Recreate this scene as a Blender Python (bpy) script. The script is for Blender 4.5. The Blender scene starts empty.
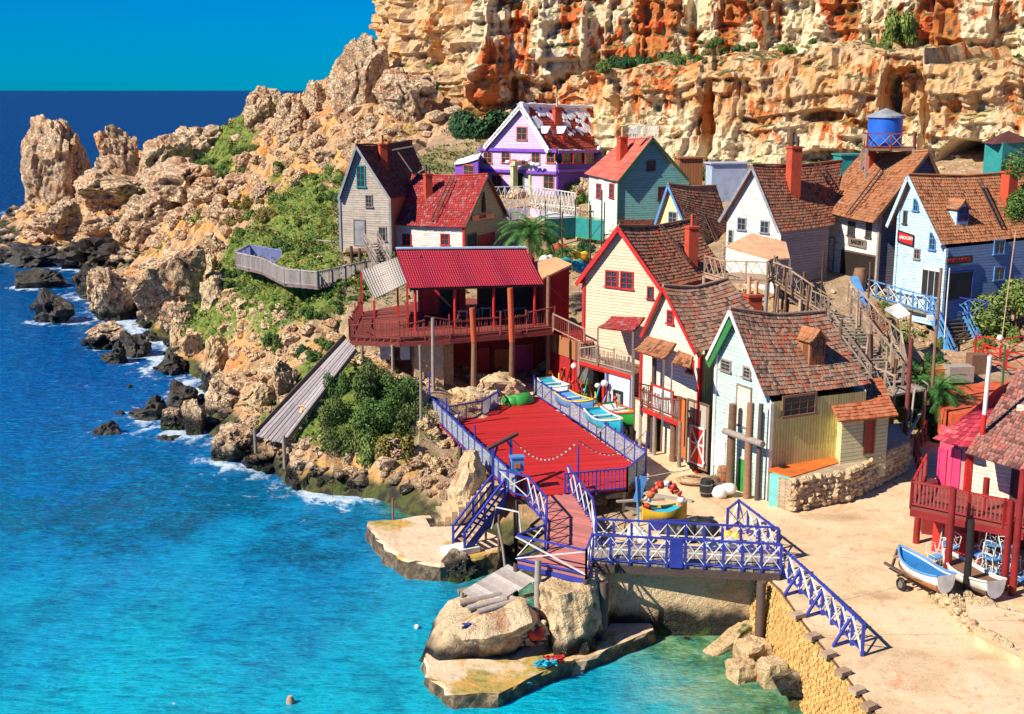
import bpy, bmesh, math, random
import numpy as np
from mathutils import Vector, noise, Matrix
S = bpy.context.scene
COL = S.collection
random.seed(7)
RAD = math.radians
# ---------------------------------------------------------------- camera, world, sun, exposure
F, CX, CY, HY, H = 1236.0, 512.0, 357.0, 90.0, 23.0
PITCH = math.atan((CY - HY) / F)
cd = bpy.data.cameras.new('camera'); cam = bpy.data.objects.new('camera', cd); COL.objects.link(cam)
cam.location = (0, 0, H); cam.rotation_euler = (math.pi / 2 - PITCH, 0, 0)
cd.sensor_width = 36; cd.lens = 36 * F / 1024; cd.clip_start = .5; cd.clip_end = 60000
S.camera = cam
SUN_EL, SUN_TH = RAD(41), RAD(30)          # sun to the left of and behind the camera
sdir = Vector((-math.cos(SUN_EL) * math.cos(SUN_TH), -math.cos(SUN_EL) * math.sin(SUN_TH), math.sin(SUN_EL)))
w = bpy.data.worlds.new('World'); S.world = w; w.use_nodes = True
nt = w.node_tree; nt.nodes.clear()
sky = nt.nodes.new('ShaderNodeTexSky'); sky.sky_type = 'NISHITA'; sky.sun_disc = False
sky.sun_elevation = SUN_EL; sky.sun_rotation = math.atan2(sdir.x, sdir.y)
sky.air_density = 1.0; sky.dust_density = 0.0; sky.ozone_density = 3.0; sky.altitude = 20
tint = nt.nodes.new('ShaderNodeMix'); tint.data_type = 'RGBA'; tint.blend_type = 'MULTIPLY'; tint.inputs[0].default_value = 1
tint.inputs[7].default_value = (0.0, .41, .98, 1)
bg = nt.nodes.new('ShaderNodeBackground'); bg.inputs[1].default_value = 0.07
wo = nt.nodes.new('ShaderNodeOutputWorld')
nt.links.new(sky.outputs[0], tint.inputs[6]); nt.links.new(tint.outputs[2], bg.inputs[0]); nt.links.new(bg.outputs[0], wo.inputs[0])
sl = bpy.data.lights.new('sun', 'SUN'); sl.energy = 5.0; sl.angle = RAD(.5); sl.color = (1, .91, .76)
so = bpy.data.objects.new('sun', sl); COL.objects.link(so); so.rotation_euler = sdir.to_track_quat('Z', 'Y').to_euler()
so.location = (0, 0, 60)
V = S.view_settings; V.view_transform = 'Standard'; V.look = 'None'; V.gamma = 1; V.exposure = 0.6; V.use_curve_mapping = False
S.cycles.max_bounces = 5; S.cycles.diffuse_bounces = 3; S.cycles.glossy_bounces = 2; S.cycles.transmission_bounces = 3
S.cycles.use_denoising = True

# ---------------------------------------------------------------- geometry helpers
cP, sP = math.cos(PITCH), math.sin(PITCH)
def ray(px, py):
    xc = (px - CX) / F; yc = (CY - py) / F
    return Vector((xc, cP + sP * yc, -sP + cP * yc))
O3 = Vector((0, 0, H))
def P(px, py, z):                       # where the surveyed point lies on the level z
    d = ray(px, py); return O3 + d * ((z - H) / d.z)
def PY(px, py, Y):
    d = ray(px, py); return O3 + d * (Y / d.y)
def PW(px, py, A, n):                   # point on the upright plane through A with normal n
    d = ray(px, py); return O3 + d * ((A - O3).dot(n) / d.dot(n))
def V3(x, y, z=0): return Vector((x, y, z))
class MB:
    def __init__(s): s.v = []; s.f = []; s.m = []; s.t = []; s.sm = []
    def add(s, vs, fs, mi=0, tint=None, smooth=False):
        o = len(s.v); s.v += [tuple(v) for v in vs]
        tint = random.random() if tint is None else tint
        for f in fs: s.f.append([i + o for i in f]); s.m.append(mi); s.t.append(tint); s.sm.append(smooth)
        return s
    def quad(s, a, b, c, d, mi=0, tint=None): return s.add([a, b, c, d], [(0, 1, 2, 3)], mi, tint)
    def hexa(s, c8, mi=0, tint=None):    # bottom 0-3, top 4-7
        return s.add(c8, [(3, 2, 1, 0), (4, 5, 6, 7), (0, 1, 5, 4), (1, 2, 6, 5), (2, 3, 7, 6), (3, 0, 4, 7)], mi, tint)
    def box(s, c, size, rz=0, mi=0, tint=None, rx=0, ry=0):
        M = Matrix.Rotation(rz, 3, 'Z') @ Matrix.Rotation(ry, 3, 'Y') @ Matrix.Rotation(rx, 3, 'X'); c = Vector(c); x, y, z = size[0] / 2, size[1] / 2, size[2] / 2
        return s.hexa([c + M @ Vector(q) for q in ((-x, -y, -z), (x, -y, -z), (x, y, -z), (-x, y, -z), (-x, -y, z), (x, -y, z), (x, y, z), (-x, y, z))], mi, tint)
    def bar(s, a, b, w, h=None, mi=0, tint=None, up=None):
        a = Vector(a); b = Vector(b); h = h or w; d = (b - a)
        if d.length < 1e-5: return s
        d.normalize(); up = up or (Vector((0, 0, 1)) if abs(d.z) < .95 else Vector((0, 1, 0)))
        x = d.cross(up).normalized() * (w / 2); y = x.cross(d).normalized() * (h / 2)
        return s.hexa([a - x - y, a + x - y, b + x - y, b - x - y, a - x + y, a + x + y, b + x + y, b - x + y], mi, tint)
    def tube(s, pts, r, n=7, mi=0, tint=None, cap=True, smooth=True):
        pts = [Vector(p) for p in pts]; N = len(pts); rr = r if isinstance(r, (list, tuple)) else [r] * N
        vs = []; fs = []
        for i, p in enumerate(pts):
            d = (pts[min(i + 1, N - 1)] - pts[max(i - 1, 0)]).normalized()
            u = Vector((0, 0, 1)) if abs(d.z) < .9 else Vector((1, 0, 0))
            x = d.cross(u).normalized(); y = x.cross(d)
            for k in range(n):
                a = 2 * math.pi * k / n; vs.append(p + x * math.cos(a) * rr[i] + y * math.sin(a) * rr[i])
        for i in range(N - 1):
            for k in range(n): fs.append((i * n + k, i * n + (k + 1) % n, (i + 1) * n + (k + 1) % n, (i + 1) * n + k))
        s.add(vs, fs, mi, tint, smooth)
        if cap:
            s.add(vs[:n], [tuple(range(n))], mi, tint); s.add(vs[-n:], [tuple(reversed(range(n)))], mi, tint)
        return s
    def prism(s, poly, z0, z1, mi=0, tint=None):   # poly: list of (x,y) or vectors
        n = len(poly)
        if sum(poly[i][0] * poly[(i + 1) % n][1] - poly[(i + 1) % n][0] * poly[i][1] for i in range(n)) < 0: poly = poly[::-1]
        vs = [(p[0], p[1], z0) for p in poly] + [(p[0], p[1], z1) for p in poly]
        fs = [tuple(reversed(range(n))), tuple(range(n, 2 * n))] + [(i, (i + 1) % n, n + (i + 1) % n, n + i) for i in range(n)]
        return s.add(vs, fs, mi, tint)
    def slab(s, top, th, mi=0, tint=None):         # any planar polygon thickened downwards
        n = len(top); top = [Vector(p) for p in top]; lo = [p - Vector((0, 0, th)) for p in top]
        return s.add(top + lo, [tuple(range(n)), tuple(reversed(range(n, 2 * n)))] + [(i, n + i, n + (i + 1) % n, (i + 1) % n) for i in range(n)], mi, tint)
    def build(s, name, mats, parent=None, fix=True):
        me = bpy.data.meshes.new(name); me.from_pydata(s.v, [], s.f)
        if not isinstance(mats, (list, tuple)): mats = [mats]
        for m in mats: me.materials.append(m)
        me.polygons.foreach_set('material_index', s.m); me.polygons.foreach_set('use_smooth', s.sm)
        at = me.attributes.new('tint', 'FLOAT', 'FACE'); at.data.foreach_set('value', s.t)
        me.update()
        if fix and len(s.f) < 30000:
            bm = bmesh.new(); bm.from_mesh(me); bmesh.ops.recalc_face_normals(bm, faces=bm.faces); bm.to_mesh(me); bm.free()
        o = bpy.data.objects.new(name, me); COL.objects.link(o)
        if parent:
            o.parent = parent
            if any(parent.matrix_basis.translation): o.matrix_parent_inverse = parent.matrix_basis.inverted()
        return o
def tag(o, label=None, cat=None, group=None, kind=None):
    if label: o['label'] = label
    if cat: o['category'] = cat
    if group: o['group'] = group
    if kind: o['kind'] = kind
    return o
def thing(name, label, cat, loc=(0, 0, 0), group=None):
    o = bpy.data.objects.new(name, None); COL.objects.link(o); o.location = loc; o.empty_display_size = .3
    return tag(o, label, cat, group)
def copy_tree(o, parent=None):
    c = o.copy(); COL.objects.link(c)
    if parent: c.parent = parent; c.matrix_parent_inverse = o.matrix_parent_inverse.copy()
    for ch in [k for k in o.children]: copy_tree(ch, c)
    return c

# ---------------------------------------------------------------- materials
def newmat(name):
    m = bpy.data.materials.new(name); m.use_nodes = True; nt = m.node_tree; nt.nodes.clear()
    out = nt.nodes.new('ShaderNodeOutputMaterial'); b = nt.nodes.new('ShaderNodeBsdfPrincipled'); nt.links.new(b.outputs[0], out.inputs[0])
    return m, nt, b
class N:                                   # tiny node writer
    def __init__(s, nt): s.t = nt
    def node(s, ty, **k):
        n = s.t.nodes.new(ty)
        for a, v in k.items(): setattr(n, a, v)
        return n
    def link(s, a, b): s.t.links.new(a, b)
    def val(s, inp, v):
        if hasattr(v, 'is_linked') or isinstance(v, bpy.types.NodeSocket): s.link(v, inp)
        else: inp.default_value = v
    def math(s, op, a, b=0, clamp=False):
        n = s.node('ShaderNodeMath', operation=op, use_clamp=clamp); s.val(n.inputs[0], a); s.val(n.inputs[1], b); return n.outputs[0]
    def mix(s, f, a, b, mode='MIX'):
        n = s.node('ShaderNodeMix', data_type='RGBA', blend_type=mode); s.val(n.inputs[0], f)
        s.val(n.inputs[6], a if isinstance(a, bpy.types.NodeSocket) else c4(a)); s.val(n.inputs[7], b if isinstance(b, bpy.types.NodeSocket) else c4(b)); return n.outputs[2]
    def noise(s, vec, scale, detail=4, rough=.55, dist=0):
        n = s.node('ShaderNodeTexNoise'); s.link(vec, n.inputs['Vector']); n.inputs['Scale'].default_value = scale; n.inputs['Detail'].default_value = detail
        n.inputs['Roughness'].default_value = rough; n.inputs['Distortion'].default_value = dist; return n.outputs[0]
    def vor(s, vec, scale, feature='F1', out=0):
        n = s.node('ShaderNodeTexVoronoi', feature=feature); s.link(vec, n.inputs['Vector']); n.inputs['Scale'].default_value = scale; return n.outputs[out]
    def ramp(s, f, stops, interp='LINEAR'):
        n = s.node('ShaderNodeValToRGB'); s.link(f, n.inputs[0]); e = n.color_ramp.elements; n.color_ramp.interpolation = interp
        while len(e) > 1: e.remove(e[0])
        e[0].position, e[0].color = stops[0][0], c4(stops[0][1])
        for p, c in stops[1:]: k = e.new(p); k.color = c4(c)
        return n.outputs[0]
    def step(s, f, a, b): # smooth 0..1 between a and b
        n = s.node('ShaderNodeMapRange', interpolation_type='SMOOTHSTEP'); s.link(f, n.inputs[0]); n.inputs[1].default_value = a; n.inputs[2].default_value = b; return n.outputs[0]
    def pos(s, scale=(1, 1, 1)):
        g = s.node('ShaderNodeNewGeometry'); m = s.node('ShaderNodeMapping'); s.link(g.outputs['Position'], m.inputs[0]); m.inputs['Scale'].default_value = scale; return m.outputs[0]
    def obj(s, scale=(1, 1, 1)):
        g = s.node('ShaderNodeTexCoord'); m = s.node('ShaderNodeMapping'); s.link(g.outputs['Object'], m.inputs[0]); m.inputs['Scale'].default_value = scale; return m.outputs[0]
    def attr(s, name): n = s.node('ShaderNodeAttribute'); n.attribute_name = name; return n.outputs['Fac']
    def sep(s, vec): n = s.node('ShaderNodeSeparateXYZ'); s.link(vec, n.inputs[0]); return n.outputs
    def bump(s, h, strength, dist, b):
        n = s.node('ShaderNodeBump'); n.inputs['Strength'].default_value = strength; n.inputs['Distance'].default_value = dist; s.link(h, n.inputs['Height']); s.link(n.outputs[0], b.inputs['Normal']); return n
def c4(c):
    if isinstance(c, str):
        c = c.lstrip('#'); v = [int(c[i:i + 2], 16) / 255 for i in (0, 2, 4)]
        return tuple((x / 12.92 if x <= .04045 else ((x + .055) / 1.055) ** 2.4) for x in v) + (1,)
    return tuple(c)[:3] + (1,)
def dim(c, k): c = c4(c); return (c[0] * k, c[1] * k, c[2] * k, 1)
CACHE = {}
def paint(name, col, rough=.6, var=.25, scale=1.5, metal=0):
    if name in CACHE: return CACHE[name]
    m, nt, b = newmat(name); n = N(nt); p = n.pos()
    k = n.noise(p, scale, 5, .65); t = n.attr('tint')
    c = n.mix(n.step(k, .35, .75), dim(col, 1 + var * .4), dim(col, 1 - var))
    c = n.mix(n.math('MULTIPLY', t, var), c, dim(col, .55)); n.link(c, b.inputs['Base Color'])
    b.inputs['Roughness'].default_value = rough; b.inputs['Metallic'].default_value = metal
    n.bump(n.noise(p, scale * 9, 3), .25, .02, b); CACHE[name] = m; return m
def siding(name, col, dirt=(.18, .13, .09), board=.17, wear=.5, vertical=False):
    if name in CACHE: return CACHE[name]
    m, nt, b = newmat(name); n = N(nt); p = n.pos(); x, y, z = n.sep(p)
    h = n.math('DIVIDE', n.math('ADD', n.math('MULTIPLY', x, .93), n.math('MULTIPLY', y, .37)) if vertical else n.math('ADD', z, n.math('MULTIPLY', n.noise(p, .5, 2), .12)), board)
    fr = n.math('FRACT', h); fl = n.math('FLOOR', h)
    wn = n.node('ShaderNodeTexWhiteNoise', noise_dimensions='1D'); n.link(fl, wn.inputs['W'])
    joint = n.math('GREATER_THAN', fr, .88)
    st = n.noise(n.pos((1.2, 1.2, 9) if not vertical else (9, 9, 1)), 1.2, 5, .7)
    c = n.mix(n.math('MULTIPLY', wn.outputs[0], .35), c4(col), dim(col, .62))
    c = n.mix(n.math('MULTIPLY', n.step(st, .62 - wear * .16, .74), .85), c, dirt)
    c = n.mix(n.math('MULTIPLY', n.step(n.noise(n.pos((1.5, 1.5, .35)), 1.1, 5, .7), .5, .8), wear * .8), c, dim(col, .55))
    pk = n.math('MULTIPLY', n.step(n.noise(n.pos((1.6, 1.6, 4)), 1.7, 6, .8), .60 - wear * .05, .66), min(1, wear * 1.3)); c = n.mix(pk, c, n.mix(.5, dirt, (.34, .25, .18)))
    run = n.math('MULTIPLY', n.step(n.noise(n.pos((5, 5, .25)), 1.3, 4, .7), .60, .72), wear * .7); c = n.mix(run, c, (.26, .13, .07))
    c = n.mix(n.math('MULTIPLY', joint, .75), c, dim(dirt, .5))
    n.link(c, b.inputs['Base Color']); b.inputs['Roughness'].default_value = .8
    n.bump(n.math('SUBTRACT', n.math('MULTIPLY', st, .3), fr if not vertical else joint), .7, .05, b); CACHE[name] = m; return m
def shingle(name, stops):
    m, nt, b = newmat(name); n = N(nt); t = n.attr('tint'); p = n.pos()
    k = n.math('ADD', n.math('MULTIPLY', t, .7), n.math('MULTIPLY', n.noise(p, .9, 4, .65), .62)); k = n.math('SUBTRACT', k, .16)
    c = n.ramp(k, stops); c = n.mix(n.math('MULTIPLY', n.noise(p, 14, 3), .5), c, (.02, .01, .008), 'MIX')
    n.link(c, b.inputs['Base Color']); b.inputs['Roughness'].default_value = .85; n.bump(n.noise(p, 25, 3), .5, .02, b); return m
def wood(name, a, bcol, rough=.8):
    if name in CACHE: return CACHE[name]
    m, nt, b = newmat(name); n = N(nt); p = n.pos((3, 3, 3)); t = n.attr('tint')
    k = n.math('ADD', n.math('MULTIPLY', n.noise(p, 1.3, 5, .7), .7), n.math('MULTIPLY', t, .45)); k = n.math('SUBTRACT', k, .1)
    n.link(n.ramp(k, [(.15, bcol), (.5, [(q + r) / 2 for q, r in zip(c4(a), c4(bcol))]), (.85, a)]), b.inputs['Base Color']); b.inputs['Roughness'].default_value = rough
    n.bump(n.noise(n.pos(), 12, 4), .6, .03, b); CACHE[name] = m; return m
def corrugated(name, col, axis=0, freq=.16, rust=.3):
    m, nt, b = newmat(name); n = N(nt); p = n.pos(); u = n.attr('ucoord')
    wv = n.math('SINE', n.math('MULTIPLY', u, 2 * math.pi / freq)); v = n.attr('vcoord')
    rows = n.math('SINE', n.math('MULTIPLY', v, 2 * math.pi / .42))
    k = n.step(n.noise(n.pos(), .8, 5, .7), .5, .75)
    c = n.mix(n.math('MULTIPLY', k, rust), col, (.25, .1, .05)); c = n.mix(n.math('MULTIPLY', n.math('GREATER_THAN', rows, .8), .5), c, dim(col, .3))
    n.link(c, b.inputs['Base Color']); b.inputs['Roughness'].default_value = .5
    n.bump(n.math('ADD', wv, rows), .9, .05, b); return m
# ---------------------------------------------------------------- rock and ground materials
def rockmat(name, hue=0, wet=True, green=.0, speck=.5):
    m, nt, b = newmat(name); n = N(nt); p = n.pos(); x, y, z = n.sep(p)
    big = n.noise(p, .22, 5, .62, .4); mid = n.noise(p, 1.1, 6, .7); fine = n.noise(p, 4.5, 5, .75)
    c = n.ramp(big, [(.25, (.48, .25, .13)), (.42, (.78, .50, .28)), (.54, (.88, .66, .42)), (.70, (.78, .34, .12))] if not hue else [(.25, (.62, .38, .16)), (.45, (.84, .60, .32)), (.62, (.88, .68, .42)), (.8, (.80, .46, .12))])
    c = n.mix(n.math('MULTIPLY', n.step(mid, .53, .66), .4 if hue else .75), c, (.42, .25, .13) if hue else (.30, .19, .13))
    c = n.mix(n.math('MULTIPLY', n.step(n.noise(p, .5, 4, .6, 1), .6, .68), .7), c, (.62, .17, .05))
    c = n.mix(n.math('MULTIPLY', n.step(fine, .56, .68), speck), c, (.14, .095, .07))
    c = n.mix(n.math('MULTIPLY', n.step(n.noise(p, 2.3, 5, .7), .58, .7), .6), c, (.80, .68, .50))
    g = n.node('ShaderNodeNewGeometry'); pt = n.step(g.outputs['Pointiness'], .52, .44); c = n.mix(n.math('MULTIPLY', pt, .75), c, (.07, .04, .03))  # crevice shade painted in: concave creases darkened
    if green: c = n.mix(n.math('MULTIPLY', n.step(n.noise(p, .35, 5, .7), .62 - green * .2, .66), .9), c, (.07, .13, .02))
    if wet:
        zz = n.math('SUBTRACT', z, n.math('MULTIPLY', n.noise(p, .8, 4), 1.5))
        k = n.step(zz, .75, .05); c = n.mix(k, c, (.022, .02, .016)); n.link(n.math('SUBTRACT', .9, n.math('MULTIPLY', k, .6)), b.inputs['Roughness'])
        k2 = n.math('MULTIPLY', n.step(zz, -.3, -.8), n.step(n.noise(p, 1.3, 3), .45, .6)); c = n.mix(k2, c, (.05, .11, .01))
    else: b.inputs['Roughness'].default_value = .9
    n.link(c, b.inputs['Base Color'])
    vc = n.node('ShaderNodeTexVoronoi', feature='DISTANCE_TO_EDGE'); wp_ = n.node('ShaderNodeVectorMath', operation='ADD'); n.link(p, wp_.inputs[0]); nz_ = n.node('ShaderNodeTexNoise'); nz_.inputs['Scale'].default_value = 1.5; n.link(p, nz_.inputs['Vector']); n.link(nz_.outputs['Color'], wp_.inputs[1]); n.link(wp_.outputs[0], vc.inputs['Vector']); vc.inputs['Scale'].default_value = 1.7; crk = n.step(vc.outputs[0], .07, .0)
    c = n.mix(n.math('MULTIPLY', n.math('MULTIPLY', crk, n.step(big, .4, .55)), .0 if hue else .7), c, (.06, .04, .03)); n.link(c, b.inputs['Base Color'])
    n.bump(n.math('ADD', n.math('SUBTRACT', mid, n.math('MULTIPLY', crk, .1 if hue else .8)), n.math('ADD', n.math('MULTIPLY', fine, .5), n.math('MULTIPLY', n.noise(p, 13, 4, .7), .25))), 1, .42, b)
    return m
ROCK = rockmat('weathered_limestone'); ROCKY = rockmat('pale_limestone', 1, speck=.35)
def greens(name, a, bb, c_):
    m, nt, b = newmat(name); n = N(nt); t = n.attr('tint'); p = n.pos()
    k = n.math('ADD', n.math('MULTIPLY', t, .75), n.math('MULTIPLY', n.noise(p, 1.2, 3), .35))
    n.link(n.ramp(k, [(.1, a), (.5, bb), (.95, c_)]), b.inputs['Base Color']); b.inputs['Roughness'].default_value = .75
    b.inputs['Subsurface Weight'].default_value = 0
    return m
GREEN = greens('shrub_leaves', (.018, .05, .008), (.05, .12, .015), (.14, .24, .03))
DGREEN = greens('dark_leaves', (.006, .03, .006), (.015, .07, .012), (.03, .13, .03))
OLIVE = greens('olive_leaves', (.04, .08, .012), (.12, .19, .03), (.26, .32, .06))
BROWNG = greens('dry_scrub', (.09, .06, .015), (.20, .14, .03), (.30, .26, .05))
PALMG = greens('palm_leaves', (.008, .05, .008), (.03, .13, .015), (.10, .26, .04))

# ---------------------------------------------------------------- terrain
CT = []
def ct(*a):
    for px, py, z in a: q = P(px, py, z); CT.append((q.x, q.y, z))
def cty(*a):                              # px, py, distance -> height follows
    for px, py, Y in a: q = PY(px, py, Y); CT.append((q.x, q.y, q.z))
# shore line
COAST = [(-60, 262), (60, 264), (128, 268), (96, 300), (112, 326), (165, 345), (160, 372), (205, 385), (196, 405), (215, 425), (214, 452), (250, 478), (300, 492), (350, 488), (400, 500), (450, 497), (500, 545), (545, 590), (600, 640), (640, 655), (745, 650), (860, 740)]
ct(*[(a, b, .0) for a, b in COAST])
ct((0, 320, -3), (60, 350, -3), (100, 380, -3), (140, 420, -3), (170, 450, -3), (200, 500, -3), (300, 540, -3), (350, 560, -2.5), (420, 600, -3), (440, 690, -3), (600, 720, -2), (720, 714, -2), (0, 500, -4), (0, 714, -4), (200, 700, -4), (680, 690, -1.5), (-100, 300, -4), (-150, 400, -4), (-60, 235, -1), (-90, 210, -3), (10, 222, -1))
ct((680, 632, .5), (740, 630, .6), (640, 600, 1.2), (740, 600, 1.2), (560, 545, 1.2), (600, 560, 1.2), (600, 500, 1.6))
# promontory
ct((90, 240, 1.5), (60, 225, 1.5), (130, 235, 2.5), (40, 215, 1), (180, 300, 2), (150, 260, 2), (220, 340, 2.3), (230, 365, 1.5), (250, 350, 3), (280, 380, 3.0), (250, 420, 1.6), (290, 430, 2.0), (300, 470, 1.2), (340, 470, 1.2), (400, 480, 1.2), (440, 470, 2.2), (470, 480, 2.0), (430, 430, 3), (400, 420, 4.0), (360, 400, 4.5), (320, 400, 3.5), (340, 440, 2.4), (380, 370, 5.5), (340, 350, 5.2), (300, 330, 5.6), (270, 320, 5.0), (250, 300, 5.5), (230, 280, 6), (300, 300, 6.8), (350, 300, 7.2), (300, 278, 8), (350, 278, 8.2), (250, 262, 8), (380, 260, 8.8))
cty((70, 180, 235), (120, 165, 225), (160, 190, 200), (110, 205, 205), (210, 165, 200), (170, 225, 170), (200, 200, 180), (240, 190, 165), (250, 150, 190), (245, 120, 205), (290, 110, 185), (280, 150, 165), (300, 190, 140), (340, 140, 150), (250, 230, 132), (210, 255, 140), (230, 240, 140), (300, 215, 125), (320, 90, 175), (350, 75, 165), (400, 110, 148), (450, 110, 150), (440, 150, 138), (480, 135, 140), (380, 150, 140), (330, 235, 114), (300, 250, 116), (420, 60, 160), (300, 105, 200), (270, 108, 215), (330, 90, 200), (220, 135, 230))
# village
ct((391, 247, 9.4), (341, 247, 9.4), (465, 256, 8.6), (430, 240, 9.5), (500, 190, 13), (556, 192, 13), (600, 190, 13), (570, 215, 12), (540, 225, 11), (618, 232, 11), (680, 230, 11.2), (660, 195, 13.5), (600, 245, 9.6), (560, 262, 8.6), (700, 262, 10), (778, 275, 9.6), (740, 290, 8.5), (690, 300, 8.0), (829, 268, 9.6), (876, 283, 9.2), (942, 296, 8.5), (900, 288, 8.9), (1010, 300, 8.5), (1060, 300, 8.5), (870, 300, 8.3), (850, 320, 7.2), (900, 335, 6.4), (930, 345, 5.8), (950, 375, 5.2), (1010, 385, 5.0), (990, 350, 6), (905, 390, 4.6), (905, 440, 3.4), (940, 430, 3.6), (1020, 440, 3.4), (820, 340, 6.5), (780, 340, 6.5), (560, 385, 3), (500, 385, 3), (460, 385, 3.6), (480, 375, 3.4), (440, 380, 5), (500, 355, 3.6), (560, 350, 4.2), (440, 400, 3.4), (470, 400, 2.7), (470, 300, 7.0), (520, 300, 7.0), (570, 310, 6.2), (640, 300, 6.8), (700, 350, 5.6))
ct((600, 420, 2.7), (640, 440, 2.7), (700, 480, 2.7), (760, 510, 2.7), (850, 480, 2.7), (900, 470, 2.8), (800, 560, 2.6), (720, 545, 2.4), (660, 530, 2.2), (640, 500, 2.4), (900, 560, 2.7), (850, 640, 2.7), (900, 680, 2.8), (940, 714, 2.8), (1010, 650, 3.2), (1010, 714, 3.8), (1060, 640, 3.6), (1080, 714, 4.2), (960, 600, 2.8), (1010, 600, 2.8), (960, 520, 2.8), (1020, 540, 2.8), (930, 480, 2.8), (1060, 500, 2.9), (540, 450, 2.2), (500, 440, 2.2), (470, 430, 2.6), (540, 500, 1.8), (515, 495, 2.2), (960, 780, 3), (1100, 800, 4.5))
cty((560, 140, 140), (650, 130, 135), (750, 160, 126), (850, 150, 120), (950, 150, 116), (1060, 150, 112), (1150, 200, 108), (1200, 300, 90), (1250, 500, 60), (700, 120, 135), (500, 160, 137), (800, 175, 116), (900, 175, 110), (1010, 175, 106), (720, 190, 118), (480, 180, 128), (360, 200, 124), (340, 180, 132))
CT += [(-200, 260, 0), (-150, 330, -3), (-60, 330, -2), (0, 330, 12), (90, 330, 25), (60, 200, 28), (120, 200, 25), (120, 120, 18), (100, 60, 8), (90, 35, 5), (-160, 150, -5), (-112, 215, -4), (-112, 250, -5), (-125, 290, -5), (-90, 300, -2), (-130, 235, -5), (-95, 190, -3), (-160, 60, -5), (-50, 25, -4), (0, 25, -3), (20, 200, 30), (-10, 200, 30), (50, 30, 3)]
CA = np.array(CT); 
def kern(r): return r
D = np.sqrt((CA[:, None, 0] - CA[None, :, 0]) ** 2 + (CA[:, None, 1] - CA[None, :, 1]) ** 2)
WGT = np.linalg.solve(D - np.eye(len(CA)) * .6, CA[:, 2])
def base_h(X, Y):
    X = np.asarray(X, float); Y = np.asarray(Y, float); r = np.zeros(X.shape)
    for (cx, cy, _), wt in zip(CT, WGT): r += wt * np.sqrt((X - cx) ** 2 + (Y - cy) ** 2)
    return r
def inpoly(X, Y, poly):
    X = np.asarray(X, float); Y = np.asarray(Y, float); c = np.zeros(X.shape, bool); n = len(poly)
    for i in range(n):
        x1, y1 = poly[i][:2]; x2, y2 = poly[(i + 1) % n][:2]
        if y1 == y2: continue
        k = ((y1 > Y) != (y2 > Y)) & (X < (x2 - x1) * (Y - y1) / (y2 - y1) + x1); c ^= k
    return c
def sm(x, a, b): t = np.clip((x - a) / (b - a), 0, 1); return t * t * (3 - 2 * t)
PLZ = 3.0
PLAZA = [P(x, y, PLZ) for x, y in [(596, 566), (757, 566), (781, 588), (805, 622), (842, 668), (884, 722), (930, 800), (1300, 800), (1200, 560), (1100, 470), (940, 436), (893, 452), (850, 492), (790, 512), (760, 498), (700, 478), (640, 425), (585, 396), (530, 383), (470, 385), (560, 402), (646, 474), (646, 497), (634, 520), (610, 540)]]
def vnoise(X, Y, sc, oct=4, seed=0.):
    out = np.zeros(X.shape); f = 1 / sc; a = 1.; rs = np.random.RandomState(int(seed * 13) + 5)
    tab = rs.rand(256, 256) * 2 - 1
    for o in range(oct):
        x = X * f + 17.3 * o + seed; y = Y * f + 9.1 * o; xi = np.floor(x).astype(int); yi = np.floor(y).astype(int); u = x - xi; v = y - yi
        u = u * u * (3 - 2 * u); v = v * v * (3 - 2 * v)
        g = lambda a_, b_: tab[a_ % 256, b_ % 256]
        out += a * ((g(xi, yi) * (1 - u) + g(xi + 1, yi) * u) * (1 - v) + (g(xi, yi + 1) * (1 - u) + g(xi + 1, yi + 1) * u) * v); f *= 2.03; a *= .5
    return out
VILLAGE = [P(x, y, 6) for x, y in [(335, 262), (345, 330), (430, 400), (560, 480), (640, 480), (760, 530), (1200, 560), (1300, 250), (900, 270), (700, 240), (600, 210)]]
xs = np.arange(-105, 85.01, .5); ys = np.concatenate([np.arange(36, 140, .5), np.arange(140, 330, 1.0)])
GX, GY = np.meshgrid(xs, ys)
BZ = base_h(GX, GY)
flat = inpoly(GX, GY, PLAZA) | inpoly(GX, GY, VILLAGE)
rockamp = np.where(flat, .12, 1.0) * sm(BZ, -3, 1.0)
rid = 1 - np.abs(vnoise(GX, GY, 5.5, 5, 1)) * 1.6
far = 1 + sm(GY, 115, 190) * 1.3
GZ = BZ + rockamp * far * (rid * .9 - .35 + vnoise(GX, GY, 2.2, 3, 2) * .35)
GZ = np.where(inpoly(GX, GY, PLAZA), np.minimum(GZ, 2.55), GZ)
# inlet bed under the bridge
INL = [P(x, y, 1) for x, y in [(606, 640), (600, 596), (620, 586), (750, 586), (764, 600), (800, 680), (880, 760), (640, 720)]]
GZ = np.where(inpoly(GX, GY, INL), np.minimum(GZ, -.15 + .9 * sm(GY, 49, 51.5)), GZ)
nx, ny = len(xs), len(ys)
def ground_z(x, y):
    i = int(np.clip((x - xs[0]) / .5, 0, nx - 2)); j = int(np.clip(np.searchsorted(ys, y) - 1, 0, ny - 2))
    u = (x - xs[i]) / .5; v = (y - ys[j]) / (ys[j + 1] - ys[j])
    return float((GZ[j, i] * (1 - u) + GZ[j, i + 1] * u) * (1 - v) + (GZ[j + 1, i] * (1 - u) + GZ[j + 1, i + 1] * u) * v)
def hit(px, py, sea=True):               # where a sight line meets the ground (or the sea)
    d = ray(px, py); t = 38.
    while t < 330:
        q = O3 + d * t
        if q.z < max(ground_z(q.x, q.y), 0 if sea else -9): return q
        t += .35
    return O3 + d * 330
me = bpy.data.meshes.new('ground')
vs = np.stack([GX.ravel(), GY.ravel(), GZ.ravel()], 1)
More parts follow.
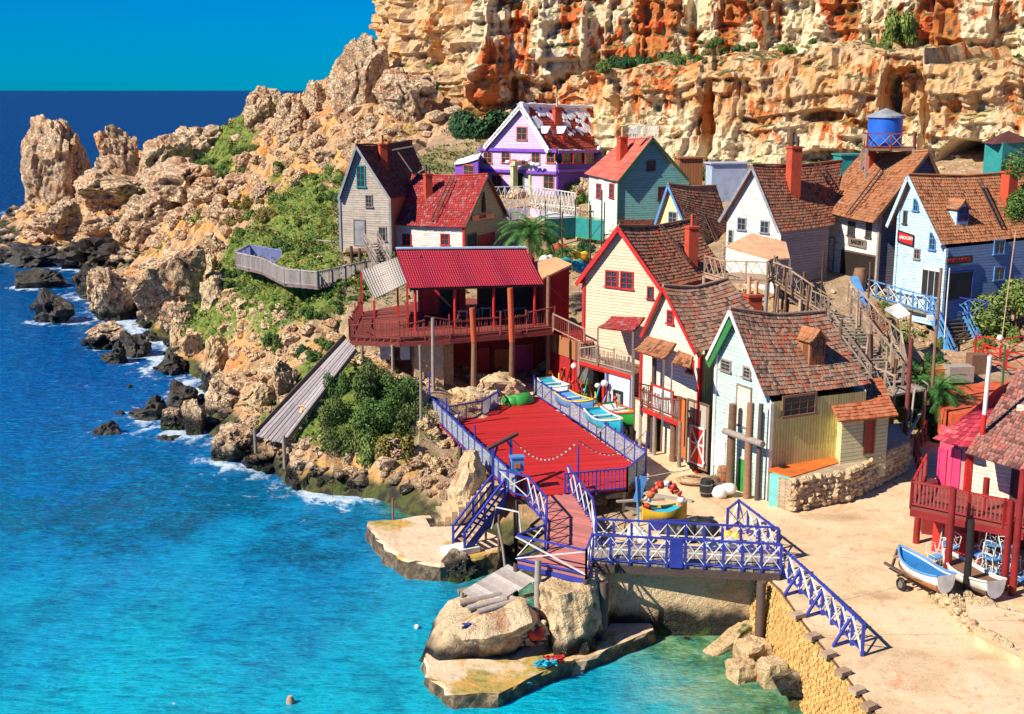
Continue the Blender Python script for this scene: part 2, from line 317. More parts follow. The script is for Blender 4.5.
idx = np.arange(nx * ny).reshape(ny, nx); q = np.stack([idx[:-1, :-1], idx[:-1, 1:], idx[1:, 1:], idx[1:, :-1]], -1).reshape(-1, 4)
zmax = GZ.ravel()[q].max(1); q = q[zmax > -3.2]
me.from_pydata(vs.tolist(), [], q.tolist())
# slopes that carry scrub
gr = vnoise(GX, GY, 7, 4, 3)
def zone(pts, z): return [P(x, y, z) for x, y in pts]
def ell(px, py, z, rx, ry): c = P(px, py, z); return np.exp(-(((GX - c.x) / rx) ** 2 + ((GY - c.y) / ry) ** 2))
green = np.zeros(GX.shape)
for a in [(300, 292, 7, 8, 6), (340, 285, 7.5, 6, 7), (265, 285, 6.5, 6, 7), (230, 262, 8, 8, 12), (330, 235, 10, 8, 14), (340, 410, 4, 6, 9), (320, 370, 4.5, 4, 7), (190, 185, 9, 14, 20), (225, 165, 11, 16, 25), (330, 200, 14, 7, 16), (280, 170, 15, 7, 20)]: green = np.maximum(green, ell(*a))
qy = PY(470, 150, 138); green = np.maximum(green, np.exp(-(((GX - qy.x) / 10) ** 2 + ((GY - qy.y) / 8) ** 2)) * .7)
green = np.clip(green * 1.35 + gr * .6 - .25, 0, 1) * (BZ > 1.6)
at = me.attributes.new('green', 'FLOAT', 'POINT'); at.data.foreach_set('value', green.ravel().astype(np.float32))
at = me.attributes.new('village', 'FLOAT', 'POINT'); at.data.foreach_set('value', (flat * 1.).ravel().astype(np.float32))
me.polygons.foreach_set('use_smooth', [False] * len(me.polygons)); me.update()
ground = bpy.data.objects.new('ground', me); COL.objects.link(ground); tag(ground, kind='structure', label='rocky hillside of orange earth, limestone and scrub')
gm, nt_, b = newmat('hillside'); n = N(nt_); p = n.pos(); x, y, z = n.sep(p)
big = n.noise(p, .12, 5, .65, .6); mid = n.noise(p, .9, 6, .7); fine = n.noise(p, 4, 5, .75)
c = n.ramp(big, [(.3, (.66, .46, .26)), (.45, (.52, .32, .17)), (.54, (.74, .40, .11)), (.68, (.62, .20, .05))])
c = n.mix(n.math('MULTIPLY', n.step(mid, .5, .6), .8), c, (.62, .44, .27)); c = n.mix(n.math('MULTIPLY', n.step(n.noise(p, 2.1, 6, .75), .5, .62), .7), c, (.24, .15, .09)); c = n.mix(n.math('MULTIPLY', n.step(fine, .55, .66), .6), c, (.16, .10, .06))
gk = n.step(n.math('ADD', n.attr('green'), n.math('MULTIPLY', n.math('SUBTRACT', fine, .5), 1.2)), .38, .52)
c = n.mix(gk, c, n.ramp(n.noise(p, 2.2, 5, .8), [(.33, (.03, .06, .01)), (.46, (.11, .18, .02)), (.57, (.24, .27, .05)), (.68, (.40, .27, .09))]))
c = n.mix(n.math('MULTIPLY', n.attr('village'), .75), c, n.ramp(mid, [(.4, (.30, .20, .12)), (.6, (.50, .37, .24))]))
zz = n.math('SUBTRACT', z, n.math('MULTIPLY', n.noise(p, .8, 4), 1.5)); k = n.step(zz, .6, -.05)
c = n.mix(k, c, n.ramp(n.noise(p, 1.1, 4), [(.4, (.03, .025, .02)), (.55, (.10, .10, .02)), (.7, (.05, .10, .02))])); n.link(c, b.inputs['Base Color']); b.inputs['Roughness'].default_value = .95
n.bump(n.math('ADD', mid, n.math('MULTIPLY', fine, .6)), 1, .35, b); me.materials.append(gm)

# ---------------------------------------------------------------- boulders
def rockmesh(seed, sub=5, ang=.38, mat=ROCK, squ=(1, 1, 1)):
    bm = bmesh.new(); bmesh.ops.create_icosphere(bm, subdivisions=sub, radius=1)
    r = random.Random(seed); off = Vector((r.random() * 50, r.random() * 50, r.random() * 50))
    planes = []
    for k in range(9):
        d = Vector((r.gauss(0, 1), r.gauss(0, 1), r.gauss(0, .7))).normalized(); planes.append((d, r.uniform(.55, .85)))
    for v in bm.verts:
        q = v.co.copy()
        for d, h in planes:
            k = q.dot(d)
            if k > h: q -= d * (k - h) * .97
        vd, vp = noise.voronoi(q * 1.9 + off); edge = vd[1] - vd[0]; vd2, vp2 = noise.voronoi(q * 5.2 + off)
        nn = noise.fractal(q * 1.5 + off, 1.0, 2.1, 5) * ang * .75 + (noise.cell(vp[0] * 7.3) - .5) * ang * .5 - max(0, .10 - edge) * 1.1 + (noise.cell(vp2[0] * 9.1) - .5) * ang * .08 - max(0, .06 - (vd2[1] - vd2[0])) * .4
        rg = (noise.noise(q * 7 + off)) * .05
        v.co = Vector(((q.x) * squ[0], q.y * squ[1], q.z * squ[2])) * (1 + nn * .7 + rg)
    me = bpy.data.meshes.new('boulder'); bm.to_mesh(me); bm.free(); me.materials.append(mat)
    lo = min(v.co.z for v in me.vertices); hi = max(v.co.z for v in me.vertices); wx = max(v.co.x for v in me.vertices) - min(v.co.x for v in me.vertices)
    for v in me.vertices: v.co.z = (v.co.z - lo) / (hi - lo); v.co.x /= wx; v.co.y /= wx
    return me
RM = [rockmesh(i) for i in range(9)]; RMY = [rockmesh(20 + i, mat=ROCKY) for i in range(5)]
RBIG = [rockmesh(40 + i, 5, .34) for i in range(4)]; RTALL = [rockmesh(60 + i, 5, .3, squ=(1, 1, 1.2)) for i in range(3)]
DARKM, _n, _b = newmat('wet_black_rock'); n = N(_n); p = n.pos(); n.link(n.ramp(n.noise(p, 1.2, 5, .7), [(.35, (.012, .011, .01)), (.55, (.05, .042, .03)), (.75, (.16, .12, .07))]), _b.inputs['Base Color']); _b.inputs['Roughness'].default_value = .45; n.bump(n.noise(p, 3, 5, .7), 1, .25, _b)
RDARK = [rockmesh(80 + i, 4, .55, DARKM, squ=(1, 1, .8)) for i in range(4)]
BOULD = []
def boulder(x0, y0, x1, y1, label, group=None, meshes=RM, base=None, sink=.25, rnd=random, z=None, deep=.9):
    """a boulder seen from x0..x1 wide with its foot at y1"""
    q = hit((x0 + x1) / 2, y1 - 1) if z is None else P((x0 + x1) / 2, y1, z)
    gz = q.z; px_m = F / (q.y * cP - (q.z - H) * sP)
    wdt = (x1 - x0) / px_m; hgt = (y1 - y0) / px_m
    o = bpy.data.objects.new('boulder', rnd.choice(meshes)); COL.objects.link(o)
    rz = rnd.uniform(0, 6.28); hgt = max(hgt - wdt * .12, wdt * .35)
    o.rotation_euler = (rnd.uniform(-.12, .12), rnd.uniform(-.12, .12), rz); o.scale = (wdt, wdt * deep, hgt * (1 + sink))
    o.location = (q.x, q.y + wdt * .35, gz - hgt * sink); tag(o, label, 'boulder', group); BOULD.append((q.x, q.y + wdt * .35, wdt / 2)); return o
# ---------------------------------------------------------------- cliffs
def cliff(name, pts, zlo, zhi, res, seed, label, amp=1.0, caves=(), cap=12., mat=None, lean=.12, topfn=None):
    # pts: (x, y) along the foot, seen face to the viewer's side
    P2 = np.array(pts, float); seg = np.r_[0, np.cumsum(np.hypot(*np.diff(P2, axis=0).T))]
    u = np.arange(0, seg[-1], res); X = np.interp(u, seg, P2[:, 0]); Y = np.interp(u, seg, P2[:, 1])
    k = max(3, int(4 / res)); ker = np.ones(k) / k
    tx = np.gradient(np.convolve(np.pad(X, k, 'edge'), ker, 'same')[k:-k]); ty = np.gradient(np.convolve(np.pad(Y, k, 'edge'), ker, 'same')[k:-k]); L = np.hypot(tx, ty); nxx, nyy = ty / L, -tx / L
    z = np.arange(zlo, zhi + res, res); U, Z = np.meshgrid(u, z)
    col = vnoise(U, Z * .2, 6.5, 4, seed); blk = vnoise(U, Z * .6, 2.2, 4, seed + 1); st = vnoise(U * .12, Z, 2.4, 3, seed + 2); b2 = vnoise(U, Z * .75, .9, 2, seed + 9)
    q_ = lambda a, k: np.floor(a * k) / k + np.clip((a * k - np.floor(a * k)) * 5, 0, 1) / k
    d = q_((1 - np.abs(col)) * 1.7, 1.4) + q_(blk, 2) * .75 + q_(st, 2.2) * 1.15 + b2 * .12 - np.clip(.07 - np.abs(vnoise(U, Z * .16, 4.5, 3, seed + 4)), 0, .07) * 9
    d = d * amp - (Z - zlo) * lean
    dark = np.zeros(U.shape)
    for (cu, cz, ru, rz, dep) in caves:
        e = ((U - cu) / ru) ** 2 + (np.where(Z > cz, (Z - cz) / rz, (Z - cz) / (rz * 1.3))) ** 2
        d -= dep * sm(-e, -1.15, -.55)
    top = zhi + vnoise(u * 1., u * 0, 6, 4, seed + 5) * 1.2 if topfn is None else topfn(u)
    Zc = zlo + (Z - zlo) * (top[None, :] - zlo) / (zhi - zlo)
    VX = X[None, :] + nxx[None, :] * d; VY = Y[None, :] + nyy[None, :] * d
    rows = [np.stack([VX, VY, Zc], -1)]
    last = rows[0][-1]
    for j in range(1, 22):                # the top runs back
        t = j / 21; bx = last[:, 0] - nxx * cap * t; by = last[:, 1] - nyy * cap * t
        bz = last[:, 2] + vnoise(bx, by, 2.2, 4, seed + 7) * .7 * min(1, t * 3) + t * .8
        rows.append(np.stack([bx, by, bz], -1)[None])
    G = np.concatenate(rows, 0); h, wd = G.shape[:2]
    ix = np.arange(h * wd).reshape(h, wd); q = np.stack([ix[:-1, :-1], ix[:-1, 1:], ix[1:, 1:], ix[1:, :-1]], -1).reshape(-1, 4)
    me = bpy.data.meshes.new(name); me.from_pydata(G.reshape(-1, 3).tolist(), [], q.tolist())
    me.polygons.foreach_set('use_smooth', [False] * len(q)); me.materials.append(mat); me.update()
    o = bpy.data.objects.new(name, me); COL.objects.link(o); tag(o, label, kind='structure'); return o, (u, X, Y, seg, P2)
def cliffmat(name, upper):
    m, nt, b = newmat(name); n = N(nt); p = n.pos(); x, y, z = n.sep(p)
    pv = n.pos((1, 1, .38)); big = n.noise(pv, .16, 5, .6, .8); mid = n.noise(n.pos((1, 1, .55)), .6, 6, .68, .5); fine = n.noise(p, 3.2, 6, .75)
    cream = n.ramp(mid, [(.33, (.70, .48, .22)), (.48, (.94, .80, .54)), (.65, (.90, .70, .38))])
    rust = n.ramp(mid, [(.35, (.30, .12, .05)), (.5, (.66, .24, .05)), (.62, (.72, .10, .03)), (.72, (.75, .42, .12))])
    brown = n.ramp(mid, [(.33, (.50, .29, .15)), (.45, (.82, .58, .33)), (.58, (.84, .48, .18)), (.68, (.80, .22, .05))])
    if upper:
        k = n.step(n.math('ADD', big, n.math('MULTIPLY', n.math('SUBTRACT', mid, .5), .35)), .49, .54); c = n.mix(k, cream, rust)
        c = n.mix(n.step(n.math('ADD', x, n.math('MULTIPLY', big, 5)), -.5, -5), c, brown)
    else:
        zz = n.math('ADD', z, n.math('MULTIPLY', n.math('SUBTRACT', big, .5), 14)); c = n.mix(n.step(zz, 18.6, 20.8), cream, brown)
        c = n.mix(n.math('MULTIPLY', n.step(n.noise(pv, .3, 5, .7), .52, .56), n.step(z, 17, 19)), c, rust)
    c = n.mix(n.math('MULTIPLY', n.step(fine, .56, .68), .5), c, (.26, .14, .07))
    g = n.node('ShaderNodeNewGeometry'); c = n.mix(n.math('MULTIPLY', n.step(g.outputs['Pointiness'], .5, .43), .6), c, (.16, .07, .03))  # concave clefts darkened in the colour, as painted crevice shade
    nz = n.sep(g.outputs['Normal'])[2]; c = n.mix(n.math('MULTIPLY', n.step(nz, .55, .8), n.step(n.noise(p, .7, 5, .7), .45, .55)), c, (.09, .11, .025))
    n.link(c, b.inputs['Base Color']); b.inputs['Roughness'].default_value = .95
    n.bump(n.math('ADD', mid, n.math('MULTIPLY', fine, .8)), 1, .38, b); return m
CLU, CLL = cliffmat('cream_and_rust_cliff', True), cliffmat('brown_ledge_cliff', False)
def XY(px, Y, y=90): q = PY(px, y, Y); return (q.x, q.y)
up = [XY(400, 250), XY(398, 200), XY(400, 168), XY(412, 157), XY(455, 154), XY(475, 148), XY(600, 146), XY(680, 144), XY(760, 140), XY(860, 136), XY(930, 132), XY(1040, 126), XY(1150, 118), XY(1300, 105)]
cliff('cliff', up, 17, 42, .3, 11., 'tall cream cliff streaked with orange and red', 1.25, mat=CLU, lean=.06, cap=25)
low = [XY(570, 140, 130), XY(610, 131, 130), XY(660, 127, 130), XY(750, 122, 130), XY(850, 117, 130), XY(905, 115, 130), XY(960, 111.5, 130), XY(1060, 106, 130), XY(1200, 98, 130), XY(1330, 90, 130)]
def dist_at(pts, px, yy):
    a = np.array(pts); s = np.r_[0, np.cumsum(np.hypot(*np.diff(a, axis=0).T))]; pxs = [CX + F * q[0] / (q[1] * cP - (20 - H) * sP) for q in pts]; return float(np.interp(px, pxs, s))
cu = dist_at(low, 970, 0)
cav = [(cu, 16.3, 2.7, 3.1, 7.0), (dist_at(low, 905, 0), 22.6, 1.9, 2.2, 2.6), (dist_at(low, 888, 0), 22, .8, 3, 2.2), (dist_at(low, 715, 0), 19, .6, 5, 2.2), (dist_at(low, 930, 0), 21, .4, 4, 1.8), (dist_at(low, 850, 0), 16.6, 5, .7, 1.8), (dist_at(low, 830, 0), 20.2, 2.5, .5, 1.3)]
ua = [dist_at(low, p_, 0) for p_ in (560, 600, 700, 790, 850, 925, 930, 1024, 1200)]; za = [23.5, 24.4, 25.7, 26.3, 26.6, 26.5, 25.0, 24.8, 25]
cliff('cliff_ledge', low, 9, 26, .22, 3., 'lower brown and orange rock ledge with a dark cave', .95, cav, 26., CLL, .03, topfn=lambda u: np.interp(u, ua, za) + vnoise(u, u * 0, 3, 4, 4) * .45)

# ---------------------------------------------------------------- boulders one by one
B = boulder
B(16, 108, 88, 212, 'tallest pointed boulder standing in the sea at the tip of the headland', meshes=RTALL[:1], deep=.8)
B(68, 134, 96, 190, 'narrow reddish boulder wedged behind the tallest pointed boulder', meshes=RTALL[1:2])
B(94, 121, 138, 178, 'grey pinnacle boulder with a slanting top beside the tallest pointed boulder', meshes=RTALL[2:3])
B(126, 128, 190, 192, 'big round-backed tan boulder on the headland ridge beside the pinnacle', meshes=RBIG[:1])
B(162, 118, 230, 160, 'long low craggy boulder on the headland skyline', meshes=RBIG[1:2], rnd=random)
B(68, 162, 142, 212, 'rounded rosy boulder at the foot of the pinnacle boulder', meshes=RBIG[2:3])
B(32, 197, 82, 242, 'whitish boulder at the waterline below the tallest pointed boulder', meshes=RBIG[3:4])
B(80, 212, 122, 244, 'small tan boulder between the waterline boulder and the shadowed one', meshes=RM[:1])
B(116, 188, 178, 242, 'broad rosy boulder above the wet black rocks of the headland', meshes=RBIG[:1])
B(104, 214, 146, 246, 'shadowed dark boulder low on the headland shore', meshes=RM[2:3])
B(180, 172, 232, 205, 'flat cracked boulder half sunk in the green headland slope', meshes=RBIG[1:2])
B(240, 82, 285, 130, 'jagged skyline boulder where the ridge begins to climb', meshes=RTALL[:1])
B(266, 90, 305, 140, 'leaning tan boulder under the ridge skyline', meshes=RM[3:4])
B(300, 78, 330, 112, 'small reddish spike of rock on the ridge skyline', meshes=RTALL[1:2])
B(323, 28, 380, 120, 'huge upright crag standing before the cliff corner', meshes=RTALL[2:3], deep=1.1)
B(378, 62, 436, 126, 'dark sloping crag at the foot of the cliff corner', meshes=RBIG[2:3])
B(83, 262, 136, 324, 'large pitted tan boulder on the shore with a black wet foot', meshes=RBIG[3:4])
B(130, 238, 204, 322, 'largest smooth pale boulder on the shore', meshes=[rockmesh(301, 5, .2, ROCK)], deep=.8)
B(186, 252, 222, 284, 'upright pale boulder behind the largest smooth boulder', meshes=RMY[:1])
B(194, 272, 224, 312, 'cracked yellow boulder beside the largest smooth boulder', meshes=RMY[1:2])
B(158, 296, 196, 338, 'slanting pale slab boulder below the largest smooth boulder', meshes=RM[4:5])
B(165, 324, 184, 356, 'small oval pale boulder upright at the surf', meshes=RMY[2:3])
B(178, 328, 204, 362, 'yellow boulder second from the oval one at the surf', meshes=RMY[3:4])
B(194, 333, 231, 380, 'big upright yellow boulder with dark base at the surf', meshes=RMY[:1])
B(224, 348, 250, 382, 'smooth egg-like yellow boulder at the surf', meshes=[rockmesh(302, 4, .12, ROCKY)], z=.2)
B(86, 318, 130, 350, 'flat-topped brown boulder standing in the surf', meshes=RM[5:6], z=-.1)
B(232, 446, 282, 472, 'squat boulder under the lower end of the wooden ramp', meshes=RM[6:7], z=0)
B(205, 420, 264, 466, 'broad boulder with black wet front before the ramp', meshes=RBIG[:1], z=-.1)
B(236, 376, 278, 414, 'orange-marked boulder up the bank from the surf', meshes=RMY[4:5])
B(200, 376, 234, 414, 'brown split boulder behind the red pointed one', meshes=RM[7:8])
B(176, 396, 206, 437, 'pointed reddish boulder at the water edge', meshes=RTALL[:1], z=-.2)
B(158, 406, 186, 434, 'brown boulder leaning on the pointed reddish one', meshes=RM[8:9], z=-.2)
B(270, 358, 300, 402, 'tall fissured boulder beside the green bush above the ramp', meshes=RTALL[2:3])
dk = 'jagged black wet rock breaking the surf'
for k, (a, b_, c_, d_, lb) in enumerate([(2, 264, 56, 292, 'long black rock islet lying offshore'), (18, 284, 72, 328, 'jagged two-part black rock offshore nearest the long islet'), (100, 338, 131, 368, 'black rock beside the flat-topped brown boulder'), (120, 326, 151, 360, 'black rock close behind the flat-topped brown boulder'), (150, 350, 190, 378, 'black double rock awash below the yellow boulders'), (90, 418, 120, 440, 'lone small black rock out in the surf'), (128, 392, 176, 426, 'low black rock before the brown boulders'), (160, 378, 200, 410, 'domed black rock behind the low black rock'), (122, 384, 134, 392, 'tiny black rock awash offshore'), (112, 408, 126, 420, 'tiny black rock beside the lone small one'), (150, 434, 178, 446, 'flat rock barely above the water'), (0, 236, 60, 268, 'black shore ledge at the edge of the headland'), (40, 240, 128, 270, 'long black shelf rock below the headland boulders'), (62, 262, 100, 300, 'black wet rock beside the pitted tan boulder'), (140, 330, 165, 345, 'small black rock between surf boulders')]):
    B(a, b_, c_, d_, lb, meshes=[RDARK[k % 4]], z=-.3, sink=.2, deep=.7)
rr = random.Random(5)
def scatter(poly, nn, smin, smax, label, group, meshes, flatn=.85, z=None, nm='boulder'):
    xs_ = [q[0] for q in poly]; ys_ = [q[1] for q in poly]; c = 0; tries = 0
    while c < nn and tries < nn * 30:
        tries += 1; a = rr.uniform(min(xs_), max(xs_)); b_ = rr.uniform(min(ys_), max(ys_))
        if not inpoly([a], [b_], poly)[0]: continue
        q = hit(a, b_)
        if any((q.x - X_) ** 2 + (q.y - Y_) ** 2 < (R_ * .75) ** 2 for X_, Y_, R_ in BOULD): continue
        s = smin + (smax - smin) * rr.random() ** 2.2
        o = boulder(a - s / 2, b_ - s * flatn, a + s / 2, b_, label, group, meshes, rnd=rr); o.name = nm; o['category'] = nm; c += 1
scatter([(60, 215), (150, 215), (235, 165), (300, 130), (330, 130), (300, 190), (230, 230), (215, 262), (100, 262)], 46, 10, 34, 'weathered boulder scattered over the green headland slope', 'boulders over the headland slope', RM)
scatter([(245, 120), (330, 80), (370, 120), (440, 120), (470, 140), (400, 150), (340, 170), (290, 185), (250, 160)], 40, 9, 30, 'rugged brown boulder strewn below the cliff corner', 'boulders below the cliff corner', RM)
scatter([(205, 262), (240, 300), (290, 315), (300, 360), (280, 385), (235, 350), (200, 310)], 75, 6, 19, 'pale tumbled stone on the bank between surf and scrub', 'stones on the bank above the surf', RMY, nm='stone')
scatter([(215, 385), (300, 380), (330, 430), (300, 455), (250, 440), (215, 420)], 34, 9, 26, 'pinkish boulder piled on the bank above the ramp foot', 'boulders piled by the ramp', RM)
scatter([(262, 478), (300, 455), (330, 440), (400, 455), (470, 470), (470, 492), (400, 496), (340, 490), (300, 496)], 66, 8, 26, 'brown boulder along the shore below the dark green shrubs', 'boulders along the shore below the shrubs', RM)
B(84, 148, 152, 208, 'blocky warm boulder between the pinnacle and the tallest pointed boulder', meshes=RBIG[3:4]); B(132, 150, 206, 216, 'broad cracked boulder on the headland below the round-backed one', meshes=RBIG[2:3])
scatter([(290, 478), (340, 474), (420, 482), (480, 500), (478, 512), (400, 502), (330, 494)], 34, 7, 20, 'dark mossy stone at the waterline between ramp and dock', 'mossy stones at the waterline', RM, nm='stone')
scatter([(365, 425), (420, 400), (470, 450), (500, 490), (440, 478), (380, 455)], 30, 9, 30, 'orange and cream boulder beside the wooden stage fence', 'boulders beside the stage fence', RMY)
scatter([(900, 315), (945, 325), (945, 350), (890, 355), (880, 335)], 26, 6, 15, 'pale rubble stone in the heap below the blue stairs', 'stones heaped below the blue stairs', RMY, nm='stone')
scatter([(590, 165), (635, 170), (620, 235), (570, 200)], 18, 8, 26, 'brown boulder between the purple and the teal house', 'boulders beside the purple house', RM)
scatter([(330, 320), (425, 330), (425, 372), (360, 372)], 20, 8, 18, 'pale stone under the red balcony posts', 'stones under the red balcony', RMY, nm='stone')
B(474, 368, 526, 410, 'big white boulder behind the stage corner', meshes=[rockmesh(303, 4, .35, ROCKY)], z=2.9)
B(446, 384, 490, 420, 'low white boulder beside the big white one at the stage corner', meshes=[rockmesh(304, 4, .35, ROCKY)], z=2.8)
B(434, 392, 466, 418, 'cream boulder behind the grey picket railing', meshes=RMY[2:3], z=2.6)
B(440, 443, 482, 520, 'tall orange-stained boulder above the stone dock steps', meshes=[rockmesh(305, 4, .25, ROCKY)], z=1)
B(432, 548, 478, 590, 'mossy round boulder at the corner of the sea dock', meshes=[rockmesh(306, 4, .25, ROCKY)], z=-.4)

# ---------------------------------------------------------------- sea
sx = np.concatenate([-130 - np.geomspace(1, 30000, 26)[::-1], np.arange(-130, 40, .5), 40 + np.geomspace(1, 30000, 26)])
sy = np.concatenate([np.arange(20, 260, .5), 260 + np.geomspace(1, 50000, 34)])
SX, SY = np.meshgrid(sx, sy)
li = np.clip(((SX - xs[0]) / .5).astype(int), 0, nx - 1); lj = np.clip(np.searchsorted(ys, SY), 0, ny - 1)
land = (GZ[lj, li] > -.25).astype(float) * (SX > xs[0]) * (SX < 60) * (SY > 37) * (SY < 300)
for (bx, by, br) in BOULD:
    j0, j1 = np.searchsorted(sy, [by - br, by + br]); i0, i1 = np.searchsorted(sx, [bx - br, bx + br])
    sub = (SX[j0:j1, i0:i1] - bx) ** 2 + (SY[j0:j1, i0:i1] - by) ** 2 < (br * .9) ** 2; land[j0:j1, i0:i1] = np.maximum(land[j0:j1, i0:i1], sub)
def blur(a, r, it):
    for _ in range(it):
        for ax in (0, 1):
            c = np.cumsum(np.pad(a, [(r + 1, r) if k == ax else (0, 0) for k in (0, 1)], 'edge'), ax)
            a = (np.take(c, range(2 * r + 1, c.shape[ax]), ax) - np.take(c, range(0, c.shape[ax] - 2 * r - 1), ax)) / (2 * r + 1)
    return a
near = blur(land, 2, 2); wide = blur(land, 9, 3)
calm = sm(SX + (SY - 60) * .18, -9, -3)      # the sheltered cove
foam = (near * 1.3 + wide * 1.25) * (1 - calm)
SZ = np.where((SY < 260) & (np.abs(SX + 45) < 85), vnoise(SX, SY * .6, 3.5, 3, 9) * .07, 0)
me = bpy.data.meshes.new('sea'); m_, n_ = SX.shape
ix = np.arange(m_ * n_).reshape(m_, n_); q = np.stack([ix[:-1, :-1], ix[:-1, 1:], ix[1:, 1:], ix[1:, :-1]], -1).reshape(-1, 4)
me.from_pydata(np.stack([SX.ravel(), SY.ravel(), SZ.ravel()], 1).tolist(), [], q.tolist())
for nm, ar in (('foam', foam), ('shore', blur(land, 5, 3) * calm)):
    at = me.attributes.new(nm, 'FLOAT', 'POINT'); at.data.foreach_set('value', ar.ravel().astype(np.float32))
me.polygons.foreach_set('use_smooth', [True] * len(me.polygons)); me.update()
sea = bpy.data.objects.new('sea', me); COL.objects.link(sea); tag(sea, 'turquoise to deep blue sea with surf along the rocks', kind='structure')
m, nt_, b = newmat('sea_water'); n = N(nt_); p = n.pos(); x, y, z = n.sep(p)
pl = n.pos((1, .5, 1)); big = n.noise(n.pos((1, .8, 1)), .045, 5, .62, 1); med = n.noise(pl, .25, 5, .65); rm_ = n.node('ShaderNodeMapping'); n.link(n.pos(), rm_.inputs[0]); rm_.inputs['Rotation'].default_value = (0, 0, .5); rm_.inputs['Scale'].default_value = (.75, 2.0, 1); rip = n.noise(rm_.outputs[0], .95, 7, .72, .15)
yy = n.math('ADD', n.math('SUBTRACT', y, n.math('MULTIPLY', x, .55)), n.math('MULTIPLY', n.math('SUBTRACT', big, .5), 55))
base = n.ramp(n.math('DIVIDE', yy, 400), [(.12, (.0, .46, .62)), (.155, (.0, .31, .57)), (.20, (.0, .16, .47)), (.30, (.0, .075, .34)), (.5, (.0, .04, .18)), (.75, (.008, .016, .13))])
base = n.mix(n.math('MULTIPLY', n.step(med, .46, .66), .45), base, n.mix(.85, base, (0, .05, .17)))
seab = n.math('MULTIPLY', n.step(n.math('ADD', n.noise(n.pos((1, .8, 1)), .12, 6, .75), n.math('MULTIPLY', n.step(y, 54, 64), .12)), .55, .66), n.step(y, 84, 66)); base = n.mix(n.math('MULTIPLY', seab, .75), base, (.0, .10, .19))
base = n.mix(n.math('MULTIPLY', n.step(rip, .52, .66), .6), base, n.mix(.6, base, (0, .50, .80)))
base = n.mix(n.math('MULTIPLY', n.step(n.math('SUBTRACT', 1, rip), .48, .66), .6), base, n.mix(.75, base, (0, .02, .11)))  # light crests and dark troughs of the ripples painted into the water colour
sh = n.attr('shore'); bot = n.ramp(n.noise(p, .8, 5, .7), [(.35, (.01, .06, .02)), (.5, (.06, .20, .06)), (.62, (.22, .34, .14)), (.75, (.04, .12, .05))])
inl = n.math('MULTIPLY', n.step(x, 3, 8), n.step(y, 62, 50)); base = n.mix(n.math('MULTIPLY', inl, .75), base, n.ramp(n.noise(p, .5, 5, .65), [(.38, (.10, .40, .28)), (.55, (.42, .52, .25)), (.72, (.06, .28, .18))]))
base = n.mix(n.math('MULTIPLY', n.step(sh, .05, .45), .9), base, bot)
fo = n.attr('foam'); lace = n.math('SUBTRACT', 1, n.math('MULTIPLY', n.vor(n.pos((1, .7, 1)), .55, 'DISTANCE_TO_EDGE'), 2.2))
lace2 = n.noise(n.pos((1, .7, 1)), .9, 7, .78, 1.2)
fk = n.math('MULTIPLY', n.math('ADD', n.math('MULTIPLY', lace, .30), lace2), n.math('ADD', .58, n.math('MULTIPLY', n.step(fo, .1, 1.5), .42)))
fk = n.math('MULTIPLY', n.math('MULTIPLY', n.step(fk, .50, .61), n.step(fo, .03, .16)), n.step(n.noise(n.pos((1, .6, 1)), .33, 5, .75), .42, .60)); base = n.mix(n.math('MULTIPLY', fk, .9), base, (.72, .82, .9))
fr_ = n.noise(rm_.outputs[0], 3.4, 5, .7); base = n.mix(n.math('MULTIPLY', n.step(fr_, .52, .64), .55), base, n.mix(.6, base, (.02, .62, .9))); base = n.mix(n.math('MULTIPLY', n.step(fr_, .47, .36), .55), base, n.mix(.7, base, (0, .02, .12)))  # finer ripple light and dark, likewise painted as colour
cap_ = n.math('MULTIPLY', n.step(n.noise(n.pos((1, 2.2, 1)), .16, 6, .8), .70, .74), n.step(y, 150, 320)); base = n.mix(n.math('MULTIPLY', cap_, .5), base, (.4, .5, .8))
n.link(base, b.inputs['Base Color']); n.link(n.math('ADD', .12, n.math('MULTIPLY', fk, .6)), b.inputs['Roughness']); n.link(n.math('SUBTRACT', 1.20, n.math('MULTIPLY', n.step(y, 60, 220), .20)), b.inputs['IOR'])
n.bump(n.math('ADD', rip, n.math('MULTIPLY', med, 1.2)), .9, .35, b); me.materials.append(m)

# ---------------------------------------------------------------- shrubs
def leafcloud(mb, lobes, nleaf, size, rnd, shell=.55):
    tot = sum(l[3] ** 2 for l in lobes)
    for (lx, ly, lz, lr) in lobes:
        for _ in range(int(nleaf * lr * lr / tot)):
            d = Vector((rnd.gauss(0, 1), rnd.gauss(0, 1), rnd.gauss(0, 1))).normalized(); r_ = lr * (shell + (1 - shell) * rnd.random() ** .5) * (1 + .22 * noise.noise(d * 3 + Vector((lx, ly, lz))))
            c = Vector((lx, ly, lz)) + d * r_
            if c.z < 0: continue
            a = (d + Vector((rnd.uniform(-1, 1), rnd.uniform(-1, 1), rnd.uniform(-.4, 1)))).normalized(); t1 = a.cross(Vector((rnd.random(), rnd.random(), rnd.random()))).normalized(); t2 = a.cross(t1); s = size * rnd.uniform(.6, 1.4)
            mb.add([c - t1 * s, c + t2 * s * .5, c + t1 * s, c - t2 * s * .5], [(0, 1, 2, 3)], 0, rnd.random())
def bushmesh(seed, mat, nl=3500, size=.07, nlob=9, flat_=.8):
    r = random.Random(seed); mb = MB()
    lob = [(r.uniform(-.62, .62), r.uniform(-.62, .62), r.uniform(.1, .62) * flat_, r.uniform(.22, .42)) for _ in range(nlob)]
    leafcloud(mb, lob, nl, size, r); o = mb.build('bush', mat, fix=False); me = o.data; bpy.data.objects.remove(o); return me
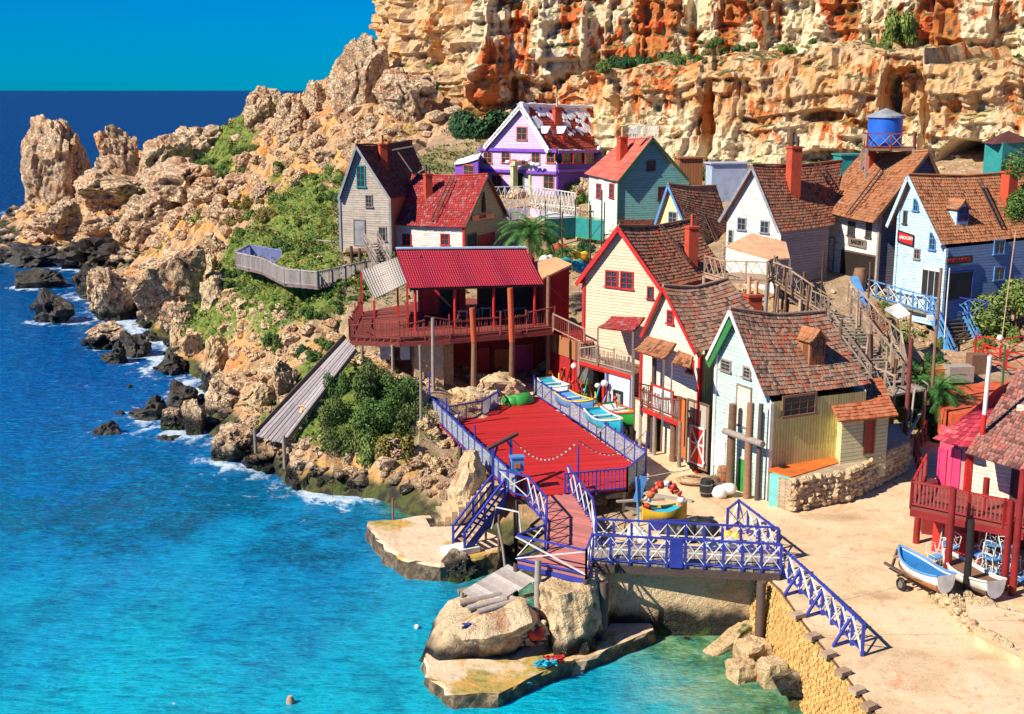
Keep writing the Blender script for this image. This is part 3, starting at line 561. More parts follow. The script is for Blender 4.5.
BU = {'g': [bushmesh(i, GREEN) for i in (1, 2)], 'd': [bushmesh(i, DGREEN) for i in (3, 4)], 'o': [bushmesh(i, OLIVE) for i in (5, 6)], 'b': [bushmesh(7, BROWNG)]}
def bush(x0, y0, x1, y1, label, group=None, k='g', q=None, deep=.9, rnd=random):
    q = q or hit((x0 + x1) / 2, y1 - 1); pm = F / (q.y * cP - (q.z - H) * sP); wd = (x1 - x0) / pm; h = (y1 - y0) / pm
    o = bpy.data.objects.new('bush', rnd.choice(BU[k])); COL.objects.link(o); o.location = (q.x, q.y + wd * .3, q.z - .1); o.scale = (wd / 1.7, wd / 1.7 * deep, h / .95); o.rotation_euler = (0, 0, rnd.uniform(0, 6)); return tag(o, label, 'bush', group)
for a in [(262, 368, 330, 405, 'spreading green bush where the ramp meets the bank')][:0]: pass
bush(264, 328, 286, 354, 'small round bush alone on the pale stone bank')
bush(292, 342, 312, 362, 'small dark round bush beside the wooden ramp', k='d')
BULK = bushmesh(91, GREEN, 6500, .042, 14, 1.1); BULK2 = bushmesh(92, greens('mixed_leaves', (.03, .06, .01), (.07, .12, .02), (.18, .22, .04)), 6500, .042, 14, 1.1); BU['x'] = [BULK]; BU['y'] = [BULK2]
for bx in [(320, 372, 352, 404, 'green shrub under the head of the wooden ramp', 'x'), (345, 366, 392, 406, 'broad green shrub highest on the bank below the balcony', 'y'), (378, 376, 426, 418, 'largest green shrub next to the stone pillar', 'x'), (312, 398, 352, 434, 'green shrub tucked right beside the wooden ramp', 'y'), (346, 398, 398, 442, 'green shrub in the middle of the dense clump', 'x'), (388, 406, 432, 444, 'green shrub touching the stage fence', 'y'), (322, 428, 366, 464, 'low green shrub at the shore end of the clump', 'y'), (356, 436, 396, 466, 'olive shrub low between the thorny shrub and the shore', 'o')]: bush(*bx[:5], k=bx[5])
bush(372, 425, 412, 462, 'brownish thorny shrub below the largest green shrub', k='b')
bush(446, 106, 514, 140, 'dark smooth mound of shrub beside the purple house', k='d', q=PY(480, 138, 131))
def cl(px, Y, y): return PY(px, y, Y)
bush(884, 4, 922, 42, 'olive shrub hanging on the upper cliff above the water tank', k='o', q=cl(903, 129, 42)); bush(1008, 50, 1026, 72, 'dark upright shrub on the ledge rim at the edge', k='d', q=cl(1016, 112, 72))
rb = random.Random(3)
for i in range(26): a = rb.uniform(600, 700); y_ = 72 - (a - 600) * .08; s = rb.uniform(9, 22); bush(a - s / 2, y_ - s * .9, a + s / 2, y_, 'green bush on the cliff ledge behind the purple house', 'bushes on the ledge behind the purple house', rb.choice('gdo'), cl(a, rb.uniform(128, 138), y_), rnd=rb)
for i in range(30): a = rb.uniform(700, 900); y_ = rb.uniform(42, 58); s = rb.uniform(6, 15); bush(a - s / 2, y_ - s * .7, a + s / 2, y_, 'small scrubby bush on the terrace of the lower cliff', 'small bushes on the cliff terrace', rb.choice('gob'), cl(a, rb.uniform(121, 131), y_), rnd=rb)
for i in range(14): a = rb.uniform(932, 1024); s = rb.uniform(6, 14); bush(a - s / 2, 70 - s * .8, a + s / 2, 70, 'low dark bush on the ledge rim above the cave', 'low bushes above the cave', rb.choice('gd'), cl(a, rb.uniform(113, 118), 71), rnd=rb)
def scatb(poly, nn, a0, a1, label, group, kinds, y=None):
    xs_ = [q[0] for q in poly]; ys_ = [q[1] for q in poly]; c = 0
    while c < nn:
        a = rb.uniform(min(xs_), max(xs_)); b_ = rb.uniform(min(ys_), max(ys_))
        if not inpoly([a], [b_], poly)[0]: continue
        s = rb.uniform(a0, a1); bush(a - s / 2, b_ - s * .62, a + s / 2, b_, label, group, rb.choice(kinds), rnd=rb); c += 1
scatb([(225, 272), (250, 262), (300, 290), (362, 285), (366, 312), (320, 322), (262, 322), (228, 300)], 34, 9, 24, 'green bush in the thicket below the viewing terrace', 'bushes below the viewing terrace', 'gggo')
scatb([(268, 240), (320, 215), (345, 225), (345, 250), (280, 262)], 12, 9, 20, 'green bush on the slope above the viewing terrace', 'bushes above the viewing terrace', 'gog')
scatb([(225, 215), (262, 195), (280, 205), (262, 250), (232, 258)], 14, 14, 26, 'dry tawny bush in the gully above the terrace', 'dry bushes in the gully', 'bbo')
scatb([(180, 175), (225, 150), (265, 150), (300, 190), (270, 205), (200, 205)], 34, 8, 20, 'green bush dotted over the headland grass', 'bushes on the headland', 'ggo')
scatb([(310, 170), (345, 175), (345, 205), (312, 212)], 10, 10, 20, 'green bush on the slope beside the grey weathered house', 'bushes beside the grey house', 'go')
scatb([(440, 30), (455, 60), (500, 70), (500, 110), (440, 100), (425, 80)], 18, 8, 20, 'green bush in the clefts of the cliff corner', 'bushes in the cliff clefts', 'god')
scatb([(296, 335), (345, 325), (350, 360), (312, 372)], 14, 9, 20, 'green bush on the bank behind the wooden ramp', 'bushes behind the wooden ramp', 'gg')
# ---------------------------------------------------------------- building kit
def PI(px, py, A, n):
    d = ray(px, py); return O3 + d * ((Vector(A) - O3).dot(n) / d.dot(n))
SH_BROWN = shingle('brown_shingles', [(.1, (.10, .04, .02)), (.3, (.30, .11, .05)), (.5, (.44, .19, .10)), (.66, (.30, .17, .11)), (.8, (.58, .14, .05)), (.93, (.66, .06, .03))])
SH_GREYB = shingle('grey_brown_shingles', [(.1, (.09, .045, .03)), (.32, (.30, .17, .11)), (.55, (.46, .29, .20)), (.74, (.42, .17, .09)), (.85, (.62, .12, .05)), (.95, (.68, .05, .03))])
SH_ORANGE = shingle('orange_shingles', [(.1, (.12, .04, .015)), (.3, (.42, .14, .05)), (.55, (.55, .22, .09)), (.8, (.36, .19, .10)), (.95, (.68, .20, .04))])
SH_RED = shingle('red_painted_shingles', [(.1, (.25, .02, .015)), (.4, (.52, .035, .03)), (.65, (.40, .05, .05)), (.8, (.42, .20, .20)), (.95, (.62, .05, .03))])
SH_DARK = shingle('dark_maroon_shingles', [(.1, (.03, .01, .01)), (.4, (.11, .03, .025)), (.65, (.17, .07, .06)), (.85, (.30, .06, .05)), (.97, (.22, .16, .14))])
SH_CORAL = shingle('coral_red_boards', [(.1, (.5, .10, .07)), (.5, (.72, .17, .11)), (.9, (.62, .14, .10))])
SH_PINK = shingle('crimson_shingles', [(.1, (.35, .015, .04)), (.5, (.60, .03, .07)), (.85, (.66, .12, .14)), (.97, (.6, .35, .3))])
SH_PUR = shingle('red_tiles_with_mortar', [(.1, (.35, .03, .02)), (.5, (.55, .05, .025)), (.9, (.5, .12, .05))])
BRICK = None
def brickmat(name, a, b2, mortar, sc=5):
    m, nt, b = newmat(name); n = N(nt); g = n.node('ShaderNodeNewGeometry'); x, y, z = n.sep(g.outputs['Position'])
    cb = n.node('ShaderNodeCombineXYZ'); n.link(n.math('ADD', x, y), cb.inputs[0]); n.link(z, cb.inputs[1])
    br = n.node('ShaderNodeTexBrick'); n.link(cb.outputs[0], br.inputs['Vector']); br.inputs['Color1'].default_value = c4(a); br.inputs['Color2'].default_value = c4(b2); br.inputs['Mortar'].default_value = c4(mortar); br.inputs['Scale'].default_value = sc; br.inputs['Mortar Size'].default_value = .02
    c = n.mix(n.math('MULTIPLY', n.step(n.noise(n.pos(), 1.5, 5, .7), .5, .7), .5), br.outputs[0], dim(a, .4)); n.link(c, b.inputs['Base Color']); b.inputs['Roughness'].default_value = .85; n.bump(br.outputs[1], -.4, .02, b); return m
BRICK = brickmat('red_brick', (.62, .07, .02), (.50, .055, .02), (.30, .09, .05))
GLASS = paint('dark_window_glass', (.035, .045, .055), .12, .3)
WHITE = paint('white_paint', (.78, .76, .70), .55, .3); RED = paint('red_paint', (.58, .025, .02), .5, .3); DRED = paint('dark_red_paint', (.28, .015, .015), .55, .4)
BLUE = paint('blue_paint', (.035, .05, .36), .45, .3); LBLUE = paint('light_blue_paint', (.10, .30, .62), .5, .3); GREENP = paint('green_paint', (.03, .33, .05), .5, .3); DGREENP = paint('dark_green_paint', (.02, .14, .05), .5, .3)
TEALP = paint('teal_paint', (.03, .28, .27), .5, .3); PURP = paint('purple_paint', (.20, .07, .50), .55, .3); ORANGEP = paint('orange_paint', (.68, .16, .03), .5, .3); YELLOWP = paint('yellow_paint', (.80, .50, .03), .5, .25); PINKP = paint('pink_paint', (.70, .05, .16), .5, .25)
BLACK = paint('black_paint', (.015, .014, .016), .5, .3); GREYP = paint('grey_paint', (.30, .31, .34), .6, .35); METAL = paint('dull_metal', (.25, .24, .24), .4, .3, metal=.6)
WOODG = wood('weathered_grey_wood', (.42, .36, .31), (.15, .11, .09)); WOODB = wood('brown_wood', (.34, .18, .10), (.09, .045, .025)); WOODR = wood('red_stained_wood', (.36, .06, .04), (.12, .03, .025)); WOODP = wood('pale_wood', (.58, .42, .28), (.28, .17, .10)); WOODD = wood('dark_wood', (.14, .09, .07), (.04, .025, .02)); WOODW = wood('silvery_planks', (.55, .50, .46), (.26, .21, .18))
TANP = paint('tan_canvas', (.66, .36, .20), .8, .25)
def roof_slope(mb, a, b, c, d, row=.30, colw=.24, th=.09, sag=.12, esag=.05, mi=0, ragged=.05):
    """a-b eave (start, end), c-d ridge (end, start)"""
    a, b, c, d = map(Vector, (a, b, c, d)); nrm = (b - a).cross(d - a).normalized()
    if nrm.z < 0: nrm = -nrm
    def f(s, t):
        q = (a * (1 - s) + b * s) * (1 - t) + (d * (1 - s) + c * s) * t
        return q - Vector((0, 0, 4 * s * (1 - s) * (sag * t + esag * (1 - t)) + .10 * math.sin(math.pi * t)))
    g = [[f(i / 8, j / 4) for i in range(9)] for j in range(5)]
    vs = [q for r_ in g for q in r_] + [q - nrm * th for r_ in g for q in r_]; fs = []
    for j in range(4):
        for i in range(8):
            k = j * 9 + i; fs.append((k, k + 1, k + 10, k + 9)); fs.append((45 + k + 9, 45 + k + 10, 45 + k + 1, 45 + k))
    for i in range(8): fs.append((i, 45 + i, 46 + i, i + 1)); k = 36 + i; fs.append((k, k + 1, 46 + k, 45 + k))
    for j in range(4): k = j * 9; fs.append((k, k + 9, 54 + k, 45 + k)); k += 8; fs.append((k, 45 + k, 54 + k, k + 9))
    mb.add(vs, fs, mi, .3)
    Ls = ((b - a).length + (c - d).length) / 2; Lt = ((d - a).length + (c - b).length) / 2; nr = max(2, int(Lt / row)); ph = random.random() * 9
    for j in range(nr):
        t0 = j / nr - (.012 if j == 0 else 0); t1 = min(1, (j + 1.25) / nr); s = 0.; nc = int(Ls / colw)
        while s < 1:
            w_ = colw / Ls * random.uniform(.7, 1.3); s1 = min(1, s + w_)
            if random.random() < .985:
                dt = random.uniform(-ragged, ragged * .4) / nr * 2; h = .045 + random.random() * .02
                p0 = f(s + .004, t0 + dt) + nrm * h; p1 = f(s1 - .004, t0 + dt) + nrm * (h + random.uniform(-.01, .01)); p2 = f(s1 - .004, t1) + nrm * .008; p3 = f(s + .004, t1) + nrm * .008
                q0 = f(s, t0 + dt) + nrm * .003; q1 = f(s1, t0 + dt) + nrm * .003
                mb.add([p0, p1, p2, p3, q0, q1], [(0, 1, 2, 3), (4, 5, 1, 0), (4, 0, 3), (1, 5, 2)], mi, random.random())
            s = s1
class Wall:
    def __init__(s, A, n): s.A = Vector(A); s.n = Vector(n).normalized(); s.u = Vector((0, 0, 1)).cross(s.n).normalized()
    def at(s, px, py, off=0): return PW(px, py, s.A + s.n * off, s.n)
def opening(root, W, rect, frame, pane=None, nx=2, ny=2, name='window', fw=.09, sill=True, label=None, off=.0, sub='pane', mun=True, proud=.07):
    x0, y0, x1, y1 = rect; c = W.at((x0 + x1) / 2, (y0 + y1) / 2, off); l = W.at(x0, (y0 + y1) / 2, off); r_ = W.at(x1, (y0 + y1) / 2, off); t = W.at((x0 + x1) / 2, y0, off); b_ = W.at((x0 + x1) / 2, y1, off)
    w_ = (r_ - l).length; h = abs(t.z - b_.z); u = W.u; n_ = W.n; z = Vector((0, 0, 1))
    def bx(mb, cu, cz, su, sz, o0, o1, tint=None): 
        p = c + u * cu + z * cz; a = u * (su / 2); bz = z * (sz / 2); mb.hexa([p - a - bz + n_ * o0, p + a - bz + n_ * o0, p + a - bz + n_ * o1, p - a - bz + n_ * o1, p - a + bz + n_ * o0, p + a + bz + n_ * o0, p + a + bz + n_ * o1, p - a + bz + n_ * o1], 0, tint)
    mb = MB(); d = proud
    bx(mb, -w_ / 2, 0, fw, h + fw, .0, d); bx(mb, w_ / 2, 0, fw, h + fw, .0, d); bx(mb, 0, h / 2, w_ - fw, fw, .0, d); bx(mb, 0, -h / 2, w_ + (fw * 2.5 if sill else -fw), fw, .0, d + (.06 if sill else 0))
    if mun and w_ > .35:
        for i in range(1, nx): bx(mb, -w_ / 2 + w_ * i / nx, 0, .035, h, .03, d - .01)
        for j in range(1, ny): bx(mb, 0, -h / 2 + h * j / ny, w_ - fw, .035, .032, d - .012)
    o = mb.build(name, frame, root)
    if label: o['label'] = label
    mp = MB(); bx(mp, 0, 0, w_ - fw * .8, h - fw * .8, .004, .028, .3); mp.build(sub, pane or GLASS, o)
    return o
def board(mb, a, b, w, th, n_, mi=0):      # flat board lying along a-b with its face towards n_
    a = Vector(a); b = Vector(b); d = (b - a).normalized(); s = d.cross(n_).normalized() * (w / 2); t = Vector(n_) * (th / 2)
    mb.hexa([a - s - t, b - s - t, b + s - t, a + s - t, a - s + t, b - s + t, b + s + t, a + s + t], mi)
def chimney(root, W0, px, yt, yb, wpx, mat=BRICK, pots=1, potmat=None, name='chimney', Y=None, pl=None, label=None, bury=1.0, taper=0, yaw=.4):
    q = PI(px, yb, *pl) if pl else PY(px, yb, Y); s = wpx / (F / q.y) / 1.25; top = PY(px, yt, q.y); h = top.z - q.z; mb = MB()
    mb.box((q.x, q.y, (q.z - bury + top.z) / 2), (s, s, h + bury), yaw); mb.box((q.x, q.y, top.z + .06), (s * 1.18, s * 1.18, .14), yaw)
    o = mb.build(name, mat, root)
    if label: o['label'] = label
    for i in range(pots):
        m2 = MB(); a = (i - (pots - 1) / 2) * s * .45; m2.tube([(q.x + a, q.y - a * .3, top.z + .1), (q.x + a, q.y - a * .3, top.z + .1 + s * (1.2 - .3 * i))], s * .15, 8, 0, .3); m2.build('chimney_pot', potmat or WOODD, o)
    return o
def roofladder(root, pl, p0, p1, w_=.36, mat=WOODD, up=.14):
    A, n_ = pl; a = PI(*p0, A, n_) + n_ * up; b = PI(*p1, A, n_) + n_ * up; d = (b - a).normalized(); s = d.cross(n_).normalized() * (w_ / 2); mb = MB()
    mb.bar(a - s, b - s, .06, .08, up=n_); mb.bar(a + s, b + s, .06, .08, up=n_); k = int((b - a).length / .33)
    for i in range(1, k): q = a + (b - a) * (i / k); mb.bar(q - s, q + s, .05, .04, up=n_)
    return mb.build('roof_ladder', mat, root)
def text_part(root, W, px, py, txt, size, mat, off=.08, name='lettering', rot=0):
    cu = bpy.data.curves.new(name, 'FONT'); cu.body = txt; cu.size = size; cu.align_x = 'CENTER'; cu.align_y = 'CENTER'; cu.extrude = .012; cu.offset = size * .02; cu.materials.append(mat)
    o_ = bpy.data.objects.new(name, cu); me_ = bpy.data.meshes.new_from_object(o_); bpy.data.objects.remove(o_); o = bpy.data.objects.new(name, me_); COL.objects.link(o); c = W.at(px, py, off); u = W.u; z = Vector((0, 0, 1)); M = Matrix((u, z, W.n)).transposed().to_4x4(); M.translation = c; o.parent = root
    o.matrix_basis = (root.matrix_world.inverted() if any(root.location) else Matrix()) @ M if False else M
    if any(root.matrix_basis.translation): o.matrix_parent_inverse = root.matrix_basis.inverted()
    return o
class House: pass
def house(label, z0, A, yaw, Bx, Cx, s, R0, E0, E1, R1=None, F0=None, gm=None, lm=None, rm=SH_BROWN, trim=WHITE, ovr=.3, sag=.12, name='house', cat='house', row=.28, colw=.22, corner=None, bury=1.5, tw=.2, soff=None, trimname='bargeboard', zc=None):
    h = House(); z0 = float(z0); A = P(A[0], A[1], z0); g = V3(math.cos(RAD(yaw)), math.sin(RAD(yaw))); l = V3(g.y, -g.x) if s > 0 else V3(-g.y, g.x); h.A, h.g, h.l = A, g, l
    def along(px, d): k = (px - CX) / F; return (k * (A.y * cP - (z0 - H) * sP) - A.x) / (d.x - k * d.y * cP)
    W = along(Bx, g); L = along(Cx, l); h.W, h.L = W, L
    Pr = A - l * ovr; Prr = A + l * (L + ovr); ng = -l
    r0 = PW(*R0, Pr, ng); e0 = PW(*E0, Pr, ng); e1 = PW(*E1, Pr, ng)
    r1 = PW(*R1, r0, g) if R1 else r0 + l * (L + 2 * ovr)
    f0 = PW(*F0, e0, g) if F0 else e0 + l * (L + 2 * ovr)
    f1 = e1 + (r1 - r0) * .5 + (f0 - e0) * .5
    k_ = lambda q: q - l * ovr
    h.r0, h.e0, h.e1, h.r1, h.f0, h.f1 = r0, e0, e1, r1, f0, f1
    U = lambda q: (q - A).dot(g)
    def hz(e, r, u): t = (u - U(e)) / (U(r) - U(e)); return e.z + (r.z - e.z) * t - .16
    zb = z0 - bury; zb0 = zb
    pA = A.copy(); pB = A + g * W; pC = A + l * L; pD = pB + l * L
    def at(p, z): return Vector((p.x, p.y, z))
    R = A + g * U(r0); RR = A + l * L + g * U(r1)
    g0 = [at(pA, zb), at(pB, zb), at(pB, hz(e1, r0, W)), at(R, r0.z - .16), at(pA, hz(e0, r0, 0))]
    pC = A + l * ((f0 - e0).dot(l) - 2 * ovr); pD = pB + l * ((f1 - e1).dot(l) - 2 * ovr); RR = R + l * ((r1 - r0).dot(l) - 2 * ovr)
    g1 = [at(pC, zb), at(pD, zb), at(pD, g0[2].z + f1.z - e1.z), at(RR, r1.z - .16), at(pC, g0[4].z + f0.z - e0.z)]
    mb = MB(); mb.add(g0, [(0, 1, 2, 3, 4)], 0); mb.add(g1, [(0, 1, 2, 3, 4)], 0); mb.quad(g0[0], g1[0], g1[4], g0[4], 1); mb.quad(g0[1], g1[1], g1[2], g0[2], 1)
    h.root = root = thing(name, label, cat, tuple(A)); mb.build('wall', [gm, lm or gm], root)
    mr = MB(); roof_slope(mr, e0, f0, r1, r0, row, colw, sag=sag); roof_slope(mr, e1, f1, r1, r0, row * 1.4, colw * 1.5, sag=sag); mr.tube([r0 + V3(0, 0, .05), (r0 + r1) / 2 - V3(0, 0, sag - .04), r1 + V3(0, 0, .05)], .09, 6, 0, .45); h.roof = mr.build('roof', rm, root)
    n0 = (f0 - e0).cross(r0 - e0).normalized(); n0 = n0 if n0.z > 0 else -n0; h.pl = (e0 + n0 * .05, n0); n1 = (f1 - e1).cross(r0 - e1).normalized(); n1 = n1 if n1.z > 0 else -n1; h.pl1 = (e1 + n1 * .05, n1)
    if trim:
        dz = V3(0, 0, -.13)
        for q0, q1, rr, sg in ((e0, e1, r0, -1),):
            mt = MB(); board(mt, q0 + dz + l * .03 * sg, rr + dz + l * .03 * sg, tw, .05, l * sg); board(mt, q1 + dz + l * .03 * sg, rr + dz + l * .03 * sg, tw, .05, l * sg); mt.build(trimname, trim, root)
    if corner:
        for q, zz in ((pA, g0[4].z), (pB, g0[2].z)): mt = MB(); mt.box((q.x, q.y, (zb + zz - .05) / 2), (.2, .2, zz - .05 - zb), RAD(yaw)); mt.build('corner_board', corner, root)
    h.G = Wall(A, -l); h.S = Wall(A, -g); h.pA, h.pB, h.pC, h.pD = pA, pB, pC, pD; h.z0 = z0
    if soff:
        ms = MB(); 
        for a, b, c, d in ((e0, r0, r0 + l * ovr, e0 + l * ovr), (e1, r0, r0 + l * ovr, e1 + l * ovr)): dz = V3(0, 0, -.2); ms.quad(a + dz, b + dz, c + dz, d + dz)
        ms.build('soffit', soff, root)
    return h
def dormer(h, px, py, w_, hh, wall, rm, frame, pane=GLASS, roofh=.5, ov=.15, label=None):
    c = PI(px, py, *h.pl); o = -h.g; l = h.l; slope = h.pl[1]; run = lambda dz: dz * slope.z / max(.05, -slope.dot(-o) if slope.dot(-o) < 0 else slope.dot(o)) if False else dz * slope.z / abs(slope.dot(o))
    c = c + o * .02; z = V3(0, 0, 1); mb = MB(); D_ = run(hh) + .2; ap = hh + roofh
    a, b = c - l * (w_ / 2), c + l * (w_ / 2); back = -o * D_; dn = z * -.5
    mb.add([a + dn, b + dn, b + z * hh, c + z * ap, a + z * hh], [(0, 1, 2, 3, 4)]); mb.quad(a + dn, a + back + dn, a + back + z * hh, a + z * hh); mb.quad(b + dn, b + back + dn, b + back + z * hh, b + z * hh)
    o_ = mb.build('dormer', wall, h.root)
    if label: o_['label'] = label
    W = Wall(c, o); m2 = MB(); m3 = MB(); p = lambda u, zz, oo: c + l * u + z * zz + o * oo
    for sx_, ex in ((-w_ / 2 + .1, 0), (w_ / 2 - .1, 0)): m2.hexa([p(sx_ - .05, .1, 0), p(sx_ + .05, .1, 0), p(sx_ + .05, .1, .05), p(sx_ - .05, .1, .05), p(sx_ - .05, hh, 0), p(sx_ + .05, hh, 0), p(sx_ + .05, hh, .05), p(sx_ - .05, hh, .05)])
    for zz in (.1, hh / 2 + .05, hh): k = w_ / 2 - .1; m2.hexa([p(-k, zz - .05, 0), p(k, zz - .05, 0), p(k, zz - .05, .052), p(-k, zz - .05, .052), p(-k, zz + .03, 0), p(k, zz + .03, 0), p(k, zz + .03, .052), p(-k, zz + .03, .052)])
    m2.hexa([p(-.02, .1, 0), p(.02, .1, 0), p(.02, .1, .05), p(-.02, .1, .05), p(-.02, hh, 0), p(.02, hh, 0), p(.02, hh, .05), p(-.02, hh, .05)])
    fw_ = m2.build('dormer_window', frame, o_); k = w_ / 2 - .15; m3.hexa([p(-k, .1, .004), p(k, .1, .004), p(k, .1, .02), p(-k, .1, .02), p(-k, hh, .004), p(k, hh, .004), p(k, hh, .02), p(-k, hh, .02)]); m3.build('dormer_pane', pane, o_)
    m4 = MB(); e = o * ov; D2 = -o * (run(ap) + .1); kz = -ov * roofh / (w_ / 2)
    for sg in (-1, 1): q = l * (sg * (w_ / 2 + ov)) + z * (hh + kz); roof_slope(m4, c + q + e, c + q - o * (run(hh) + .1), c + z * (ap + .05) + D2, c + z * (ap + .05) + e, .25, .2, sag=0, esag=0, th=.05)
    m4.build('dormer_roof', rm, o_); return o_
def rail(label, pts, h=1.0, sp=1.5, post=BLUE, bar_=BLUE, infill=WHITE, style='X', name='railing', group=None, root=None, pw=.09, ph=None, bot=.12, cat='railing', tint=None, mid=False, xw=.05, density=.14, jit=0, first=True):
    pts = [Vector(p) for p in pts]; top_lvl = root is None
    if top_lvl: root = thing(name, label, cat, tuple(pts[0]), group); R_ = root
    else: R_ = thing(name, None, None, tuple(pts[0])); R_.parent = root; R_.matrix_parent_inverse = root.matrix_basis.inverted()
    tops = MB(); botm = MB(); fill = MB(); z = V3(0, 0, 1); posts = []
    for i in range(len(pts) - 1):
        a, b = pts[i], pts[i + 1]; k = max(1, round((b - a).length / sp)); Q = [a + (b - a) * (j / k) for j in range(k + 1)]
        for j, q in enumerate(Q):
            if j == 0 and i > 0 or (not first and i == 0 and j == 0): continue
            posts.append(q)
        for p0, p1 in zip(Q[:-1], Q[1:]):
            j0 = V3(0, 0, random.uniform(-jit, jit)); j1 = V3(0, 0, random.uniform(-jit, jit))
            tops.bar(p0 + z * h + j0, p1 + z * h + j1, pw * .95, .07); botm.bar(p0 + z * bot, p1 + z * bot, pw * .6, .07)
            if mid: fill.bar(p0 + z * (h * .5), p1 + z * (h * .5), .04, .05)
            d = p1 - p0
            if style == 'X':
                fill.bar(p0 + z * bot, p1 + z * (h - .04), xw, .03); o_ = d.cross(z).normalized() * .031; fill.bar(p0 + z * (h - .04) + o_, p1 + z * bot + o_, xw, .03)
            elif style == 'XX':
                for q0, q1 in ((p0, p0 + d / 2), (p0 + d / 2, p1)): fill.bar(q0 + z * bot, q1 + z * (h - .04), xw, .03); o_ = d.cross(z).normalized() * .031; fill.bar(q0 + z * (h - .04) + o_, q1 + z * bot + o_, xw, .03)
            elif style == 'picket':
                m_ = max(2, int(d.length / density))
                for q_ in range(1, m_): t = q_ / m_ + random.uniform(-.1, .1) * jit; fill.bar(p0 + d * t + z * bot, p0 + d * (t + random.uniform(-.15, .15) * jit) + z * (h - .03), xw, .025)
            elif style == 'panel':
                o_ = d.cross(z).normalized() * .008; q0 = p0 + d * .04; q1 = p1 - d * .04; fill.hexa([q0 + z * bot - o_, q1 + z * bot - o_, q1 + z * bot + o_, q0 + z * bot + o_, q0 + z * (h - .08) - o_, q1 + z * (h - .08) - o_, q1 + z * (h - .08) + o_, q0 + z * (h - .08) + o_])
                fill.bar(q0 + z * bot + o_ * 3, q1 + z * (h - .1) + o_ * 3, .04, .02, tint=.9) if random.random() < .4 else None
            elif style == 'plank':
                m_ = max(2, int(d.length / .2))
                for q_ in range(m_): t = (q_ + .5) / m_; hh = h * random.uniform(.85, 1.1); c_ = p0 + d * t; fill.bar(c_ + z * .02, c_ + z * hh, .17, .03, tint=random.random())
    if style != 'none': fill.build({'X': 'cross_brace', 'XX': 'cross_brace', 'picket': 'baluster', 'panel': 'panel', 'plank': 'plank'}[style], infill, R_)
    tops.build('handrail', bar_, R_); botm.build('bottom_rail', bar_, R_)
    for q in posts:
        m_ = MB(); e = (ph or h + .06) + random.uniform(0, jit); m_.bar(q - z * .1, q + z * e + V3(random.uniform(-jit, jit) * .3, 0, 0), pw, pw); m_.build('post', post, R_)
    return R_
def postobj(mb_name, label, px, yb, yt, r, mat, z=None, Y=None, name='post', cat='post', group=None, lean=(0, 0), n_=8, root=None):
    q = P(px, yb, z) if z is not None else PY(px, yb, Y) if Y else hit(px, yb); top = PY(px, yt, q.y); mb = MB(); t = V3(q.x + lean[0], q.y + lean[1], top.z)
    mid = (q + t) / 2 + V3(random.uniform(-.04, .04), 0, 0); mb.tube([q - V3(0, 0, .5), mid, t], [r * 1.1, r, r * .92], n_); o = mb.build(name, mat, root)
    if root is None: tag(o, label, cat, group)
    return o
def deck(poly, z, th, mat, root=None, name='deck', pitch=.22, axis=None):
    """boards laid side by side filling a level polygon"""
    mb = MB(); ax = axis or (V3(*poly[1][:2]) - V3(*poly[0][:2])).normalized(); ax = V3(ax.x, ax.y).normalized(); nn = V3(-ax.y, ax.x); ps = [V3(p[0], p[1]) for p in poly]
    lo = min(p.dot(nn) for p in ps); hi = max(p.dot(nn) for p in ps); v = lo
    while v < hi:
        vm = v + pitch / 2; xs_ = []
        for i in range(len(ps)):
            a, b = ps[i], ps[(i + 1) % len(ps)]; da, db = a.dot(nn) - vm, b.dot(nn) - vm
            if (da > 0) != (db > 0): t = da / (da - db); xs_.append((a + (b - a) * t).dot(ax))
        xs_.sort()
        for k in range(0, len(xs_) - 1, 2):
            L_ = xs_[k + 1] - xs_[k]
            if L_ < .05: continue
            c = ax * ((xs_[k] + xs_[k + 1]) / 2) + nn * vm; mb.box((c.x, c.y, z - th / 2 + random.uniform(-.008, .008)), (L_ + random.uniform(-.03, .06), pitch - .018, th), math.atan2(ax.y, ax.x))
        v += pitch
    return mb.build(name, mat, root)
# ---------------------------------------------------------------- ground slabs
GRD, _n, _b = newmat('worn_concrete'); n = N(_n); p = n.pos(); g1 = n.noise(p, .35, 5, .65, .5)
c = n.ramp(g1, [(.3, (.46, .30, .16)), (.46, (.66, .47, .27)), (.62, (.74, .56, .35))]); c = n.mix(n.math('MULTIPLY', n.step(n.noise(p, 2.2, 6, .75), .52, .68), .45), c, (.34, .22, .14))
c = n.mix(n.math('MULTIPLY', n.step(n.noise(p, .4, 5, .75, 2), .58, .68), .6), c, (.62, .24, .10)); cr = n.vor(n.pos((1, 1, 1)), .09, 'DISTANCE_TO_EDGE'); c = n.mix(n.math('MULTIPLY', n.step(cr, .003, .0), .4), c, (.16, .10, .07))
c = n.mix(n.math('MULTIPLY', n.step(n.noise(p, 9, 5, .75), .54, .66), .55), c, (.26, .16, .09)); n.link(c, _b.inputs['Base Color']); _b.inputs['Roughness'].default_value = .93; n.bump(n.math('ADD', g1, n.math('MULTIPLY', n.noise(p, 7, 5, .7), .3)), .8, .12, _b)
mb = MB(); mb.prism(PLAZA, -1.2, PLZ, 0, .4); o = mb.build('pavement', GRD); tag(o, 'sandy concrete quay in front of the houses', kind='structure')
mossy = rockmat('mossy_concrete', 1, speck=.2)
DOCK, _n, _b = newmat('stained_dock_concrete'); n = N(_n); p = n.pos(); x, y, z = n.sep(p); c = n.ramp(n.noise(p, .8, 5, .65), [(.3, (.60, .42, .26)), (.55, (.74, .56, .38)), (.7, (.62, .40, .20))])
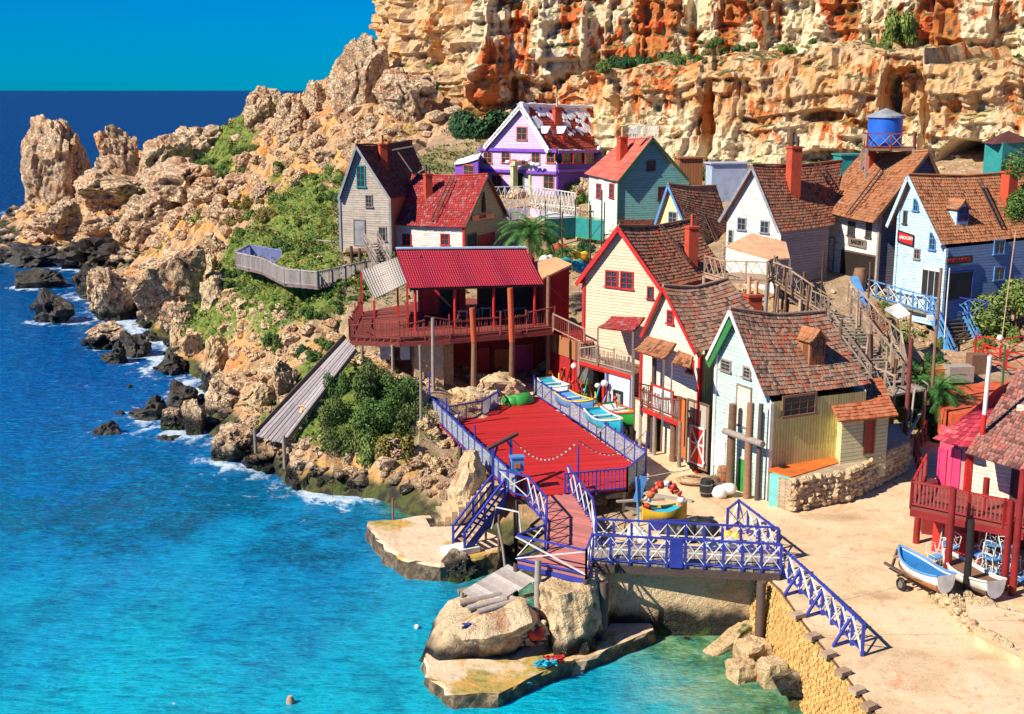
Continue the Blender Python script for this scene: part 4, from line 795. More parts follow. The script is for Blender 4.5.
c = n.mix(n.math('MULTIPLY', n.step(n.noise(p, .28, 4, .6), .50, .58), .85), c, n.ramp(n.noise(p, 1.4, 5, .7), [(.4, (.60, .30, .03)), (.55, (.35, .26, .03)), (.68, (.10, .16, .02))]))
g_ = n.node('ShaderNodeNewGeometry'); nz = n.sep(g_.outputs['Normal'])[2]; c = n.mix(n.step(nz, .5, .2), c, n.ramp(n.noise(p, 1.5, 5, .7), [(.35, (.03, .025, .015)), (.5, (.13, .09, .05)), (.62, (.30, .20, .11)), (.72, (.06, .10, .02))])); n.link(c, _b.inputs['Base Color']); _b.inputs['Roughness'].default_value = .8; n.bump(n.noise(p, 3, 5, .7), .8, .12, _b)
def rough_slab(label, pxs, ztop, zbot, name, cat, mat=DOCK, seg=.35, amp=.28, group=None):
    pts = [P(x, y, ztop) for x, y in pxs]; ring = []
    for i in range(len(pts)):
        a, b = pts[i], pts[(i + 1) % len(pts)]; k = max(1, int((b - a).length / seg))
        for j in range(k): ring.append(a + (b - a) * (j / k))
    c = sum(ring, V3(0, 0)) / len(ring); vs = []; K = 6
    for q, (zz, so) in enumerate(((ztop, 0), (ztop - .12, .06), ((ztop + zbot) / 2, .12), (zbot, .2))):
        for p_ in ring: d = (p_ - c); d.z = 0; d.normalize(); k = noise.noise(Vector((p_.x * 1.3, p_.y * 1.3, zz * 2))) * amp; vs.append(V3(p_.x + d.x * (so + k), p_.y + d.y * (so + k), zz + noise.noise(p_ * .9) * .06))
    n_ = len(ring); fs = [tuple(range(n_))] + [(q * n_ + i, (q + 1) * n_ + i, (q + 1) * n_ + (i + 1) % n_, q * n_ + (i + 1) % n_) for q in range(3) for i in range(n_)]
    mb = MB(); mb.add(vs, fs, 0, .5); o = mb.build(name, mat); return tag(o, label, cat, group)
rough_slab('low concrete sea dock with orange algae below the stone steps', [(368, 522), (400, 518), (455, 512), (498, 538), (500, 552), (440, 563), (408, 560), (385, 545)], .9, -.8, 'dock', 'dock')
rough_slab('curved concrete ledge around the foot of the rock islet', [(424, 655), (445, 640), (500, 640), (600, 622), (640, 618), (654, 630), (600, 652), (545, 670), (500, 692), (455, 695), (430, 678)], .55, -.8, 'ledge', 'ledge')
# two rocks of the islet
def bigrock(label, px0, y0, px1, y1, z, meshseed, deepk=1., rotz=0., ang=.2, squ=(1, 1, 1), top=None, mat=ROCKY):
    me_ = rockmesh(meshseed, 5, ang, mat, squ); q = P((px0 + px1) / 2, y1, z); pm = F / (q.y * cP - (z - H) * sP); o = bpy.data.objects.new('boulder', me_); COL.objects.link(o)
    w_ = (px1 - px0) / pm; h_ = (y1 - y0) / pm / .93; o.scale = (w_, w_ * deepk, h_); o.rotation_euler = (0, 0, rotz); o.location = (q.x, q.y + w_ * deepk * .35, z - .2); return tag(o, label, 'boulder')
def wallrock(label, base, top_, ztop, zbot, seed, mat=ROCKY, amp=.25, name='boulder'):
    """cliffy rock: a base outline and a smaller top outline joined by a rough skin"""
    N_ = 90; K = 26
    def rs(pl):
        L = [0]; pl = pl + [pl[0]]
        for a, b in zip(pl[:-1], pl[1:]): L.append(L[-1] + (b - a).length)
        out = []
        for i in range(N_):
            s = L[-1] * i / N_; j = max(k for k in range(len(L) - 1) if L[k] <= s); out.append(pl[j] + (pl[j + 1] - pl[j]) * ((s - L[j]) / (L[j + 1] - L[j])))
        return out
    A_ = rs([P(x, y, zbot) for x, y in base]); B_ = rs([P(x, y, ztop[i] if isinstance(ztop, list) else ztop) for i, (x, y) in enumerate(top_)]); vs = []
    c0 = sum(A_, V3(0, 0)) / N_
    for k in range(K):
        t = k / (K - 1)
        for a, b in zip(A_, B_):
            q = a * (1 - t) + b * t; d = (q - c0); d.z = 0; d.normalize(); bul = math.sin(math.pi * t) * .18
            m_ = noise.fractal(Vector((q.x * .7 + seed, q.y * .7, q.z * .35)), 1, 2, 5) * amp * 1.6 + noise.noise(q * 2.6) * amp * .6; q = q + d * (m_ + bul); vs.append(q)
    tc = sum(B_, V3(0, 0)) / N_; fs = []
    for r_ in range(1, 7):
        t = r_ / 7
        for b in vs[(K - 1) * N_:K * N_]: q = b * (1 - t) + tc * t; q.z += noise.noise(q * .9 + V3(seed, 0)) * amp * 1.3 + .25 * math.sin(t * 1.57); vs.append(q)
    vs.append(vs[-1].copy()); R_ = K + 6
    for k in range(R_ - 1):
        for i in range(N_): fs.append((k * N_ + i, k * N_ + (i + 1) % N_, (k + 1) * N_ + (i + 1) % N_, (k + 1) * N_ + i))
    last = len(vs) - 1; vs[last] = sum(vs[(R_ - 1) * N_:R_ * N_], V3(0, 0)) / N_
    for i in range(N_): fs.append(((R_ - 1) * N_ + i, (R_ - 1) * N_ + (i + 1) % N_, last))
    mb = MB(); mb.add(vs, fs, 0, .5); o = mb.build(name, mat); return tag(o, label, 'boulder')
wallrock('upright cream and orange rock pillar carrying the plank walkway', [(544, 644), (560, 660), (590, 656), (608, 630), (600, 606), (560, 600), (543, 620)], [(538, 583), (560, 594), (590, 590), (603, 580), (600, 566), (565, 562), (543, 568)], 3.0, .4, 3.)
wallrock('low broad cream rock that the driftwood hut stands on', [(422, 660), (440, 668), (520, 655), (546, 640), (545, 610), (470, 600), (432, 625)], [(440, 622), (462, 640), (512, 633), (532, 622), (525, 598), (478, 590), (450, 600)], [1.6, 1.7, 1.9, 2.2, 2.6, 2.4, 2.0], .2, 7., amp=.16)
# quay face and sea wall of stone blocks
SANDST = wood('yellow_sandstone_blocks', (.76, .50, .17), (.46, .25, .07)); SANDST.node_tree.nodes
def blockwall(label, top, zt, zb, bot=None, bw=.30, bh=.15, name='sea_wall', mat=SANDST, cat='sea wall', gap=.07, th=.3):
    T = [P(x, y, zt) for x, y in top]; Bt = [P(x, y, zb) for x, y in bot] if bot else [V3(q.x, q.y, zb) for q in T]
    L = [0]
    for a, b in zip(T[:-1], T[1:]): L.append(L[-1] + (b - a).length)
    def f(s, t, o=0):
        s = min(max(s, 0), L[-1] - 1e-4); j = max(k for k in range(len(L) - 1) if L[k] <= s); u = (s - L[j]) / (L[j + 1] - L[j]); a = T[j] + (T[j + 1] - T[j]) * u; b = Bt[j] + (Bt[j + 1] - Bt[j]) * u; q = a + (b - a) * t
        d = (T[j + 1] - T[j]).normalized(); n_ = V3(d.y, -d.x); return q + (n_ if n_.x < 0 or n_.y < -.2 else -n_) * (o + .08 + t * .35)
    mb = MB(); rows = int((zt - zb) / bh); nn = int(L[-1] / .6)
    for i in range(nn):                      # mortar body
        s0, s1 = L[-1] * i / nn, L[-1] * (i + 1) / nn; a, b, c_, d_ = f(s0, 1), f(s1, 1), f(s1, 0), f(s0, 0); k = [f(s0, 1, -th), f(s1, 1, -th), f(s1, 0, -th), f(s0, 0, -th)]
        mb.hexa([a, b, k[1], k[0], d_, c_, k[2], k[3]], 1, .1)
    for r_ in range(rows):
        s = -random.random() * bw
        while s < L[-1]:
            w_ = bw * random.uniform(.8, 1.2); s0 = max(0, s + gap / 2); s1 = min(L[-1], s + w_ - gap / 2)
            if s1 - s0 > .08:
                t0 = r_ / rows + gap / 2 / (zt - zb) * .7; t1 = (r_ + 1) / rows - gap / 2 / (zt - zb) * .7; o = random.uniform(.03, .09); q = [f(s0, t1, -.01), f(s1, t1, -.01), f(s1, t1, o), f(s0, t1, o), f(s0, t0, -.01), f(s1, t0, -.01), f(s1, t0, o * .9), f(s0, t0, o * .9)]; mb.hexa(q, 0, random.random())
            s += w_
    o = mb.build(name, [mat, WOODB]); return tag(o, label, cat)
blockwall('curved yellow stone sea wall below the quay railing', [(757, 568), (781, 590), (805, 624), (842, 670), (886, 726), (905, 760)], 2.95, -.5, None)
for i, (x, y) in enumerate([(800, 615), (816, 636), (831, 654), (846, 672), (860, 690), (872, 706)]): q = P(x, y, PLZ + .1); mb = MB(); mb.box(q - V3(.1, 0, .0), (.5, .36, .16), .5 + i * .02); tag(mb.build('coping_stone', WOODP), 'tan coping stone on the rim of the yellow sea wall', 'coping stone', 'coping stones on the sea wall')
SHOT = rockmat('stained_render_wall', 1, wet=True, speck=.3); mb = MB(); a, b = P(606, 567, PLZ), P(757, 567, PLZ); mb.hexa([V3(a.x, a.y - .35, -.6), V3(b.x, b.y - .35, -.6), V3(b.x, b.y + .02, -.6), V3(a.x, a.y + .02, -.6), V3(a.x, a.y - .15, 2.9), V3(b.x, b.y - .15, 2.9), V3(b.x, b.y + .02, 2.9), V3(a.x, a.y + .02, 2.9)]); tag(mb.build('quay_wall', SHOT), 'plain stained quay wall under the footbridge', 'quay wall')
# blocks in the water
wet = rockmat('wet_quarry_block', 1, wet=False, green=.1, speck=.7)
def block(label, c, size, rz, ry=0, rx=0, z=.1, grp=None):
    bm = bmesh.new(); bmesh.ops.create_cube(bm, size=1); bmesh.ops.subdivide_edges(bm, edges=bm.edges, cuts=6, use_grid_fill=True)
    for v in bm.verts: v.co = Vector(size[i] * v.co[i] * (1 - .12 * (abs(v.co[(i + 1) % 3] * 2) ** 6)) for i in range(3)) + Vector((noise.noise(v.co * 3 + V3(c[0], 0)), noise.noise(v.co * 3 + V3(0, c[1])), noise.noise(v.co * 4))) * .1
    me = bpy.data.meshes.new('stone_block'); bm.to_mesh(me); bm.free(); me.materials.append(wet); o = bpy.data.objects.new('stone_block', me); COL.objects.link(o); q = P(c[0], c[1], z); o.location = q; o.rotation_euler = (rx, ry, rz); return tag(o, label, 'stone block', grp)
block('long stone beam sloping from the sea wall into the water', (733, 640), (3.4, .8, .6), RAD(42), RAD(-14)); block('square stone block behind the two standing in green water', (752, 654), (1.3, 1.1, 1.1), .5, z=.3); block('square stone block with a hollow nearest the long beam', (742, 673), (1.1, 1.0, 1.0), .4, z=.2); block('rounded stone block standing apart in the green water', (772, 680), (1.05, .9, 1.7), .2, z=.2)
# ---------------------------------------------------------------- the stage and its railings
SZ_ = 3.25; REDDECK = wood('bright_red_boards', (.58, .014, .012), (.36, .008, .01), .7)
st = thing('stage', 'large bright red plank stage on posts beside the boats', 'stage', tuple(P(540, 495, SZ_)))
spoly = [P(x, y, SZ_) for x, y in [(516, 497), (436, 421), (480, 416), (500, 405), (514, 405), (538, 397), (642, 470), (625, 490)]]
deck(spoly, SZ_, .1, REDDECK, st, 'deck', .2, axis=(P(625, 490, SZ_) - P(516, 497, SZ_)))
mb = MB(); pl_ = [P(x, y, SZ_) for x, y in [(516, 497), (625, 490), (642, 470)]]
for a, b in zip(pl_[:-1], pl_[1:]): mb.bar(a - V3(0, 0, .25), b - V3(0, 0, .25), .12, .28)
mb.build('fascia', WOODD, st)
for x, y in [(516, 497), (570, 494), (625, 490), (642, 470), (490, 474), (460, 445), (436, 420), (560, 470), (600, 450)]: m_ = MB(); q = P(x, y, SZ_); m_.tube([q - V3(0, 0, 3.4), q - V3(0, 0, .12)], .13, 7); m_.build('post', WOODD, st)
MESHP, _n, _b = newmat('grey_mesh_panel'); n = N(_n); p = n.pos(); n.link(n.ramp(n.noise(n.pos((1, 1, 6)), 3, 4, .8), [(.35, (.07, .09, .15)), (.5, (.25, .28, .33)), (.65, (.48, .50, .52))]), _b.inputs['Base Color']); _b.inputs['Roughness'].default_value = .7
PP = lambda L_, z: [P(x, y, z) for x, y in L_]
rail('blue framed grey panel railing along the sea side of the stage', PP([(516, 497), (475, 460), (428, 412)], SZ_), 1.15, 1.25, infill=MESHP, style='panel', ph=1.3)
rail('blue framed grey panel railing between the stage and the boats', PP([(534, 395), (580, 425), (645, 472)], SZ_), 1.15, 1.5, infill=MESHP, style='panel', ph=1.3)
rail('blue picket railing across the front of the stage', PP([(565, 496), (627, 490)], SZ_), 1.15, 2.2, infill=BLUE, style='picket', density=.2)
rail('short blue panel railing turning the stage corner by the dark gap', PP([(627, 490), (645, 474)], SZ_), 1.15, 1.2, infill=MESHP, style='panel')
rail('grey picket railing around the white boulders at the stage corner', PP([(430, 412), (450, 424), (482, 418), (498, 408), (494, 398)], SZ_ - .1), 1.1, 1.2, post=BLUE, bar_=BLUE, infill=GREYP, style='picket')
for i, (px, yb, yt, lb) in enumerate([(540, 0, 0, '')][:0]): pass
poles = [(430, 412, 372, 'thin blue lamp pole at the far sea corner of the stage'), (447, 425, 398, 'thin blue pole second from the far sea corner of the stage'), (459, 438, 412, 'thin blue pole midway along the sea side of the stage'), (578, 490, 446, 'dark blue pole at the front edge of the stage'), (622, 455, 424, 'blue pole on the boat side of the stage'), (646, 474, 432, 'blue pole at the alley corner of the stage'), (481, 398, 382, 'short blue pole by the white boulders'), (475, 455, 425, 'thin blue pole near the gate arch on the stage')]
for px, yb, yt, lb in poles: postobj('', lb, px, yb, yt, .055, BLUE, z=SZ_ - .05, cat='pole', name='pole')
# gate arch, notice box
g_ = thing('gate_arch', 'blue timber gate arch at the head of the wooden steps', 'gate', tuple(P(496, 487, SZ_)))
a, b = P(493, 493, SZ_), P(511, 480, SZ_)
for q in (a, b): m_ = MB(); m_.bar(q - V3(0, 0, .2), q + V3(0, 0, 2.3), .16); m_.build('post', BLUE, g_)
m_ = MB(); m_.bar(a + V3(-.3, -.1, 2.3), b + V3(.3, .1, 2.45), .2, .14); m_.bar(a + V3(0, 0, 1.7), a + (b - a) * .25 + V3(0, 0, 2.25), .08); m_.bar(b + V3(0, 0, 1.8), b + (a - b) * .25 + V3(0, 0, 2.3), .08); m_.build('lintel', WOODD, g_)
bx = thing('notice_box', 'small blue box on a stand beside the gate arch', 'box', tuple(P(517, 492, SZ_))); q = P(517, 490, SZ_); m_ = MB(); m_.box(q + V3(0, 0, 1.35), (.62, .4, .75), .2); m_.box(q + V3(0, 0, 1.76), (.74, .5, .08), .2); m_.build('body', LBLUE, bx); m_ = MB(); m_.box(q + V3(.03, -.24, 1.35), (.26, .05, .26), .2); m_.build('emblem', ORANGEP, bx)
for s_ in (-.22, .22): m_ = MB(); m_.bar(q + V3(s_, 0, -.05), q + V3(s_, 0, .98), .07); m_.build('leg', BLACK, bx)
# ---------------------------------------------------------------- walkway, platform and bridge
WZ = 3.45; PINKW = wood('faded_pink_boards', (.62, .20, .17), (.36, .13, .11))
wk = thing('walkway', 'faded pink plank walkway bending from the stage to the footbridge', 'walkway', tuple(P(560, 530, WZ)))
wp = PP([(516, 561), (546, 552), (548, 520), (528, 497), (573, 494), (593, 524), (592, 560), (586, 577)], WZ); deck(wp, WZ, .1, PINKW, wk, 'deck', .26, axis=P(586, 577, WZ) - P(516, 561, WZ))
mb = MB()
for a, b in zip(wp, wp[1:] + wp[:1]): mb.bar(a - V3(0, 0, .2), b - V3(0, 0, .2), .1, .2)
mb.build('beam', BLUE, wk)
rail('', PP([(500, 492), (528, 499), (547, 522), (545, 550), (516, 561)], WZ), 1.15, 1.25, style='X', root=wk)
rail('', PP([(516, 561), (586, 577)], WZ), 1.15, 3.2, style='X', root=wk, xw=.1); rail('', PP([(568, 488), (592, 522), (596, 548)], WZ), 1.15, 1.2, style='X', root=wk)
rail('', PP([(586, 577), (592, 560)], WZ), 1.15, 1.2, style='X', root=wk)
for x, y in [(516, 561), (586, 577), (602, 566), (548, 520), (590, 528)]: m_ = MB(); q = P(x, y, WZ); m_.tube([q - V3(0, 0, 4), q - V3(0, 0, .1)], .12, 7); m_.build('post', WOODD, wk)
BZ_ = 3.4; br = thing('footbridge', 'blue timber footbridge with white crosses over the inlet', 'bridge', tuple(P(592, 566, BZ_)))
f0, f1 = P(592, 561, BZ_), P(780, 571, BZ_); dd = (f1 - f0).normalized(); nn_ = V3(-dd.y, dd.x); b0, b1 = f0 + nn_ * 1.9, f1 + nn_ * 1.9
deck([f0, f1, b1, b0], BZ_, .1, WOODG, br, 'deck', .22, axis=nn_)
m_ = MB(); m_.bar(f0 - V3(0, 0, .28), f1 - V3(0, 0, .28), .18, .34); m_.bar(b0 - V3(0, 0, .28), b1 - V3(0, 0, .28), .18, .34); m_.build('beam', WOODD, br)
rail('', [f0 - nn_ * .05, f1 - nn_ * .05], 1.2, .82, style='X', root=br, mid=True, ph=1.2, pw=.11, xw=.075); rail('', [b0 + nn_ * .05, b1 + nn_ * .05], 1.2, .82, style='X', root=br, mid=True, ph=1.2, pw=.11, xw=.07)
m_ = MB()
for q in (f0 + (f1 - f0) * .45,): m_.box(q + V3(0, -.1, .6), (.55, .12, 1.3), math.atan2(dd.y, dd.x)); 
m_.build('panel', BLUE, br)
for q in (P(604, 575, BZ_), P(762, 575, BZ_)): m_ = MB(); m_.tube([q - V3(0, 0, 3.5), q - V3(0, 0, .3)], .2, 8); m_.build('post', WOODD, br)
rail('blue quay railing with white crosses descending along the sea wall', PP([(778, 571), (800, 592), (822, 613), (862, 654)], PLZ + .08), 1.15, 1.0, style='X', pw=.11, xw=.075)
rail('short blue railing with white crosses leading onto the bridge from the quay', PP([(727, 533), (738, 524), (778, 556)], PLZ + .2), 1.15, 1.0, style='X', pw=.11, xw=.075)
for x, y in [(800, 592), (822, 613), (850, 642)]: m_ = MB(); q = P(x, y, PLZ); m_.bar(q + V3(0, 0, 1.0), q + V3(-.75, -.45, .05), .09); m_.bar(q + V3(-.75, -.45, .05), q + V3(-.05, 0, .05), .09); tag(m_.build('railing_strut', BLUE), 'blue strut propping the quay railing from the wall top', 'strut', 'struts of the quay railing')

# ---------------------------------------------------------------- houses
CREAM = siding('cream_clapboard', (.80, .58, .40), (.30, .15, .08), .2, .4); WHITES = siding('white_clapboard', (.76, .74, .68), (.25, .2, .16), .18, .8); WARMW = siding('warm_white_clapboard', (.80, .68, .52), (.30, .18, .10), .19, .45)
PALEBL = siding('pale_aqua_shingled_wall', (.50, .70, .62), (.28, .27, .22), .2, .85); YELG = siding('yellow_green_boards', (.66, .62, .22), (.16, .15, .04), .17, .5, True); PALEY = siding('pale_yellow_boards', (.66, .60, .33), (.22, .18, .08), .2, .4)
GREYS = siding('weathered_grey_boards', (.50, .43, .35), (.16, .12, .09), .2, 1.0); OLIVS = siding('olive_board_gable', (.34, .31, .17), (.14, .11, .06), .2, .6); TEALS = siding('teal_clapboard', (.17, .43, .40), (.03, .08, .08), .2, .7); MINT = siding('mint_white_clapboard', (.66, .74, .68), (.2, .25, .22), .2, .4)
LILAC = siding('lilac_white_boards', (.60, .48, .76), (.30, .20, .50), .25, .3); PURS = siding('purple_boards', (.17, .06, .42), (.08, .03, .2), .22, .3); PINKG = siding('pinkish_grey_boards', (.44, .30, .28), (.12, .07, .06), .2, .8); GREYD = siding('shaded_white_boards', (.20, .19, .22), (.05, .05, .06), .2, .7)  # GREYD: dark tone carries the shade on the white tank house's gable
LBS = siding('light_blue_clapboard', (.48, .68, .80), (.20, .26, .30), .2, .8); BLS = siding('shaded_blue_clapboard', (.14, .24, .42), (.05, .08, .18), .2, .4); YELW = siding('yellow_gable_boards', (.74, .66, .34), (.25, .2, .1), .2, .4); ORBR = siding('orange_brown_boards', (.42, .16, .06), (.15, .06, .03), .25, .6, True); REDB = siding('red_boards', (.42, .03, .02), (.14, .02, .015), .2, .5, True); PINKB = siding('pink_and_white_boards', (.58, .07, .14), (.75, .62, .6), .5, .2, True); PLANKW = siding('worn_plank_wall', (.52, .44, .36), (.2, .14, .1), .16, .8, True)  # BLS: darker blue paints the shaded long wall of the light blue house
STONEW = brickmat('rubble_stone_wall', (.52, .40, .28), (.38, .27, .17), (.14, .09, .06), 3.2)
hs = {}
# green gabled corner house
h = house('crooked house with pale aqua gable, dark green rake and yellow-green side on the quay', PLZ, (767, 499), 116, 713, 856, 1, (730, 309), (764, 395), (707, 357), (825, 312), (870, 383), gm=PALEBL, lm=YELG, rm=SH_GREYB, trim=WHITE, ovr=.35, sag=.25, corner=WHITE, row=.24, colw=.2); hs['g'] = h
mt = MB()                                  # the wide green board under the far rake
board(mt, h.e1 + V3(0, 0, -.42) + h.l * .05, h.r0 + V3(0, 0, -.62) + h.l * .05, .46, .05, -h.l); mt.build('green_rake_board', paint('mid_green_paint', (.03, .20, .05)), h.root)
opening(h.root, h.G, (722, 360, 731, 371), WOODG, nx=2, ny=3); opening(h.root, h.G, (744, 367, 751, 378), WOODG, nx=2, ny=3)
opening(h.root, h.G, (737, 386, 751, 427), WOODG, WARMW, 1, 1, 'hatch', sub='panel', sill=False); opening(h.root, h.G, (738, 459, 752, 500), WHITE, GREENP, 1, 1, 'door', sub='leaf', sill=False, label='bright green door'); opening(h.root, h.G, (714, 440, 725, 466), WHITE, WHITE, 1, 1, 'door', sub='leaf', sill=False, label='white door')
opening(h.root, h.S, (783, 395, 815, 415), WOODB, GLASS, 4, 3, name='window', fw=.12, label='broken window hole in the yellow-green boards')
dormer(h, 817, 358, 1.0, 1.0, ORBR, SH_ORANGE, WOODR, roofh=.45)
# lean-to annex
TZ = PLZ + 1.6
def addrock(mb, loc, sc, rz=0, me=None, mi=0):
    me = me or random.choice(RLO); M = Matrix.Translation(loc) @ Matrix.Rotation(rz, 4, 'Z') @ Matrix.Diagonal((sc[0], sc[1], sc[2], 1)); mb.add([M @ v.co for v in me.vertices], [tuple(p.vertices) for p in me.polygons], mi, random.random())
RLO = [rockmesh(200 + i, 2, .3) for i in range(8)]
def rubble_face(name, line, z0, z1, size, mat, parent=None, depth=.12):
    mb = MB(); pts = [P(x, y, z0) for x, y in line]; rows = max(1, int((z1 - z0) / (size * .62)))
    for a, b in zip(pts[:-1], pts[1:]):
        L_ = (b - a).length; d = (b - a) / L_; k = int(L_ / (size * .8))
        for r_ in range(rows):
            for i in range(k): q = a + d * ((i + .5 + random.uniform(-.3, .3)) * L_ / k); s_ = size * random.uniform(.75, 1.3); addrock(mb, q + V3(0, random.uniform(-.04, .05), (r_ + .1) * (z1 - z0) / rows), (s_, s_, s_ * .75), random.uniform(0, 6))
    return mb.build(name, mat, parent, fix=False)
def leanto(label, pts_px, z0, wallm, roofm, heights, roofth=.12, name='shed', cat='shed', ov=.25, doors=(), trim=None, group=None):
    """four ground corners (near first, going round) and a roof height at each"""
    G_ = [P(x, y, z0) for x, y in pts_px]; r_ = thing(name, label, cat, tuple(G_[0]), group); T_ = [V3(q.x, q.y, z0 + hh) for q, hh in zip(G_, heights)]; mb = MB()
    for i in range(4): j = (i + 1) % 4; mb.quad(G_[i] - V3(0, 0, 1), G_[j] - V3(0, 0, 1), T_[j] - V3(0, 0, .08), T_[i] - V3(0, 0, .08))
    mb.build('wall', wallm, r_); c = sum(T_, V3(0, 0)) / 4; R_ = [c + (t - c) * (1 + ov * 2 / max(.5, (t - c).length)) for t in T_]
    for a in R_: a.z += .1
    mr = MB(); roof_slope(mr, R_[0], R_[1], R_[2], R_[3], sag=.03, esag=.02); mr.build('roof', roofm, r_); return r_, G_, T_
r_, G_, T_ = leanto('small pale yellow annex with orange roof and red-brown door on the quay house', [(840, 464), (886, 457), (874, 443), (829, 449)], TZ, PALEY, shingle('terracotta_sheet_tiles', [(.1, (.40, .09, .03)), (.5, (.66, .19, .07)), (.9, (.60, .26, .12))]), (2.35, 2.35, 3.3, 3.3)); n_ = (G_[1] - G_[0]).cross(V3(0, 0, 1)); Wn = Wall(G_[0], n_ if n_.y < 0 else -n_); opening(r_, Wn, (864, 420, 874, 453), WOODB, DRED, 1, 1, 'door', sub='leaf', sill=False)
# stone terrace in front of the side wall
ter = [P(x, y, PLZ) for x, y in [(770, 505), (790, 512), (848, 501), (908, 470), (895, 450), (780, 470)]]; t_ = thing('terrace', 'raised orange-floored terrace with rough stone wall before the yellow-green wall', 'terrace', tuple(ter[0])); mb = MB(); mb.prism([(q.x, q.y) for q in ter], PLZ - .2, TZ - .02); mb.build('stone_base', STONEW, t_); rubble_face('rubble_facing', [(789, 512), (848, 501), (908, 470)], PLZ, TZ, .42, ROCKY, t_)
mb = MB(); mb.prism([(q.x, q.y) for q in [P(x, y, TZ) for x, y in [(769, 470), (790, 478), (842, 462), (829, 447), (775, 455)]]], TZ - .06, TZ + .04); mb.build('floor_boards', ORANGEP, t_); mb = MB(); a, b = P(769, 505, PLZ), P(789, 510, PLZ); d = (b - a).normalized(); n_ = V3(d.y, -d.x) * .06; mb.hexa([a + n_, b + n_, b - n_, a - n_, a + n_ + V3(0, 0, 1.65), b + n_ + V3(0, 0, 1.65), b - n_ + V3(0, 0, 1.65), a - n_ + V3(0, 0, 1.65)]); mb.build('side_panel', paint('aqua_panel', (.16, .52, .50)), t_)
rs = random.Random(8)
for i in range(14):
    a = rs.uniform(0, 1); q = P(792 + 112 * a + rs.uniform(-3, 3), 509 - 42 * a + rs.uniform(2, 7), PLZ + .02); o = bpy.data.objects.new('stone', rs.choice(RMY)); COL.objects.link(o); k = rs.uniform(.28, .55); o.location = q; o.scale = (k, k, k * .7); o.rotation_euler = (0, 0, rs.uniform(0, 6)); tag(o, 'loose stone fallen at the foot of the terrace wall', 'stone', 'fallen stones at the terrace wall')
# white house with red trim
h = house('narrow warm white house with red trim and mossy brown roof next to the quay house', PLZ, (697, 466), 120, 640, 742, 1, (663, 286), (696, 352), (641, 335), (728, 279), (775, 330), gm=WARMW, lm=YELG, rm=SH_GREYB, trim=RED, ovr=.3, corner=RED, sag=.3, row=.25, colw=.2); hs['w'] = h
opening(h.root, h.G, (668, 311, 674, 324), RED, nx=2, ny=3); opening(h.root, h.G, (688, 360, 694, 373), RED, nx=2, ny=3); opening(h.root, h.G, (688, 402, 709, 467), WOODB, PLANKW, 1, 1, 'plank_wall', sub='boards', sill=False, mun=False, proud=.1, off=.04); opening(h.root, h.G, (691, 427, 704, 464), WHITE, RED, 1, 1, 'barn_door', sub='leaf', sill=False, mun=False, off=.13)
W = h.G; mb = MB()
for a, b in (((691, 425), (704, 464)), ((704, 432), (691, 457)), ((691, 441), (704, 447))): mb.bar(W.at(*a, .2), W.at(*b, .2), .09, .04, up=W.n)
mb.build('door_cross', WHITE, h.root)
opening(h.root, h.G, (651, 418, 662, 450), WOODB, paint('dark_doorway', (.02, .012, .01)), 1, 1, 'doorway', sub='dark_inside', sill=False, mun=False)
# cream house
h = house('tall cream house with red trim and brown ladder roof behind the boats', PLZ + .2, (660, 404), 143, 583, 735, 1, (618, 226), (661, 288), (576, 283), (690, 220), (728, 272), gm=CREAM, lm=REDB, rm=SH_BROWN, trim=RED, ovr=.35, corner=RED, sag=.25, row=.26, colw=.22, tw=.28, bury=2.5); hs['c'] = h
opening(h.root, h.G, (606, 271, 618, 287), RED, nx=2, ny=3); opening(h.root, h.G, (621, 272, 633, 289), RED, nx=2, ny=3); opening(h.root, h.G, (648, 287, 653, 299), DRED, nx=1, ny=1)
chimney(h.root, None, 691, 228, 258, 13, pl=h.pl, pots=1, potmat=BRICK, yaw=.3); roofladder(h.root, h.pl, (659, 226), (688, 264)); chimney(h.root, None, 751, 296, 325, 19, Y=69, pots=2, potmat=TANP, yaw=.3, label='short red chimney stub with two clay pots')
# grey house
h = house('weathered grey wooden house with maroon roof, farthest along the village path', 9.5, (391, 250), 165, 341, 424, 1, (356, 145), (390, 198), (338, 198), (411, 141), (432, 190), gm=GREYS, lm=ORBR, rm=SH_DARK, trim=GREYP, ovr=.35, sag=.2, corner=GREYP); hs['y'] = h
opening(h.root, h.G, (357, 166, 365, 187), TEALP, nx=2, ny=3); opening(h.root, h.G, (366, 195, 372, 207), WOODG, nx=2, ny=3); opening(h.root, h.G, (379, 227, 386, 241), WOODG, nx=2, ny=2); opening(h.root, h.G, (354, 220, 365, 245), WOODG, GREYP, 1, 1, 'door', sub='leaf', sill=False)
chimney(h.root, None, 383, 145, 160, 9, pl=h.pl, pots=1)
m_ = MB()
for x0, y0, x1, y1, Y in [(392, 150, 414, 146, 112), (414, 146, 425, 168, 112), (425, 168, 415, 175, 112), (398, 152, 412, 172, 112)]: m_.bar(PY(x0, y0, Y), PY(x1, y1, Y), .12)
m_.build('roof_timber', WOODG, h.root)
